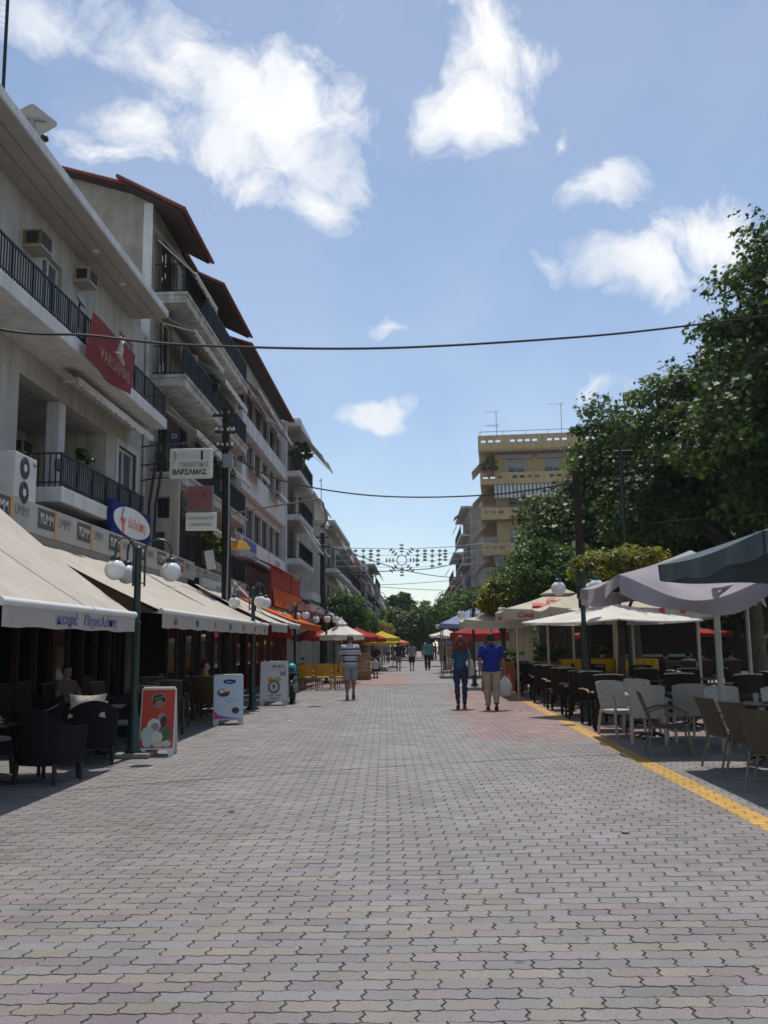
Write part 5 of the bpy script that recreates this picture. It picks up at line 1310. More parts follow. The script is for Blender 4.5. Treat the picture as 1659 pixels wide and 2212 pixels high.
cable('black cable from the second pole rising to the right row', [at(725, 1238, 52), at(850, 1233, 56), at(950, 1225, 62), at(1040, 1200, 70)], .03)
cable('black cable dropping from the second pole to the far right', [at(700, 1178, 51), at(780, 1203, 56), at(870, 1231, 64), at(960, 1246, 74), at(1030, 1246, 85)], .03)
cable('faint far cable across the street end', [at(760, 1262, 90), at(860, 1262, 95), at(1000, 1252, 100)], .03)
cable('faint far cable just below the other', [at(740, 1258, 82), at(850, 1270, 95), at(1000, 1277, 110)], .03)
for i, (q, z) in enumerate([((340, 962), 22.5), ((372, 985), 22.8), ((395, 1010), 23)]):
    cable('black service cable from the first pole to the gym sign bracket, %s' % ('highest' if i == 0 else 'middle' if i == 1 else 'lowest'), [at(486, 915 + 25 * i, 26), at(430, 950 + 22 * i, 24.5), at(q[0], q[1], z)], .012)
# festive light net
fl = thing('festive_lights', 'unlit festive light net with a star hung across the street', 'festive lights', (0, 52, 0))
Yf = 52.0
def fp(x, y): p = at(x, y, Yf); return Vector((p.x, p.y - 52, p.z))
mat('festive', (.20, .205, .22), .6, .2, 8); mat('festive_red', (.30, .10, .11), .6, .1, 8)
lines = MB()
for dy in (0, 14, 28, 40): lines.tube([fp(715, 1183 + dy), fp(800, 1185 + dy), fp(880, 1186 + dy), fp(975, 1181 + dy), fp(1060, 1172 + dy)], .010 if dy else .018, 4)
lines.build('carrier_wires', 'festive', fl, stuff=True)
for i, x in enumerate((737, 752, 768, 785, 801, 817, 902, 918, 934, 950, 962)):
    h = (28, 42, 36, 50, 27, 38, 40, 26, 44, 38, 26)[i]; s = MB(); s.tube([fp(x, 1185), fp(x - 1, 1185 + h)], .018, 4)
    for k in range(4): s.obox(fp(x, 1190 + h * k / 4), (.22, .03, .10))
    s.build('light_drop', 'festive', fl)
c = fp(868, 1210); st_ = MB()
ring = [c + Vector((.28 * math.cos(a), 0, .28 * math.sin(a))) for a in [i * math.pi / 8 for i in range(17)]]; st_.tube(ring, .025, 5)
for k in range(8):
    a = k * math.pi / 4; d_ = Vector((math.cos(a), 0, math.sin(a))); st_.tube([c + d_ * .28, c + d_ * .95], .016, 4)
st_.build('star_frame', 'festive', fl)
for k in range(8):
    a = k * math.pi / 4; d_ = Vector((math.cos(a), 0, math.sin(a)))
    for q in (.5, .68, .86): MB().obox(c + d_ * q, (.07, .04, .24), (0, -a, 0)).build('star_bar', 'festive_red' if k % 2 and q > .6 else 'festive', fl)
# ================================================================ SIGNS
mat('sign_orange', (.62, .30, .10), .6, .05, 3); mat('sign_grey', (.40, .38, .34), .7, .08, 3); mat('ink_grey', (.20, .19, .17), .7, .1, 5); mat('ink_pale', (.50, .49, .46), .7, .1, 5)
mat('box_dark', (.085, .078, .07), .6, .1, 5); mat('sign_red_txt', (.55, .16, .09), .7, .05, 4); mat('banner_red', (.125, .009, .011), .75, .15, 2.5, spec=.12); mat('gold', (.24, .12, .05), .6, .1, 5)
mat('sign_maroon', (.20, .10, .095), .8, .1, 4); mat('maroon_txt', (.42, .05, .05), .6, .1, 4); mat('lightbox', (.62, .61, .55), .45, .06, 3)
def ellipse(a, b, n=32): return [(a * math.cos(2 * math.pi * i / n), b * math.sin(2 * math.pi * i / n)) for i in range(n)]
def shp(poly, dx=0, dz=0, sx=1, sz=1): return [(p[0] * sx + dx, p[1] * sz + dz) for p in poly]
# long sign band above the awnings
yb = thing('shop_sign', 'long pale sign band with dark boxes and orange bars above the awnings', 'sign', (-6.2, 9.0, 3.42), R(90))
MB().bx(0, 16.6, -.02, .10, 0, .50).build('board', 'sign_grey', yb)
for k in range(9):
    x = .5 + k * 1.77 - .05
    if x > 15.4: break
    MB().bx(x, x + .70, -.026, -.021, .12, .45).build('dark_box', 'box_dark', yb)
    text('YUMM', .25, 'ink_pale', yb, T(x + .36, -.030, .28), bold=.003, width=.58)
    MB().bx(x + .72, x + .82, -.027, -.021, .0, .49).build('orange_bar', 'sign_orange', yb)
    text('UMMY', .25, 'ink_grey', yb, T(x + 1.16, -.024, .30), shear=.12, width=.58)
bs2 = thing('shop_sign', 'weathered white sign band beyond the black and orange one', 'sign', (-6.15, 26.4, 3.1), R(90))
MB().bx(0, 7.6, -.02, .08, 0, .46).build('board', 'lightbox', bs2)
MB().bx(5.0, 7.4, -.027, -.021, .06, .40).build('print', 'sign_maroon', bs2)
text('ΟΠΤΙΚΑ', .26, 'ink_grey', bs2, T(2.3, -.024, .23))
# blue oval sign
bl = thing('shop_sign', 'blue sign with white oval and orange lettering under the first balcony', 'sign', (-6.22, 18.45, 3.93), R(90))
MB().bx(0, 2.8, -.03, .06, 0, .68).build('board', 'sign_blue_dk', bl)
MB().prism(shp(ellipse(1.30, .325), 1.42, .34), -.038, -.031, 'xz').build('oval', 'sign_white', bl)
text('δεδιάπη', .32, 'sign_red_txt', bl, T(1.70, -.042, .32), width=1.25, shear=.1)
MB().prism(shp([(-.20, .08), (.22, .10), (.10, -.05), (.12, -.22), (-.02, -.24), (-.06, -.05)], .70, .28), -.043, -.039, 'xz').build('fish_mark', 'sign_red_txt', bl)
MB().tube([(.70, -.041, .36), (.60, -.041, .44), (.72, -.041, .52), (.66, -.041, .60)], .022, 6).build('swirl_mark', 'ink_grey', bl)
# red banner on the upper balcony
rb = thing('banner', 'glossy red banner with gold letters and a gymnast figure hung on the upper balcony', 'banner', (-6.22, 16.95, 6.95), R(90))
Lb = 2.7
def bf(u, v): return (Lb * u - .62 * (1 - v), -.05 - .035 * math.sin(u * 9) * (.4 + .6 * (1 - v)) - .10 * (1 - v), .02 + v * 1.08 - .10 * math.sin(math.pi * u) * (1 - v))
MB().grid(bf, 24, 10, (0, .012, 0)).build('cloth', 'banner_red', rb, smooth=True)
text('VARSAMAS', .36, 'gold', rb, T(.86, -.235, .26), width=1.85)
fig = MB(T(-.62, -.012, -.06)); y = -.225
fig.ell((1.75, y, .98), (.09, .012, .08)); fig.tube([(1.75, y, .92), (1.72, y, .74), (1.70, y, .58)], [.04, .07, .05], 6, flat=.3)
fig.tube([(1.70, y, .60), (1.85, y, .56), (1.95, y, .50)], [.05, .045, .03], 6, flat=.3); fig.tube([(1.70, y, .60), (1.55, y, .64), (1.38, y, .60)], [.05, .04, .025], 6, flat=.3); fig.tube([(1.74, y, .86), (1.88, y, .98), (1.96, y, 1.10), (2.02, y, 1.02)], [.035, .03, .025, .02], 6, flat=.3)
fig.build('figure_print', 'ink_pale', rb, smooth=True)
# gym sign and the signs below it on one iron bracket
br = thing('sign_bracket', 'twin black iron pipes holding the hanging signs', 'bracket', (0, 0, 0))
A = [at(318, 1215, 21.8), at(322, 1090, 21.8), at(347, 935, 21.8)]; Bp = [at(330, 1215, 21.8), at(336, 1092, 21.8), at(362, 930, 21.8)]
for q in (A, Bp): MB().tube(q, .035, 8).build('pipe', 'iron', br)
for y0 in (960, 1000, 1032): MB().tube([at(305, y0 + 6, 21.9), at(345, y0, 21.8), at(400, y0, 21.8)], .018, 6).build('cross_bar', 'iron', br)
MB().tube([at(396, 1062, 21.7), at(392, 1066, 21.7), at(391, 1195, 21.7)], .022, 6).build('hanger', 'iron', br)
def board_at(name, label, x0, y0, x1, y1, Y, th, m, bev=.03, cat='sign'):
    a = at(x0, y1, Y); b = at(x1, y0, Y)
    t = thing(name, label, cat, (a.x, Y, a.z)); w, h = b.x - a.x, b.z - a.z
    MB().bx(0, w, 0, th, 0, h).build('box', m, t, bevel=bev); return t, w, h
t, w, h = board_at('hanging_sign', 'white rounded gym lightbox sign with black Greek capitals', 364, 967, 459, 1034, 21.7, .14, 'lightbox', .05)
text('ΓΥΜΝΑΣΤΙΚΗΣ', .16, 'ink_grey', t, T(w * .58, -.004, h * .44), width=w * .68, bold=.002); text('ΒΑΡΣΑΜΑΣ', .17, 'ink', t, T(w * .48, -.004, h * .2), width=w * .78, bold=.006)
text('Στουντ', .19, 'ink_pale', t, T(w * .48, -.004, h * .74), width=w * .42, shear=.3); text('I', .30, 'ink', t, T(w * .76, -.006, h * .74), bold=.012); text('ο', .18, 'ink_pale', t, T(w * .9, -.004, h * .74))
gm = MB(); gm.ell((w * .13, -.004, h * .86), (.025, .004, .025)); gm.tube([(w * .13, -.004, h * .82), (w * .17, -.004, h * .68), (w * .12, -.004, h * .55), (w * .09, -.004, h * .42)], [.02, .03, .02, .012], 6, flat=.15); gm.tube([(w * .06, -.004, h * .72), (w * .15, -.004, h * .75), (w * .24, -.004, h * .80)], .014, 6, flat=.2); gm.build('gymnast_print', 'ink_grey', t)
t, w, h = board_at('hanging_sign', 'square faded maroon sign with red lettering below the gym sign', 404, 1049, 460, 1104, 21.6, .10, 'ink_grey', .01)
MB().bx(.02, w - .02, -.008, -.002, .02, h - .02).build('face', 'sign_maroon', t)
text('ΙΑΤΡΙΚΟ', .14, 'maroon_txt', t, T(w / 2, -.011, h * .70), width=w * .8); text('ΚΕΝΤΡΟ ΥΓΕΙΑΣ', .10, 'maroon_txt', t, T(w / 2, -.011, h * .45), width=w * .88); text('ΤΗΛ. 23330', .09, 'maroon_txt', t, T(w / 2, -.011, h * .2), width=w * .8)
t, w, h = board_at('hanging_sign', 'white notary sign with two lines of grey capitals', 400, 1106, 467, 1146, 21.5, .10, 'lightbox', .02)
text('ΕΛΕΝΗ ΚΙΤΣΙΝΑ-ΚΟΤΣΙΟΥ', .10, 'ink_grey', t, T(w / 2, -.004, h * .66), width=w * .86); text('ΣΥΜΒΟΛΑΙΟΓΡΑΦΟΣ', .10, 'ink_grey', t, T(w / 2, -.004, h * .30), width=w * .74)
mat('number_blue', (.03, .04, .07), .8, .05, 3, spec=.1)
t, w, h = board_at('number_sign', 'small dark blue sign with white numerals above the gym sign', 364, 930, 389, 955, 22.0, .04, 'number_blue', .005)
text('23', .16, 'ink_pale', t, T(w / 2, -.004, h / 2))
t, w, h = board_at('notice_board', 'white notice tied to the railing of the third-floor balcony', 412, 764, 432, 826, 26.4, .02, 'sign_white', .002)
t.rotation_euler = (0, 0, R(52))
t, w, h = board_at('notice_board', 'tilted white notice on the planted first-floor balcony', 448, 1190, 472, 1232, 26.6, .02, 'sign_white', .002)
t.rotation_euler = (0, R(-12), R(48))
# yellow trapezoid lamp shade sign on the first pole
ys = thing('lamp_shade', 'small yellow shade on a bracket beside the first utility pole', 'lamp', (0, 0, 0))
p = at(517, 1180, 27.2); MB().lathe([(.36, -.10), (.20, .14), (.02, .17)], 4, p).build('shade', 'yellow_plastic', ys)
MB().tube([at(495, 1172, 26.6), p + Vector((0, 0, .17))], .015, 6).build('bracket', 'iron', ys)
# cream guy rod
o = MB().tube([at(505, 1258, 25.0), at(575, 1330, 23.6)], .022, 6).build('guy_rod', 'pole_grey'); tag(o, 'thin pale rod slanting down behind the second globe lamp', 'rod')

# --- sandwich boards
def aboard(label, loc, w, h, rz, frame_m, face_m, spread=.42):
    t = thing('sandwich_board', label, 'sign board', loc, rz); ang = math.atan2(spread / 2, h)
    Mf = Matrix.Translation((0, -spread / 2, 0)) @ Matrix.Rotation(-ang, 4, 'X'); Mb = Matrix.Translation((0, spread / 2, 0)) @ Matrix.Rotation(ang, 4, 'X')
    hh = h / math.cos(ang)
    leg = [(-w / 2, 0), (-w / 2 + w * .14, 0), (-w / 2 + w * .2, h * .10), (w / 2 - w * .2, h * .10), (w / 2 - w * .14, 0), (w / 2, 0), (w / 2, hh - .03), (w / 2 - .03, hh), (-w / 2 + .03, hh), (-w / 2, hh - .03)]
    MB(Mf).prism(leg, 0, .022, 'xz').build('front_panel', frame_m, t); MB(Mb).prism(leg, -.022, 0, 'xz').build('back_panel', frame_m, t)
    MB(Mf).bx(-w / 2 + .015, w / 2 - .015, -.005, -.001, hh * .12, hh - .015).build('poster', face_m, t)
    return t, Mf, hh
mat('poster_red', (.50, .055, .030), .5, .08, 3); mat('poster_blue', (.52, .60, .66), .5, .06, 2); mat('poster_white', (.62, .62, .60), .5, .05, 2); mat('board_cream', (.55, .53, .43), .6, .06, 3); mat('board_grey', (.52, .53, .53), .5, .05, 3)
mat('ice_white', (.62, .62, .52), .6, .12, 9); mat('ice_mint', (.45, .55, .47), .6, .1, 9); mat('ice_peach', (.60, .47, .38), .6, .1, 9); mat('ice_choc', (.07, .04, .035), .6, .2, 9); mat('ice_green', (.09, .14, .07), .6, .2, 9); mat('ice_mauve', (.33, .24, .28), .6, .1, 9); mat('grass_green', (.05, .28, .06), .6, .1, 9); mat('magenta', (.45, .05, .26), .6, .1, 4); mat('violet', (.28, .14, .42), .6, .1, 4); mat('sky_print', (.22, .50, .60), .6, .1, 4)
g = G(334, 1634); t, Mf, hh = aboard('red ice cream sandwich board at the foot of the first globe lamp', (g.x, g.y + .18, 0), .50, .98, R(6), 'sign_white', 'poster_red')
def stick(t, Mf, name, m, poly, d): MB(Mf).prism(poly, -.005 - d * .001, -.004 - (d - .6) * .001, 'xz').build(name, m, t)
blob = lambda a, b, k, amp, n=40: [(a * math.cos(q) * (1 + amp * math.cos(k * q)), b * math.sin(q) * (1 + amp * math.cos(k * q))) for q in [2 * math.pi * i / n for i in range(n)]]
stick(t, Mf, 'emblem_edge', 'ice_mauve', shp(blob(.105, .105, 5, .09), .0, .80), 1); stick(t, Mf, 'emblem', 'ink', shp(blob(.092, .092, 5, .09), .0, .80), 2)
stick(t, Mf, 'emblem_band', 'grass_green', shp([(-.075, -.012), (.06, .022), (.06, .05), (-.075, .02)], .0, .815), 3); stick(t, Mf, 'emblem_fruit', 'print_red', shp(ellipse(.066, .055), .012, .755), 4)
for i, (x, z, a, b, m) in enumerate([(.06, .54, .062, .085, 'ice_mauve'), (.085, .50, .045, .075, 'ice_choc'), (-.05, .44, .095, .10, 'ice_white'), (-.03, .42, .06, .06, 'ice_mauve'), (-.13, .31, .10, .11, 'ice_mint'), (.12, .32, .085, .11, 'ice_green'), (.0, .27, .085, .085, 'ice_white'), (-.13, .2, .075, .07, 'ice_mint'), (.03, .175, .09, .05, 'ice_peach'), (.15, .18, .06, .05, 'board_grey')]):
    stick(t, Mf, 'scoop_print', m, shp(blob(a, b, 7, .03), x, z), 2 + i * .7)
g = G(488, 1566); t, Mf, hh = aboard('pale blue ice cream sandwich board, second from the camera', (g.x, g.y + .22, 0), .60, 1.0, R(12), 'board_cream', 'poster_blue', .55)
stick(t, Mf, 'logo_oval', 'sign_blue_dk', shp(ellipse(.13, .048), .02, .88), 1); text('gelato', .06, 'sign_white', t, Mf @ T(.02, -.0065, .88), ext=.0004)
stick(t, Mf, 'bowl_print', 'sign_maroon', shp(ellipse(.13, .085), -.10, .655), 1); stick(t, Mf, 'bowl_shade', 'ice_choc', shp(ellipse(.10, .045), -.09, .62), 1.7)
for x, z, m in ((-.14, .68, 'ice_white'), (-.08, .70, 'ice_peach'), (-.03, .71, 'ice_white')): stick(t, Mf, 'scoop_print', m, shp(ellipse(.045, .04), x, z), 2.4)
stick(t, Mf, 'script_line', 'sky_print', shp([(-.10, .01), (.14, .03), (.14, .05), (-.10, .03)], .02, .50), 1); stick(t, Mf, 'script_line', 'sky_print', shp([(-.08, .01), (.16, .02), (.16, .035), (-.08, .025)], .02, .46), 1.4)
stick(t, Mf, 'scoop_print', 'ice_white', shp(ellipse(.07, .055), .07, .34), 1); stick(t, Mf, 'scoop_print', 'ice_choc', shp(ellipse(.075, .065), .14, .29), 2)
stick(t, Mf, 'swoosh', 'violet', [(-.28, .23), (-.05, .17), (.18, .135), (.25, .13), (.25, .125), (-.285, .125)], 1); stick(t, Mf, 'swoosh', 'magenta', [(-.28, .30), (-.20, .20), (-.12, .15), (-.10, .126), (-.284, .126)], 2)
g = G(590, 1524); t, Mf, hh = aboard('white coffee price board with a round clock emblem beside the second lamp', (g.x, g.y + .2, .0), .74, 1.16, R(3), 'board_grey', 'poster_white', .5)
text('Καφές', .11, 'ink', t, Mf @ T(.12, -.007, 1.05), ext=.0005, bold=.003); text('Τοστ - Σφολιάτα', .06, 'ink_grey', t, Mf @ T(.08, -.007, .955), ext=.0005); text('μόνο', .06, 'ink_pale', t, Mf @ T(.10, -.007, .87), ext=.0005); text('3€', .16, 'ink', t, Mf @ T(.24, -.007, .84), ext=.0005, bold=.003)
for x in (-.10, .10): stick(t, Mf, 'bell_print', 'sign_orange', shp(ellipse(.085, .065), x, .70), 1)
ring = [(.165 * math.cos(a), .19 * math.sin(a)) for a in [2 * math.pi * i / 28 for i in range(28)]]
stick(t, Mf, 'clock_ring', 'ink_grey', shp(ring, 0, .50), 2); stick(t, Mf, 'clock_face', 'poster_white', shp(ring, 0, .50, .62, .62), 3)
stick(t, Mf, 'cup_print', 'ink_grey', shp(ellipse(.045, .05), 0, .52), 4); stick(t, Mf, 'cup_print', 'ink', shp(ellipse(.03, .03), 0, .47), 4)
text('11:00 - 13:00', .07, 'ink', t, Mf @ T(.02, -.007, .26), ext=.0005, bold=.002); stick(t, Mf, 'price_strip', 'ink_grey', [(-.10, .17), (.14, .17), (.14, .20), (-.10, .20)], 1)

# ================================================================ SMALL THINGS ON THE FACADES
mat('ac_beige', (.42, .38, .31), .6, .12, 4, streak=.2); mat('ac_white', (.58, .57, .54), .5, .06, 4); mat('grille', (.03, .03, .03), .7, .1, 10); mat('wood_box', (.24, .15, .07), .7, .2, 6)
def window_ac(label, loc, fr):
    t = thing('air_conditioner', label, 'air conditioner', loc, R(90), 'box air conditioners on the white house')
    t.scale = (.72, .72, .72)
    MB().bx(-.33, .33, -.50, .0, 0, .42).build('case', fr, t, bevel=.01)
    MB().bx(-.30, .30, -.512, -.502, .04, .38).build('grille', 'grille', t)
    MB().bx(-.342, -.332, -.42, -.10, .06, .36).build('side_grille', 'grille', t)
    MB().bx(-.36, .36, -.52, .02, -.05, -.003).build('tray', 'ac_beige', t); return t
q = atX(62, 540, -7.18); window_ac('brown box air conditioner on the upper floor, left of two', (-7.2, q.y, q.z), 'wood_box')
q = atX(168, 615, -7.18); window_ac('pale box air conditioner on the upper floor, right of two', (-7.2, q.y, q.z), 'ac_beige')
q = atX(50, 895, -7.9); window_ac('box air conditioner in the dark recess behind the lower balcony', (-9.08, q.y + 2.2, 5.95), 'ac_beige')
ac = thing('air_conditioner', 'white twin-fan outdoor air conditioner at the left edge above the awning', 'air conditioner', (-6.55, 13.85, 3.80), R(90)); ac.scale = (.82, 1, .88)
MB().bx(0, 1.0, -.36, 0, .0, .95).build('case', 'ac_white', ac, bevel=.02)
for z in (.70, .25):
    MB().lathe([(.0, 0), (.20, 0), (.205, .012)], 24).v
    fn_ = MB(T(.42, -.362, z) @ Matrix.Rotation(R(90), 4, 'X')); fn_.lathe([(.06, .002), (.205, .002), (.205, .010), (.06, .010)], 28, cap=False); fn_.build('fan_opening', 'grille', ac)
    f2 = MB(T(.42, -.362, z) @ Matrix.Rotation(R(90), 4, 'X')); f2.lathe([(.0, .004), (.075, .004), (.07, .018), (.0, .018)], 20); f2.build('fan_hub', 'ac_white', ac)
    for k in range(3): f3 = MB(T(.42, -.362, z) @ Matrix.Rotation(R(90), 4, 'X')); f3.lathe([(.10 + .04 * k, .012), (.104 + .04 * k, .012), (.104 + .04 * k, .016), (.10 + .04 * k, .016)], 24, cap=False); f3.build('guard_ring', 'grey_metal', ac)
MB().bx(.80, .95, -.366, -.361, .80, .86).build('badge', 'print_red', ac)
MB().bx(0, 1.0, -.3, -.05, -.5, -.003).build('stand', 'iron', ac)
dish = thing('satellite_dish', 'small dark dish fixed to the upper balcony railing', 'satellite dish', tuple(atX(172, 655, -6.55)))
MB(Matrix.Rotation(R(60), 4, 'Y')).lathe([(.02, 0), (.12, .02), (.17, .06), (.165, .07), (.02, .02)], 18).build('reflector', 'grey_metal', dish, smooth=True); MB().tube([(0, 0, 0), (0, .0, -.5)], .02, 6).build('stem', 'iron', dish)
pn = thing('flat_antenna', 'square grey panel with rounded corners on the roof edge', 'antenna', tuple(atX(70, 262, -6.6)))
Mp = RZ(R(20)) @ Matrix.Rotation(R(-18), 4, 'X') @ Matrix.Rotation(R(42), 4, 'Y')
rr = []; 
for cx, cz, a0 in ((.24, .24, 0), (-.24, .24, 90), (-.24, -.24, 180), (.24, -.24, 270)): rr += [(cx + .07 * math.cos(R(a0 + a)), cz + .07 * math.sin(R(a0 + a))) for a in (0, 30, 60, 90)]
MB(Mp).prism(rr, -.015, .015, 'xz').build('panel', 'ac_beige', pn)
MB(Mp @ Matrix.Rotation(R(-42), 4, 'Y')).bx(-.2, .22, -.05, -.017, .0, .05).bx(-.03, .03, -.06, -.018, -.35, .0).build('bracket', 'grey_metal', pn)
sc = thing('spotlight', 'little spotlight on a stub at the roof edge', 'spotlight', tuple(atX(96, 299, -6.3))); MB().ell((0, 0, 0), (.07, .09, .06), 10, 8).build('housing', 'iron', sc, smooth=True); MB().tube([(0, 0, 0), (-.14, -.1, -.06)], .015, 6).build('stub', 'grey_metal', sc)
fr = thing('roof_screen', 'wire mesh screen with dark post on the near roof', 'mesh screen', (-6.75, atX(9, 150, -6.75).y, 10.2))
MB().tube([(0, 0, 0), (0, 0, 3.6)], .03, 8).build('post', 'iron', fr); 
ms = MB()
for k in range(30): ms.tube([(0, 0, .2 + k * .11), (-1.5, -.9, .2 + k * .11)], .004, 4)
for k in range(14): ms.tube([(-1.5 * k / 14, -.9 * k / 14, .1), (-1.5 * k / 14, -.9 * k / 14, 3.5)], .004, 4)
ms.build('wire_mesh', 'grey_metal', fr, stuff=True); MB().tube([(0, 0, 3.5), (-1.5, -.9, 3.5)], .025, 6).build('top_rail', 'iron', fr)
# aerials
def aerial(label, p, h, arms):
    t = thing('tv_aerial', label, 'aerial', p); MB().tube([(0, 0, 0), (0, 0, h)], .03, 6).build('mast', 'grey_metal', t)
    for z, l, a in arms:
        MB().tube([(-l * math.cos(a), l * math.sin(a), z), (l * .35 * math.cos(a), -l * .35 * math.sin(a), z + .05)], .02, 5).build('boom', 'grey_metal', t)
        for k in range(5): MB().tube([(-l * (1 - k * .28) * math.cos(a), l * (1 - k * .28) * math.sin(a) - .25, z), (-l * (1 - k * .28) * math.cos(a), l * (1 - k * .28) * math.sin(a) + .25, z)], .010, 4).build('element', 'grey_metal', t)
q = at(1073, 945, 79); aerial('double television aerial on the left corner of the yellow roof', (q.x, 79, 19.6), 2.3, [(2.2, 1.0, .1), (1.0, 1.0, .2), (.85, .9, -.5)])
q = at(1214, 945, 79); aerial('single tall television aerial on the right of the yellow roof', (q.x, 79, 19.6), 2.9, [(2.8, 1.1, .1)])
q = at(694, 1115, 60); aerial('twin thin aerial above the brown rooftop storey', (q.x, 60, 11.0), 1.6, [(1.5, .4, 1.2)])
# plants on balconies
def bush(label, p, r, n, leaf, m, seed, cat='plant', box=None, name='balcony_plant'):
    t = thing(name, label, cat, p)
    if box: MB().bx(-box[0] / 2, box[0] / 2, -box[1] / 2, box[1] / 2, -box[2], 0).build('planter_box', box[3], t, bevel=.01)
    else: MB().lathe([(r * .35, -r * .7), (r * .45, -.02), (r * .48, .0), (0, 0)], 12).build('pot', 'sign_maroon', t)
    P, Nn, Tn = crown_points([(0, 0, r * .6, r if not box else box[0] / 2, r if not box else r * .8, r * .8)], n, 26, r * .35, seed)
    leaves('foliage', P, Nn, leaf, m, t, LEAF1, seed, Tn); return t
bush('trailing green plants along the lower balcony railing', (-6.5, 17.6, 5.05), .30, 14, .10, 'privet_leaf', 71, box=(.3, 2.2, .2, 'brown_wall'))
bush('dense dark climber covering the first-floor balcony rail', (-6.35, 29.0, 4.2), .75, 50, .14, 'privet_leaf', 72, box=(.4, 3.0, .3, 'brown_wall'))
bush('yellow-green bush spilling over the first-floor balcony', (-6.3, 27.2, 4.35), .5, 26, .12, 'gold_leaf', 73)
bush('spiky dark plant on the second-floor balcony by the pole', (-6.45, 29.6, 7.0), .5, 16, .22, 'tree_leaf', 74)
bush('light-leaved plant on the third-floor balcony', (-6.5, 28.4, 9.7), .4, 16, .13, 'pot_leaf', 75)
bush('dark bushy plant on the top balcony of the corner block', (-6.1, 48.4, 11.5), .75, 26, .2, 'tree_leaf', 76)
bush('potted plant on the upper yellow balcony', (6.6, 76.5, 16.1), .7, 16, .2, 'privet_leaf', 77)
# planters, crates and draped counters on the terraces
mat('planter_wood', (.33, .15, .045), .7, .2, 5); mat('yellow_drape', (.62, .33, .015), .8, .12, 3)
for i, (x, y, w) in enumerate([(2.95, 31.2, 1.5), (4.5, 30.6, 1.4), (5.9, 30.2, 1.3)]):
    bush('orange timber planter with dark plants, %s from the street' % ['first', 'second', 'third'][i], (x, y, .95), .34, 26, .11, 'privet_leaf', 80 + i, 'planter', (w, .4, .95, 'planter_wood'), 'planter')
bush('round clipped shrub in a pot beneath the soft drink parasol', (4.0, 29.4, 1.0), .33, 18, .07, 'pot_leaf', 90, box=(.4, .4, .5, 'planter_wood'), name='potted_shrub')
for i, (x, y, w) in enumerate([(5.0, 27.3, 1.5), (6.35, 26.9, 1.0)]):
    t = thing('draped_counter', 'counter draped in yellow cloth behind the dark chairs, %s' % ('longer one' if i == 0 else 'shorter end with hanging corner'), 'counter', (x, y, 0))
    MB().bx(-w / 2, w / 2, -.35, .35, .0, 1.05).build('frame', 'planter_wood', t)
    MB().grid(lambda u, v: (-w / 2 - .03 + (w + .06) * u, -.37 - .02 * math.sin(u * 30), 1.075 - .32 * v - .02 * math.sin(u * 9)), 30, 3, (0, .01, 0)).build('cloth', 'yellow_drape', t, smooth=True)
    MB().bx(-w / 2 - .03, w / 2 + .03, -.36, .36, 1.055, 1.08).build('cloth_top', 'yellow_drape', t)
# dark leafy walls and stall, added to stand in for deep tree shade
def shade_hedge(label, x0, x1, y, h, seed):
    t = thing('shade_hedge', label, 'shade_hedge', ((x0 + x1) / 2, y, 0)); w = x1 - x0
    MB().bx(-w / 2 + .2, w / 2 - .2, -.3, .3, 0, h - .3).build('core', 'eave_dark', t)
    P, Nn, Tn = crown_points([(-w / 2 + w * (k + .5) / 8, 0, h / 2, w / 11, .6, h / 2) for k in range(8)], int(w * 14), 40, .4, seed)
    leaves('foliage', P, Nn, .22, 'plane_leaf', t, LEAF1, seed, Tn)
shade_hedge('dark leafy wall added as deep tree shade at the back of the square', 6.5, 26, 50, 4.2, 95)
shade_hedge('dark leafy wall added as deep tree shade along the far right of the square', 14, 30, 38, 3.4, 96)
ks = thing('shade_kiosk', 'dark stall with pale counter added as deep tree shade behind the parasols', 'shade_kiosk', (8.6, 36, 0))
MB().bx(-2, 2, -1, 1, 0, 2.5).build('body', 'eave_dark', ks); MB().bx(-2.3, 2.3, -1.5, 1.2, 2.51, 2.65).build('roof', 'grey_metal', ks); MB().bx(-1.7, 1.7, -1.08, -1.005, 1.0, 1.1).build('counter', 'panel_grey', ks)
# parked scooter behind the coffee board
mat('scooter_dark', (.02, .025, .027), .3, .1, 5, spec=.6); mat('teal', (.03, .30, .36), .35, .05, 4); mat('rubber', (.012, .012, .012), .8, .1, 8)
sk = thing('scooter', 'dark scooter with a turquoise helmet parked behind the coffee board', 'scooter', (-3.45, 26.0, 0), R(95))
def wheel(x):
    w = MB(T(x, 0, .25) @ Matrix.Rotation(R(90), 4, 'X')); w.lathe([(.15, -.05), (.23, -.05), (.25, 0), (.23, .05), (.15, .05)], 20, cap=False); a = w.build('wheel', 'rubber', sk, smooth=True)
    w = MB(T(x, 0, .25) @ Matrix.Rotation(R(90), 4, 'X')); w.lathe([(.0, -.03), (.15, -.03), (.15, .03), (0, .03)], 16); w.build('rim', 'grey_metal', a)
wheel(-.62); wheel(.62)
MB().rings([[Vector((x, w * math.cos(q), z + h * math.sin(q))) for q in [2 * math.pi * i / 12 for i in range(12)]] for x, w, z, h in ((-.85, .05, .55, .06), (-.6, .13, .58, .17), (-.25, .16, .60, .18), (0, .14, .42, .10), (.2, .15, .32, .07), (.36, .16, .45, .16), (.5, .15, .75, .2), (.55, .09, .95, .12))]).build('body', 'scooter_dark', sk, smooth=True)
MB().bx(-.75, -.02, -.13, .13, .76, .84).build('seat', 'rubber', sk, bevel=.03); MB().tube([(.60, 0, .25), (.52, 0, .7), (.45, 0, 1.02)], .025, 6).build('fork', 'grey_metal', sk)
MB().tube([(.42, -.32, 1.05), (.47, 0, 1.03), (.42, .32, 1.05)], .016, 6).build('handlebar', 'rubber', sk)
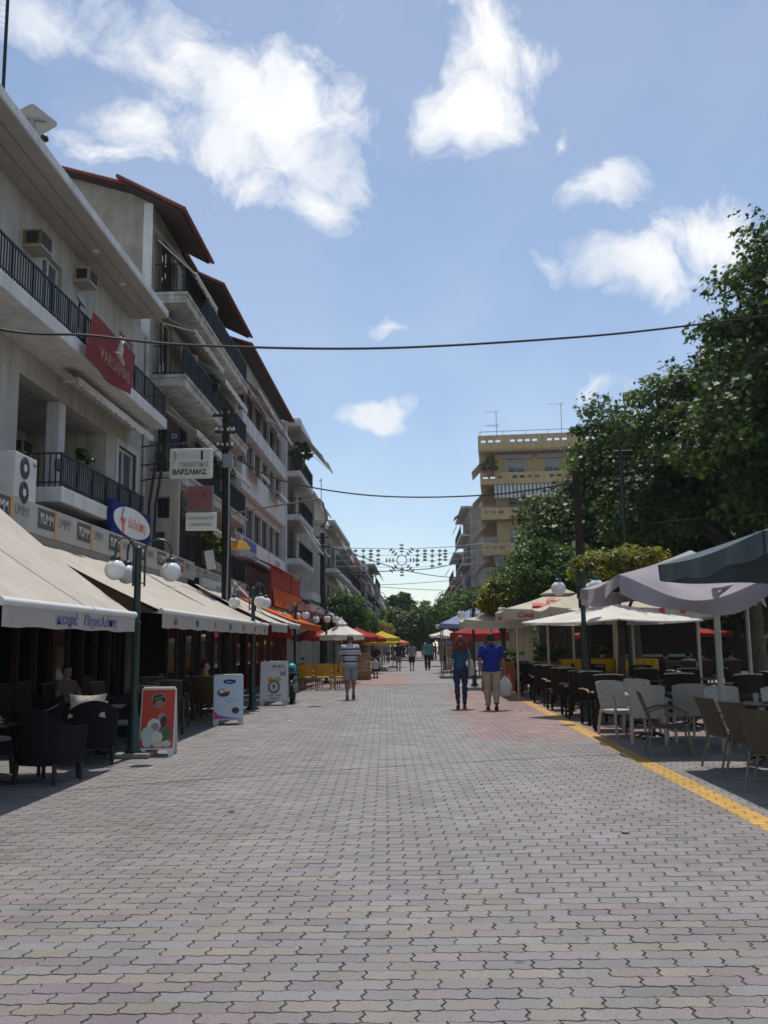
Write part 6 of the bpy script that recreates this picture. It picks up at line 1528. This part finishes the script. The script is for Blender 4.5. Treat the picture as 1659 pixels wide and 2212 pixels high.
for s in (-1, 1): MB().ell((.48, s * .26, 1.20), (.02, .06, .04), 8, 6).build('mirror', 'rubber', sk)
hm = thing('helmet', 'turquoise helmet resting on the scooter seat', 'helmet', (-3.42, 25.6, .84)); MB().ell((0, 0, .12), (.13, .16, .13), 14, 10).build('shell', 'teal', hm, smooth=True); MB().ell((0, -.07, .10), (.10, .10, .05), 12, 8).build('visor', 'scooter_dark', hm, smooth=True)
# crates stacked in front of the market, small debris
mat('crate', (.28, .17, .08), .8, .2, 6); mat('orange_plastic', (.70, .12, .02), .5, .08, 4)
def crate(label, p, s, m, rz=0):
    t = thing('crate', label, 'crate', p, rz); w, d, h = s
    for k in range(4): MB().bx(-w / 2, w / 2, -d / 2, -d / 2 + .012, h * k / 4 + .005, h * (k + 1) / 4 - .012).bx(-w / 2, w / 2, d / 2 - .012, d / 2, h * k / 4 + .005, h * (k + 1) / 4 - .012).bx(-w / 2, -w / 2 + .012, -d / 2 + .013, d / 2 - .013, h * k / 4 + .005, h * (k + 1) / 4 - .012).bx(w / 2 - .012, w / 2, -d / 2 + .013, d / 2 - .013, h * k / 4 + .005, h * (k + 1) / 4 - .012).build('slat_ring', m, t)
    MB().bx(-w / 2 + .013, w / 2 - .013, -d / 2 + .013, d / 2 - .013, 0, .012).build('bottom', m, t)
for i in range(3): crate('brown crate beside the woman in black, %s of its stack' % ['bottom', 'middle', 'top'][i], (-2.45, 42.5, i * .42), (.8, .5, .41), 'crate', R(3 * i))
crate('orange plastic crate beside the brown stack', (-3.0, 42.3, .35), (.5, .4, .32), 'orange_plastic'); crate('lower brown crate under the orange one', (-3.0, 42.3, 0), (.6, .5, .34), 'crate')
# ================================================================ PEOPLE
mat('skin', (.34, .19, .125), .55, .06, 9); mat('skin_tan', (.26, .135, .085), .55, .06, 9)
mat('hair_dark', (.018, .013, .010), .6, .3, 20); mat('hair_red', (.13, .035, .018), .55, .35, 18); mat('hair_grey', (.10, .085, .075), .6, .3, 20)
mat('denim', (.022, .038, .075), .85, .25, 7); mat('denim_dk', (.020, .022, .035), .85, .2, 7); mat('khaki', (.36, .31, .24), .85, .12, 5); mat('grey_short', (.26, .25, .235), .85, .12, 5)
mat('royal_blue', (.010, .025, .22), .85, .18, 5); mat('teal_top', (.012, .085, .155), .85, .2, 5); mat('turq', (.055, .27, .30), .85, .12, 5); mat('black_cloth', (.012, .012, .013), .85, .2, 5); mat('grey_tee', (.22, .22, .225), .85, .15, 5); mat('brown_tee', (.13, .11, .10), .85, .15, 5); mat('pale_blue', (.20, .25, .36), .85, .12, 5); mat('sea_green', (.11, .25, .22), .85, .12, 5); mat('orange_top', (.42, .14, .03), .85, .12, 5); mat('white_top', (.55, .55, .53), .85, .1, 5); mat('red_top', (.40, .03, .03), .85, .1, 5)
mat('shoe', (.02, .016, .014), .6, .2, 9); mat('shoe_brown', (.10, .045, .03), .6, .2, 9)
def stripe_mat():
    m = bpy.data.materials.new('striped_polo'); m.use_nodes = True; nt = m.node_tree; b = nt.nodes['Principled BSDF']; b.inputs['Roughness'].default_value = .85
    c = _n(nt, 'ShaderNodeTexCoord'); s = _n(nt, 'ShaderNodeSeparateXYZ'); nt.links.new(c.outputs['Object'], s.inputs[0])
    r = _n(nt, 'ShaderNodeValToRGB'); r.color_ramp.interpolation = 'CONSTANT'
    mr = _n(nt, 'ShaderNodeMapRange'); mr.inputs['From Min'].default_value = .85; mr.inputs['From Max'].default_value = 1.55; nt.links.new(s.outputs['Z'], mr.inputs['Value']); nt.links.new(mr.outputs[0], r.inputs[0])
    W_, N_, L_ = (.52, .52, .55, 1), (.018, .02, .05, 1), (.33, .31, .40, 1)
    els = [(0, L_), (.12, L_), (.17, W_), (.22, N_), (.29, W_), (.34, L_), (.40, W_), (.46, N_), (.52, W_), (.58, L_), (.63, W_), (.70, N_), (.76, W_)]
    r.color_ramp.elements[0].color = els[0][1]; r.color_ramp.elements[1].position = els[1][0]; r.color_ramp.elements[1].color = els[1][1]
    for p, k in els[2:]: e = r.color_ramp.elements.new(p); e.color = k
    nt.links.new(r.outputs[0], b.inputs['Base Color']); MATS['striped_polo'] = m
stripe_mat()
def loft(mb, secs, n=14):
    """secs: (x,y,z, rx, ry) horizontal ellipses"""
    mb.rings([[Vector((x + rx * math.cos(2 * math.pi * k / n), y + ry * math.sin(2 * math.pi * k / n), z)) for k in range(n)] for x, y, z, rx, ry in secs])
def person(label, loc, rz, H=1.75, top='grey_tee', bottom='denim', bot='long', sleeve=.62, hair='hair_dark', hairstyle='short', stride=.0, lift=0.0, arms=None, skin='skin', shoe='shoe', build_=1.0, voxel=.013, seated=False, collar=False, female=False, lean=0.0, group=None):
    """faces local -y; one remeshed body, clothing as shells lifted off it"""
    t = thing('person', label, 'person', loc, rz, group); s = H / 1.75; t.scale = (s, s, s)
    B = build_; mb = MB(); J = {}
    dz = -.47 if seated else 0.0
    hips = .93 + dz
    for side, sx in (('L', 1), ('R', -1)):
        sg = sx if stride >= 0 else -sx; st_ = abs(stride)
        hip = Vector((sx * .095 * B, .0, hips - .04))
        if seated: knee = Vector((sx * .11, -.44, .47)); ank = Vector((sx * .11, -.42, .09))
        else:
            fy = -st_ * .5 * sg; up = lift if sg < 0 else 0.0
            ank = Vector((sx * .085, fy + (.04 if up else 0), .085 + up)); knee = Vector((sx * .095, fy * .45 - (.05 if up else .02), .50 + up * .3))
        J[side + 'hip'], J[side + 'knee'], J[side + 'ank'] = hip, knee, ank
        f_ = 1.05 if female else 1.0
        mb.tube([hip + Vector((0, 0, .05)), hip.lerp(knee, .35), knee + (hip - knee).normalized() * .06, knee, knee.lerp(ank, .3), knee.lerp(ank, .75), ank], [.088 * B * f_, .080 * B * f_, .058 * B, .054 * B, .056 * B, .038, .036], 12)
        pit = up_t = 0.0 if seated or not (lift and sg < 0) else .8
        fd = Vector((sx * .02, -1, -pit * .9)).normalized()
        mb.tube([ank + Vector((0, .05, -.045)) + fd * -.02, ank + fd * .06 + Vector((0, 0, -.045)), ank + fd * .14 + Vector((0, 0, -.055)), ank + fd * .19 + Vector((0, 0, -.06))], [.036, .042, .042, .026], 10, flat=.8)
    yl = lean
    sh = 1.445 + dz
    if female: secs = [(0, 0, hips - .10, .13, .09), (0, 0, hips - .02, .172 * B, .118 * B), (0, 0, hips + .07, .158 * B, .108 * B), (0, yl * .3, hips + .19, .128 * B, .09 * B), (0, yl * .6, hips + .34, .148 * B, .108 * B), (0, yl * .8, hips + .46, .155 * B, .09 * B), (0, yl * .9, sh + .02, .115, .07), (0, yl, sh + .055, .055, .055)]
    else: secs = [(0, 0, hips - .10, .13, .09), (0, 0, hips - .02, .165 * B, .115 * B), (0, 0, hips + .08, .160 * B, .118 * B), (0, yl * .3, hips + .19, .152 * B, .118 * B), (0, yl * .6, hips + .34, .172 * B, .122 * B), (0, yl * .8, hips + .46, .172 * B, .10 * B), (0, yl * .9, sh + .03, .125, .075), (0, yl, sh + .065, .062, .062)]
    loft(mb, secs, 18)
    neck = Vector((0, yl, sh + .05)); head = Vector((0, yl - .015, 1.632 + dz))
    mb.tube([neck, head + Vector((0, .01, -.04))], [.056, .05], 10)
    mb.ell(head + Vector((0, .012, .02)), (.076, .096, .105), 16, 12); mb.ell(head + Vector((0, -.018, -.045)), (.058, .072, .075), 14, 10)
    mb.ell(head + Vector((0, -.100, -.02)), (.013, .018, .024), 8, 6)
    for sx in (-1, 1): mb.ell(head + Vector((sx * .078, .015, -.01)), (.012, .02, .032), 8, 6)
    arms = arms or {}
    for side, sx in (('L', 1), ('R', -1)):
        sho = Vector((sx * (.150 if female else .172) * B, yl * .85, sh - .02)); el, wr = arms.get(side, ((sx * .235 * B, yl + .04, sh - .30), (sx * .245 * B, yl - .03, sh - .56)))
        el, wr = Vector(el), Vector(wr); J[side + 'sho'], J[side + 'el'], J[side + 'wr'] = sho, el, wr
        a = .9 if female else 1.0
        mb.tube([sho + Vector((-sx * .05, 0, .01)), sho, sho.lerp(el, .4), el, el.lerp(wr, .3), wr], [.050, .054 * a * B, .046 * a * B, .038 * a, .038 * a, .027], 10)
        d = (wr - el).normalized(); pc = wr + d * .05
        mb.tube([wr, wr + d * .04, wr + d * .085], [.026, .036, .034], 8, flat=.55)
        for k in range(4): q = wr + d * .08 + Vector((0, (k - 1.5) * .017, 0)); L = (.062, .075, .07, .055)[k]; mb.tube([q, q + d * L * .6 + Vector((-sx * .006, 0, 0)), q + d * L + Vector((-sx * .02, 0, 0))], [.0095, .009, .008], 6)
        q = wr + d * .035 + Vector((0, -.03, 0)); mb.tube([q, q + d * .035 + Vector((0, -.022, 0)), q + d * .06 + Vector((-sx * .008, -.024, 0))], [.011, .010, .008], 6)
    me = mb.mesh('body'); ob = bpy.data.objects.new('tmp', me); COL.objects.link(ob)
    rm = ob.modifiers.new('r', 'REMESH'); rm.mode = 'VOXEL'; rm.voxel_size = voxel; rm.use_smooth_shade = True
    sm = ob.modifiers.new('s', 'SMOOTH'); sm.iterations = 3; sm.factor = .5
    dg = bpy.context.evaluated_depsgraph_get(); ev = ob.evaluated_get(dg); bm_ = bpy.data.meshes.new_from_object(ev); bpy.data.objects.remove(ob)
    bm_.name = 'body'; bm_.materials.clear(); bm_.materials.append(MATS[skin])
    body = bpy.data.objects.new('body', bm_); COL.objects.link(body); body.parent = t
    n = len(bm_.vertices); co = np.empty(n * 3, np.float32); bm_.vertices.foreach_get('co', co); co = co.reshape(-1, 3); no = np.empty(n * 3, np.float32); bm_.vertices.foreach_get('normal', no); no = no.reshape(-1, 3)
    def seg(a, b):
        a = np.array(a); b = np.array(b); ab = b - a; u = np.clip(((co - a) @ ab) / (ab @ ab), 0, 1); return np.linalg.norm(co - (a + u[:, None] * ab), axis=1), u
    bones = {'torso': ((0, 0, hips), (0, yl, sh - .02), .15), 'head': (neck + Vector((0, 0, .03)), head + Vector((0, 0, .08)), .08)}
    for sd in 'LR':
        bones[sd + 'ua'] = (J[sd + 'sho'], J[sd + 'el'], .05); bones[sd + 'fa'] = (J[sd + 'el'], J[sd + 'wr'] + (J[sd + 'wr'] - J[sd + 'el']).normalized() * .12, .035)
        bones[sd + 'th'] = (J[sd + 'hip'], J[sd + 'knee'], .075); bones[sd + 'sh'] = (J[sd + 'knee'], J[sd + 'ank'], .045); bones[sd + 'ft'] = (J[sd + 'ank'] + Vector((0, 0, -.04)), J[sd + 'ank'] + Vector((0, -.16, -.055)), .04)
    names = list(bones); D = []; U = []
    for k in names: d, u = seg(bones[k][0], bones[k][1]); D.append(d - bones[k][2]); U.append(u)
    D = np.array(D); U = np.array(U); lab = D.argmin(0); Lb_ = np.array(names)[lab]; u = U[lab, np.arange(n)]
    poly = [tuple(p.vertices) for p in bm_.polygons]
    def shell(name, mask, off, m, wr=.004, seed=1, hem=None):
        keep = [f for f in poly if all(mask[i] for i in f)]
        if not keep: return
        used = sorted(set(i for f in keep for i in f)); ix = {k: i for i, k in enumerate(used)}
        cc = co[used]; w = wr * (np.sin(cc[:, 2] * 43 + cc[:, 0] * 31 + seed) + np.sin(cc[:, 0] * 57 - cc[:, 2] * 29 + cc[:, 1] * 23))
        o_ = off[used] if isinstance(off, np.ndarray) else off
        v = cc + no[used] * (np.asarray(o_).reshape(-1, 1) + w[:, None])
        mm = bpy.data.meshes.new(name); mm.from_pydata([tuple(p) for p in v], [], [tuple(ix[i] for i in f) for f in keep]); mm.update(); mm.polygons.foreach_set('use_smooth', [True] * len(mm.polygons)); mm.materials.append(MATS[m])
        o = bpy.data.objects.new(name, mm); COL.objects.link(o); o.parent = t; return o
    tor = (Lb_ == 'torso'); ua = (Lb_ == 'Lua') | (Lb_ == 'Rua'); fa = (Lb_ == 'Lfa') | (Lb_ == 'Rfa'); th = (Lb_ == 'Lth') | (Lb_ == 'Rth'); shn = (Lb_ == 'Lsh') | (Lb_ == 'Rsh'); ft = (Lb_ == 'Lft') | (Lb_ == 'Rft')
    z = co[:, 2]
    hemz = hips - (.05 if not female else -.02)
    smask = ((tor | th) & (z > hemz) & (z < sh + .045)) | (ua & (u < sleeve) & (z > hemz))
    loose = .010 + .020 * np.clip((hips + .25 - z) / .3, 0, 1) * (0 if female else 1) + .012 * ua * u
    shell('shirt', smask, loose.astype(np.float32), top, .0025, 2)
    if bot == 'long': shell('trousers', (tor & (z < hips + .10)) | th | (shn & (u < .97)), (.010 + .018 * shn * (0.25 if female else 1) + .010 * th * (0 if female else 1)).astype(np.float32), bottom, .004, 5)
    elif bot == 'short': shell('shorts', (tor & (z < hips + .10)) | (th & (u < 1.0)), (.014 + .030 * th * u).astype(np.float32), bottom, .005, 5)
    elif bot == 'skirt':
        shell('skirt_top', (tor & (z < hips + .10)) | (th & (u < .1)), .014, bottom)
        loft_ = MB(); loft_.rings([[Vector(((r_ + .006 * math.sin(9 * q)) * math.cos(q), r_ * .78 * math.sin(q), zz)) for q in [2 * math.pi * i / 30 for i in range(30)]] for zz, r_ in ((hips + .08, .165), (hips - .05, .20), (.6, .225), (.36, .235))], cap=False); loft_.build('skirt', bottom, t, smooth=True, fix=False)
    shell('shoes', ft | (shn & (u > .93)), .007, shoe, 0)
    hd = (Lb_ == 'head'); hc = np.array(head); rel = co - hc
    hm_ = hd & ((rel[:, 2] > .065) | ((rel[:, 1] > .0) & (rel[:, 2] > (-.05 if hairstyle == 'short' else -.12))) | ((rel[:, 1] > -.03) & (rel[:, 2] > .03)))
    shell('hair', hm_, .012 if hairstyle == 'short' else .026, hair, .004, 3)
    if hairstyle == 'long':
        h_ = MB(); rg = random.Random(5); h_.ell(head + Vector((0, .045, -.06)), (.105, .085, .15), 16, 12); h_.ell(head + Vector((0, .05, -.17)), (.125, .075, .09), 16, 10)
        for k in range(80):
            a = rg.uniform(-2.5, 2.5); r0 = rg.uniform(.06, .10); p = head + Vector((r0 * math.sin(a), .03 + r0 * math.cos(a) * .9, rg.uniform(.0, .09))); e = head + Vector((math.sin(a) * rg.uniform(.10, .165), .05 + math.cos(a) * rg.uniform(.06, .12), rg.uniform(-.30, -.16)))
            m_ = (p + e) / 2 + Vector((math.sin(a) * .045, .03 * math.cos(a) + .01, .02)); h_.tube([p, m_, e.lerp(m_, .3), e], [.018, .024, .022, .006], 6)
        h_.build('long_hair', hair, t, smooth=True, fix=False)
    if collar: MB().rings([[Vector((.068 * math.cos(q), yl + .072 * math.sin(q), zz)) for q in [2 * math.pi * i / 20 for i in range(20)]] for zz in (sh + .04, sh + .085)], cap=False).build('collar', top, t, smooth=True, fix=False)
    return t, J, s
def ground(x, y): g = G(x, y); return (g.x, g.y, 0)
def held(t, J, s, side):
    d = (J[side + 'wr'] - J[side + 'el']).normalized(); p = J[side + 'wr'] + d * .11; a = t.rotation_euler.z
    return Vector(t.location) + Vector((math.cos(a) * p.x - math.sin(a) * p.y, math.sin(a) * p.x + math.cos(a) * p.y, p.z)) * s
def bag(label, p, w, h, m, seed=1, cat='bag', name='carrier_bag', handle=.14):
    t = thing(name, label, cat, p); rg = random.Random(seed); ph = rg.uniform(0, 6)
    MB().rings([[Vector((r_ * math.cos(q) * (1 + .09 * math.sin(3 * q + ph + zz * 20)), r_ * .55 * math.sin(q) * (1 + .07 * math.cos(4 * q + zz * 15)), zz)) for q in [2 * math.pi * i / 18 for i in range(18)]] for zz, r_ in ((0, .02), (-handle * .5, .05), (-handle * .9, w * .36), (-handle - h * .30, w * .50), (-handle - h * .75, w * .5), (-handle - h * .95, w * .42), (-handle - h, w * .2))]).build('sack', m, t, smooth=True)
    MB().tube([(0, -.02, -handle * .6), (.0, -.03, -.02), (0, 0, .01), (0, .03, -.02), (0, .02, -handle * .6)], .012, 6).build('handle', m, t); return t
cloth('plastic_white', (.62, .64, .66), .35, .1, .45); cloth('plastic_pink', (.62, .18, .20), .35, .1, .45); mat('tote', (.48, .44, .36), .85, .12, 6)
ST = 1.445 - .02
# the couple walking away
t, J, s = person('woman with long red hair, teal top and jeans walking away beside the man in blue', ground(997, 1531), R(180), 1.74, 'teal_top', 'denim', 'long', .75, 'hair_red', 'long', -.22, .05, {'L': ((.215, .05, ST - .29), (.235, -.05, ST - .53)), 'R': ((-.205, .06, ST - .28), (-.19, -.02, ST - .53))}, female=True, voxel=.0105, shoe='shoe_brown')
tb = thing('tote_bag', 'pale canvas shoulder bag on the red-haired woman', 'bag', (Vector(t.location) + Vector((.265 * s, .02, 0))))
MB().rings([[Vector((.075 * k * math.cos(q), .16 * k2 * math.sin(q), zz)) for q in [2 * math.pi * i / 16 for i in range(16)]] for zz, k, k2 in ((1.18, .3, .6), (1.10, .7, .85), (.98, 1.0, 1.0), (.86, 1.1, 1.02), (.80, .8, .9))]).build('sack', 'tote', tb, smooth=True)
MB().tube([(0, -.09, 1.15), (-.06, -.05, 1.40), (-.10, 0, 1.47), (-.06, .06, 1.40), (0, .09, 1.15)], .013, 6).build('strap', 'tote', tb)
t, J, s = person('heavy-set man in royal blue polo and khaki trousers walking away', ground(1064, 1534), R(180), 1.80, 'royal_blue', 'khaki', 'long', .85, 'hair_dark', 'short', .20, .05, {'L': ((.265, .05, ST - .28), (.275, .02, ST - .53)), 'R': ((-.27, .05, ST - .29), (-.30, -.04, ST - .54))}, build_=1.18, voxel=.0105, collar=True, skin='skin_tan', shoe='shoe_brown')
# facing away (rz=180) his local left is on the street's left; the bags hang from the hand on the right
hp = held(t, J, s, 'R')
bag('white plastic carrier bag held by the man in blue', hp, .30, .34, 'plastic_white', 2); bag('pink plastic bag hanging beside the white one', hp + Vector((.10, .06, 0)), .18, .24, 'plastic_pink', 3, handle=.2)
# man in stripes coming towards us
t, J, s = person('man in white and navy striped polo and grey shorts walking towards the camera', ground(757, 1511), R(4), 1.86, 'striped_polo', 'grey_short', 'short', .8, 'hair_grey', 'short', -.20, .09, {'L': ((.26, .03, ST - .28), (.265, -.07, ST - .52)), 'R': ((-.27, .05, ST - .28), (-.31, -.03, ST - .53))}, build_=1.12, voxel=.0105, collar=True, skin='skin_tan', shoe='shoe_brown')
sg = MB()
for sx in (-1, 1): sg.ell((sx * .036, -.098, 1.652), (.028, .010, .020), 10, 6); sg.tube([(sx * .062, -.09, 1.658), (sx * .082, .01, 1.655)], .004, 4)
sg.tube([(-.012, -.104, 1.658), (.012, -.104, 1.658)], .004, 4); sg.build('sunglasses', 'black_cloth', t)
ph = thing('phone', 'small dark phone in the hand of the man in stripes', 'phone', held(t, J, s, 'R')); MB().bx(-.02, .02, -.04, .04, -.05, .06).build('case', 'black_cloth', ph, bevel=.005)
# woman in black with a white bag
t, J, s = person('elderly woman in a black dress holding a white bag', ground(812, 1465), R(-8), 1.62, 'black_cloth', 'black_cloth', 'skirt', .8, 'hair_dark', 'short', .14, .0, {'L': ((.27, .02, ST - .27), (.10, -.20, ST - .36)), 'R': ((-.27, .02, ST - .27), (-.14, -.18, ST - .38))}, female=True, build_=1.12)
bag('white carrier bag held by the woman in black', held(t, J, s, 'L') + Vector((0, -.06, -.02)), .34, .36, 'plastic_white', 4)
WA = 'people walking down the street'
for lab, (x, y), a, H, top, bo, kind, st, bld_ in [
    ('man in black T-shirt and patterned shorts walking away, left of three', (861, 1449), 180, 1.72, 'black_cloth', 'grey_tee', 'short', .14, 1.0), ('man in grey T-shirt and black shorts walking away', (890, 1449), 182, 1.70, 'grey_tee', 'black_cloth', 'short', -.18, 1.05),
    ('man in turquoise shirt and dark trousers walking away', (924, 1448), 180, 1.84, 'turq', 'denim_dk', 'long', .08, 1.12), ('man in brown T-shirt and dark shorts stepping forward', (957, 1447), 175, 1.80, 'brown_tee', 'black_cloth', 'short', -.3, 1.0)]:
    person(lab, ground(x, y), R(a), H, top, bo, kind, .7, 'hair_dark', 'short', st, .05 if abs(st) > .1 else 0, build_=bld_, voxel=.016, group=WA)
for lab, (x, y), a, H, top, bo, kind in [
    ('person in sea-green shirt standing by the yellow parasol', (829, 1432), 200, 1.7, 'sea_green', 'khaki', 'long'), ('man in pale blue shirt beside the one in sea green', (838.5, 1432), 170, 1.78, 'pale_blue', 'denim_dk', 'long'), ('far person in white top behind the man in black', (850, 1421), 180, 1.65, 'white_top', 'denim', 'long'),
    ('far person in red top between the walkers', (898, 1414), 180, 1.65, 'red_top', 'denim_dk', 'long'), ('far person in pale top near the turquoise shirt', (913, 1419), 0, 1.62, 'white_top', 'khaki', 'short'), ('person in orange top at the market stall on the right', (970, 1446), 90, 1.6, 'orange_top', 'khaki', 'long'),
    ('person in black by the far right stall', (941, 1424), 100, 1.7, 'black_cloth', 'denim_dk', 'long'), ('far person in grey beyond the turquoise shirt', (935, 1420), 180, 1.68, 'grey_tee', 'denim_dk', 'long'), ('far person in dark clothes at the street end', (880, 1411), 180, 1.7, 'black_cloth', 'denim_dk', 'long')]:
    person(lab, ground(x, y), R(a), H, top, bo, kind, .7, 'hair_dark', 'short', .12, 0, voxel=.026, group='people far down the street')
# seated guests
SA = {'L': ((.26, -.08, .72), (.16, -.30, .66)), 'R': ((-.26, -.08, .72), (-.16, -.30, .66))}
seat_n = 0
for lab, x, y, a, top in [('seated guest in orange shirt under the long awning', -4.65, 20.35, 100, 'orange_top'), ('seated guest in dark top deep under the near awning', -6.3, 16.6, 60, 'brown_tee'),
    ('seated guest in navy at the back of the right terrace', 8.0, 30.0, 200, 'denim'), ('seated guest in white at the back of the right terrace', 8.9, 30.6, 160, 'white_top'), ('seated guest in red at the back of the right terrace', 9.6, 31.4, 180, 'red_top'), ('seated guest in grey at the back of the right terrace', 10.4, 31.0, 170, 'grey_tee'), ('seated guest in pale blue at the far right of the terrace', 11.3, 24.5, 150, 'pale_blue')]:
    person(lab, (x, y, 0), R(a), 1.72, top, 'denim_dk', 'long', .7, 'hair_dark', 'short', 0, 0, SA, seated=True, voxel=.02)
    place(tan, un, (x, y, 0), R(a), 'brown wicker chair carrying the %s' % lab.replace('seated ', ''), 'occupied brown wicker chairs')

# ================================================================ TABLE WARE AND LITTER
mat('china', (.62, .61, .58), .25, .03, 4, spec=.5); mat('ashtray', (.10, .10, .11), .3, .05, 4, spec=.5); mat('tumbler', (.30, .33, .34), .1, .03, 4, spec=.6); mat('napkin', (.55, .55, .54), .9, .05, 6)
def tableware(i, x, y, z, where):
    c = thing('cup', 'white coffee cup on the %s' % where, 'cup', (x + .12, y - .08, z)); MB().lathe([(.03, .012), (.04, .03), (.042, .07), (.038, .07), (.03, .02), (0, .02)], 14).build('bowl', 'china', c, smooth=True); MB().lathe([(0, 0), (.07, .004), (.075, .012), (.0, .008)], 16).build('saucer', 'china', c, smooth=True)
    g_ = thing('glass', 'water glass on the %s' % where, 'glass', (x - .1, y + .1, z)); MB().lathe([(.028, 0), (.034, .13), (.031, .13), (.026, .01), (0, .01)], 12).build('tumbler', 'tumbler', g_, smooth=True)
    a_ = thing('ashtray', 'small round ashtray on the %s' % where, 'ashtray', (x, y, z)); MB().lathe([(.05, 0), (.055, .03), (.048, .03), (.044, .01), (0, .01)], 14).build('dish', 'ashtray', a_, smooth=True)
for i, (x, y, z, w) in enumerate([(4.55, 12.3, .74, 'round table beside the olive chairs'), (4.75, 10.6, .74, 'round table at the right edge'), (3.85, 15.4, .74, 'round table among the white chairs'), (4.1, 17.7, .74, 'first square table by the dark chairs'), (4.1, 20.1, .74, 'second square table by the dark chairs'), (-4.6, 13.4, .73, 'table beside the near left lamp'), (-4.9, 10.6, .73, 'table between the black tub chairs')]): tableware(i, x, y, z, w)
rg = random.Random(21)
for i, (x, y, m, s, lab) in enumerate([(625, 1558, 'napkin', .09, 'scrap of white paper on the paving left of centre'), (742, 1518, 'ink_grey', .10, 'small dark scrap by the shoe of the man in stripes'), (1125, 1536, 'ink', .06, 'dark pebble on the red paving patch'), (1350, 1800, 'ink_grey', .07, 'dry leaf near the yellow line'), (500, 1755, 'crate', .06, 'dry brown leaf on the paving at left'), (1062, 1660, 'napkin', .05, 'tiny paper scrap on the paving in the middle')]):
    g = G(x, y); n = 9
    o = MB().prism([(s * rg.uniform(.35, .6) * math.cos(2 * math.pi * k / n), s * rg.uniform(.35, .6) * math.sin(2 * math.pi * k / n)) for k in range(n)], .006, .014, 'xy').build('litter', m); o.location = (g.x, g.y, .003); o.rotation_euler = (.06, .1, rg.uniform(0, 6)); tag(o, lab, 'litter')

# ================================================================ HAZE
hz = MB().bx(-60, 60, -30, 330, -1.4, 24).build('haze', None); hz['kind'] = 'stuff'
hm2 = bpy.data.materials.new('haze'); hm2.use_nodes = True; _t = hm2.node_tree; _t.nodes.remove(_t.nodes['Principled BSDF'])
pv = _n(_t, 'ShaderNodeVolumePrincipled'); pv.inputs['Color'].default_value = (.86, .92, 1, 1); pv.inputs['Density'].default_value = .0003; pv.inputs['Anisotropy'].default_value = .3
_t.links.new(pv.outputs[0], _t.nodes['Material Output'].inputs['Volume']); hz.data.materials.append(hm2)
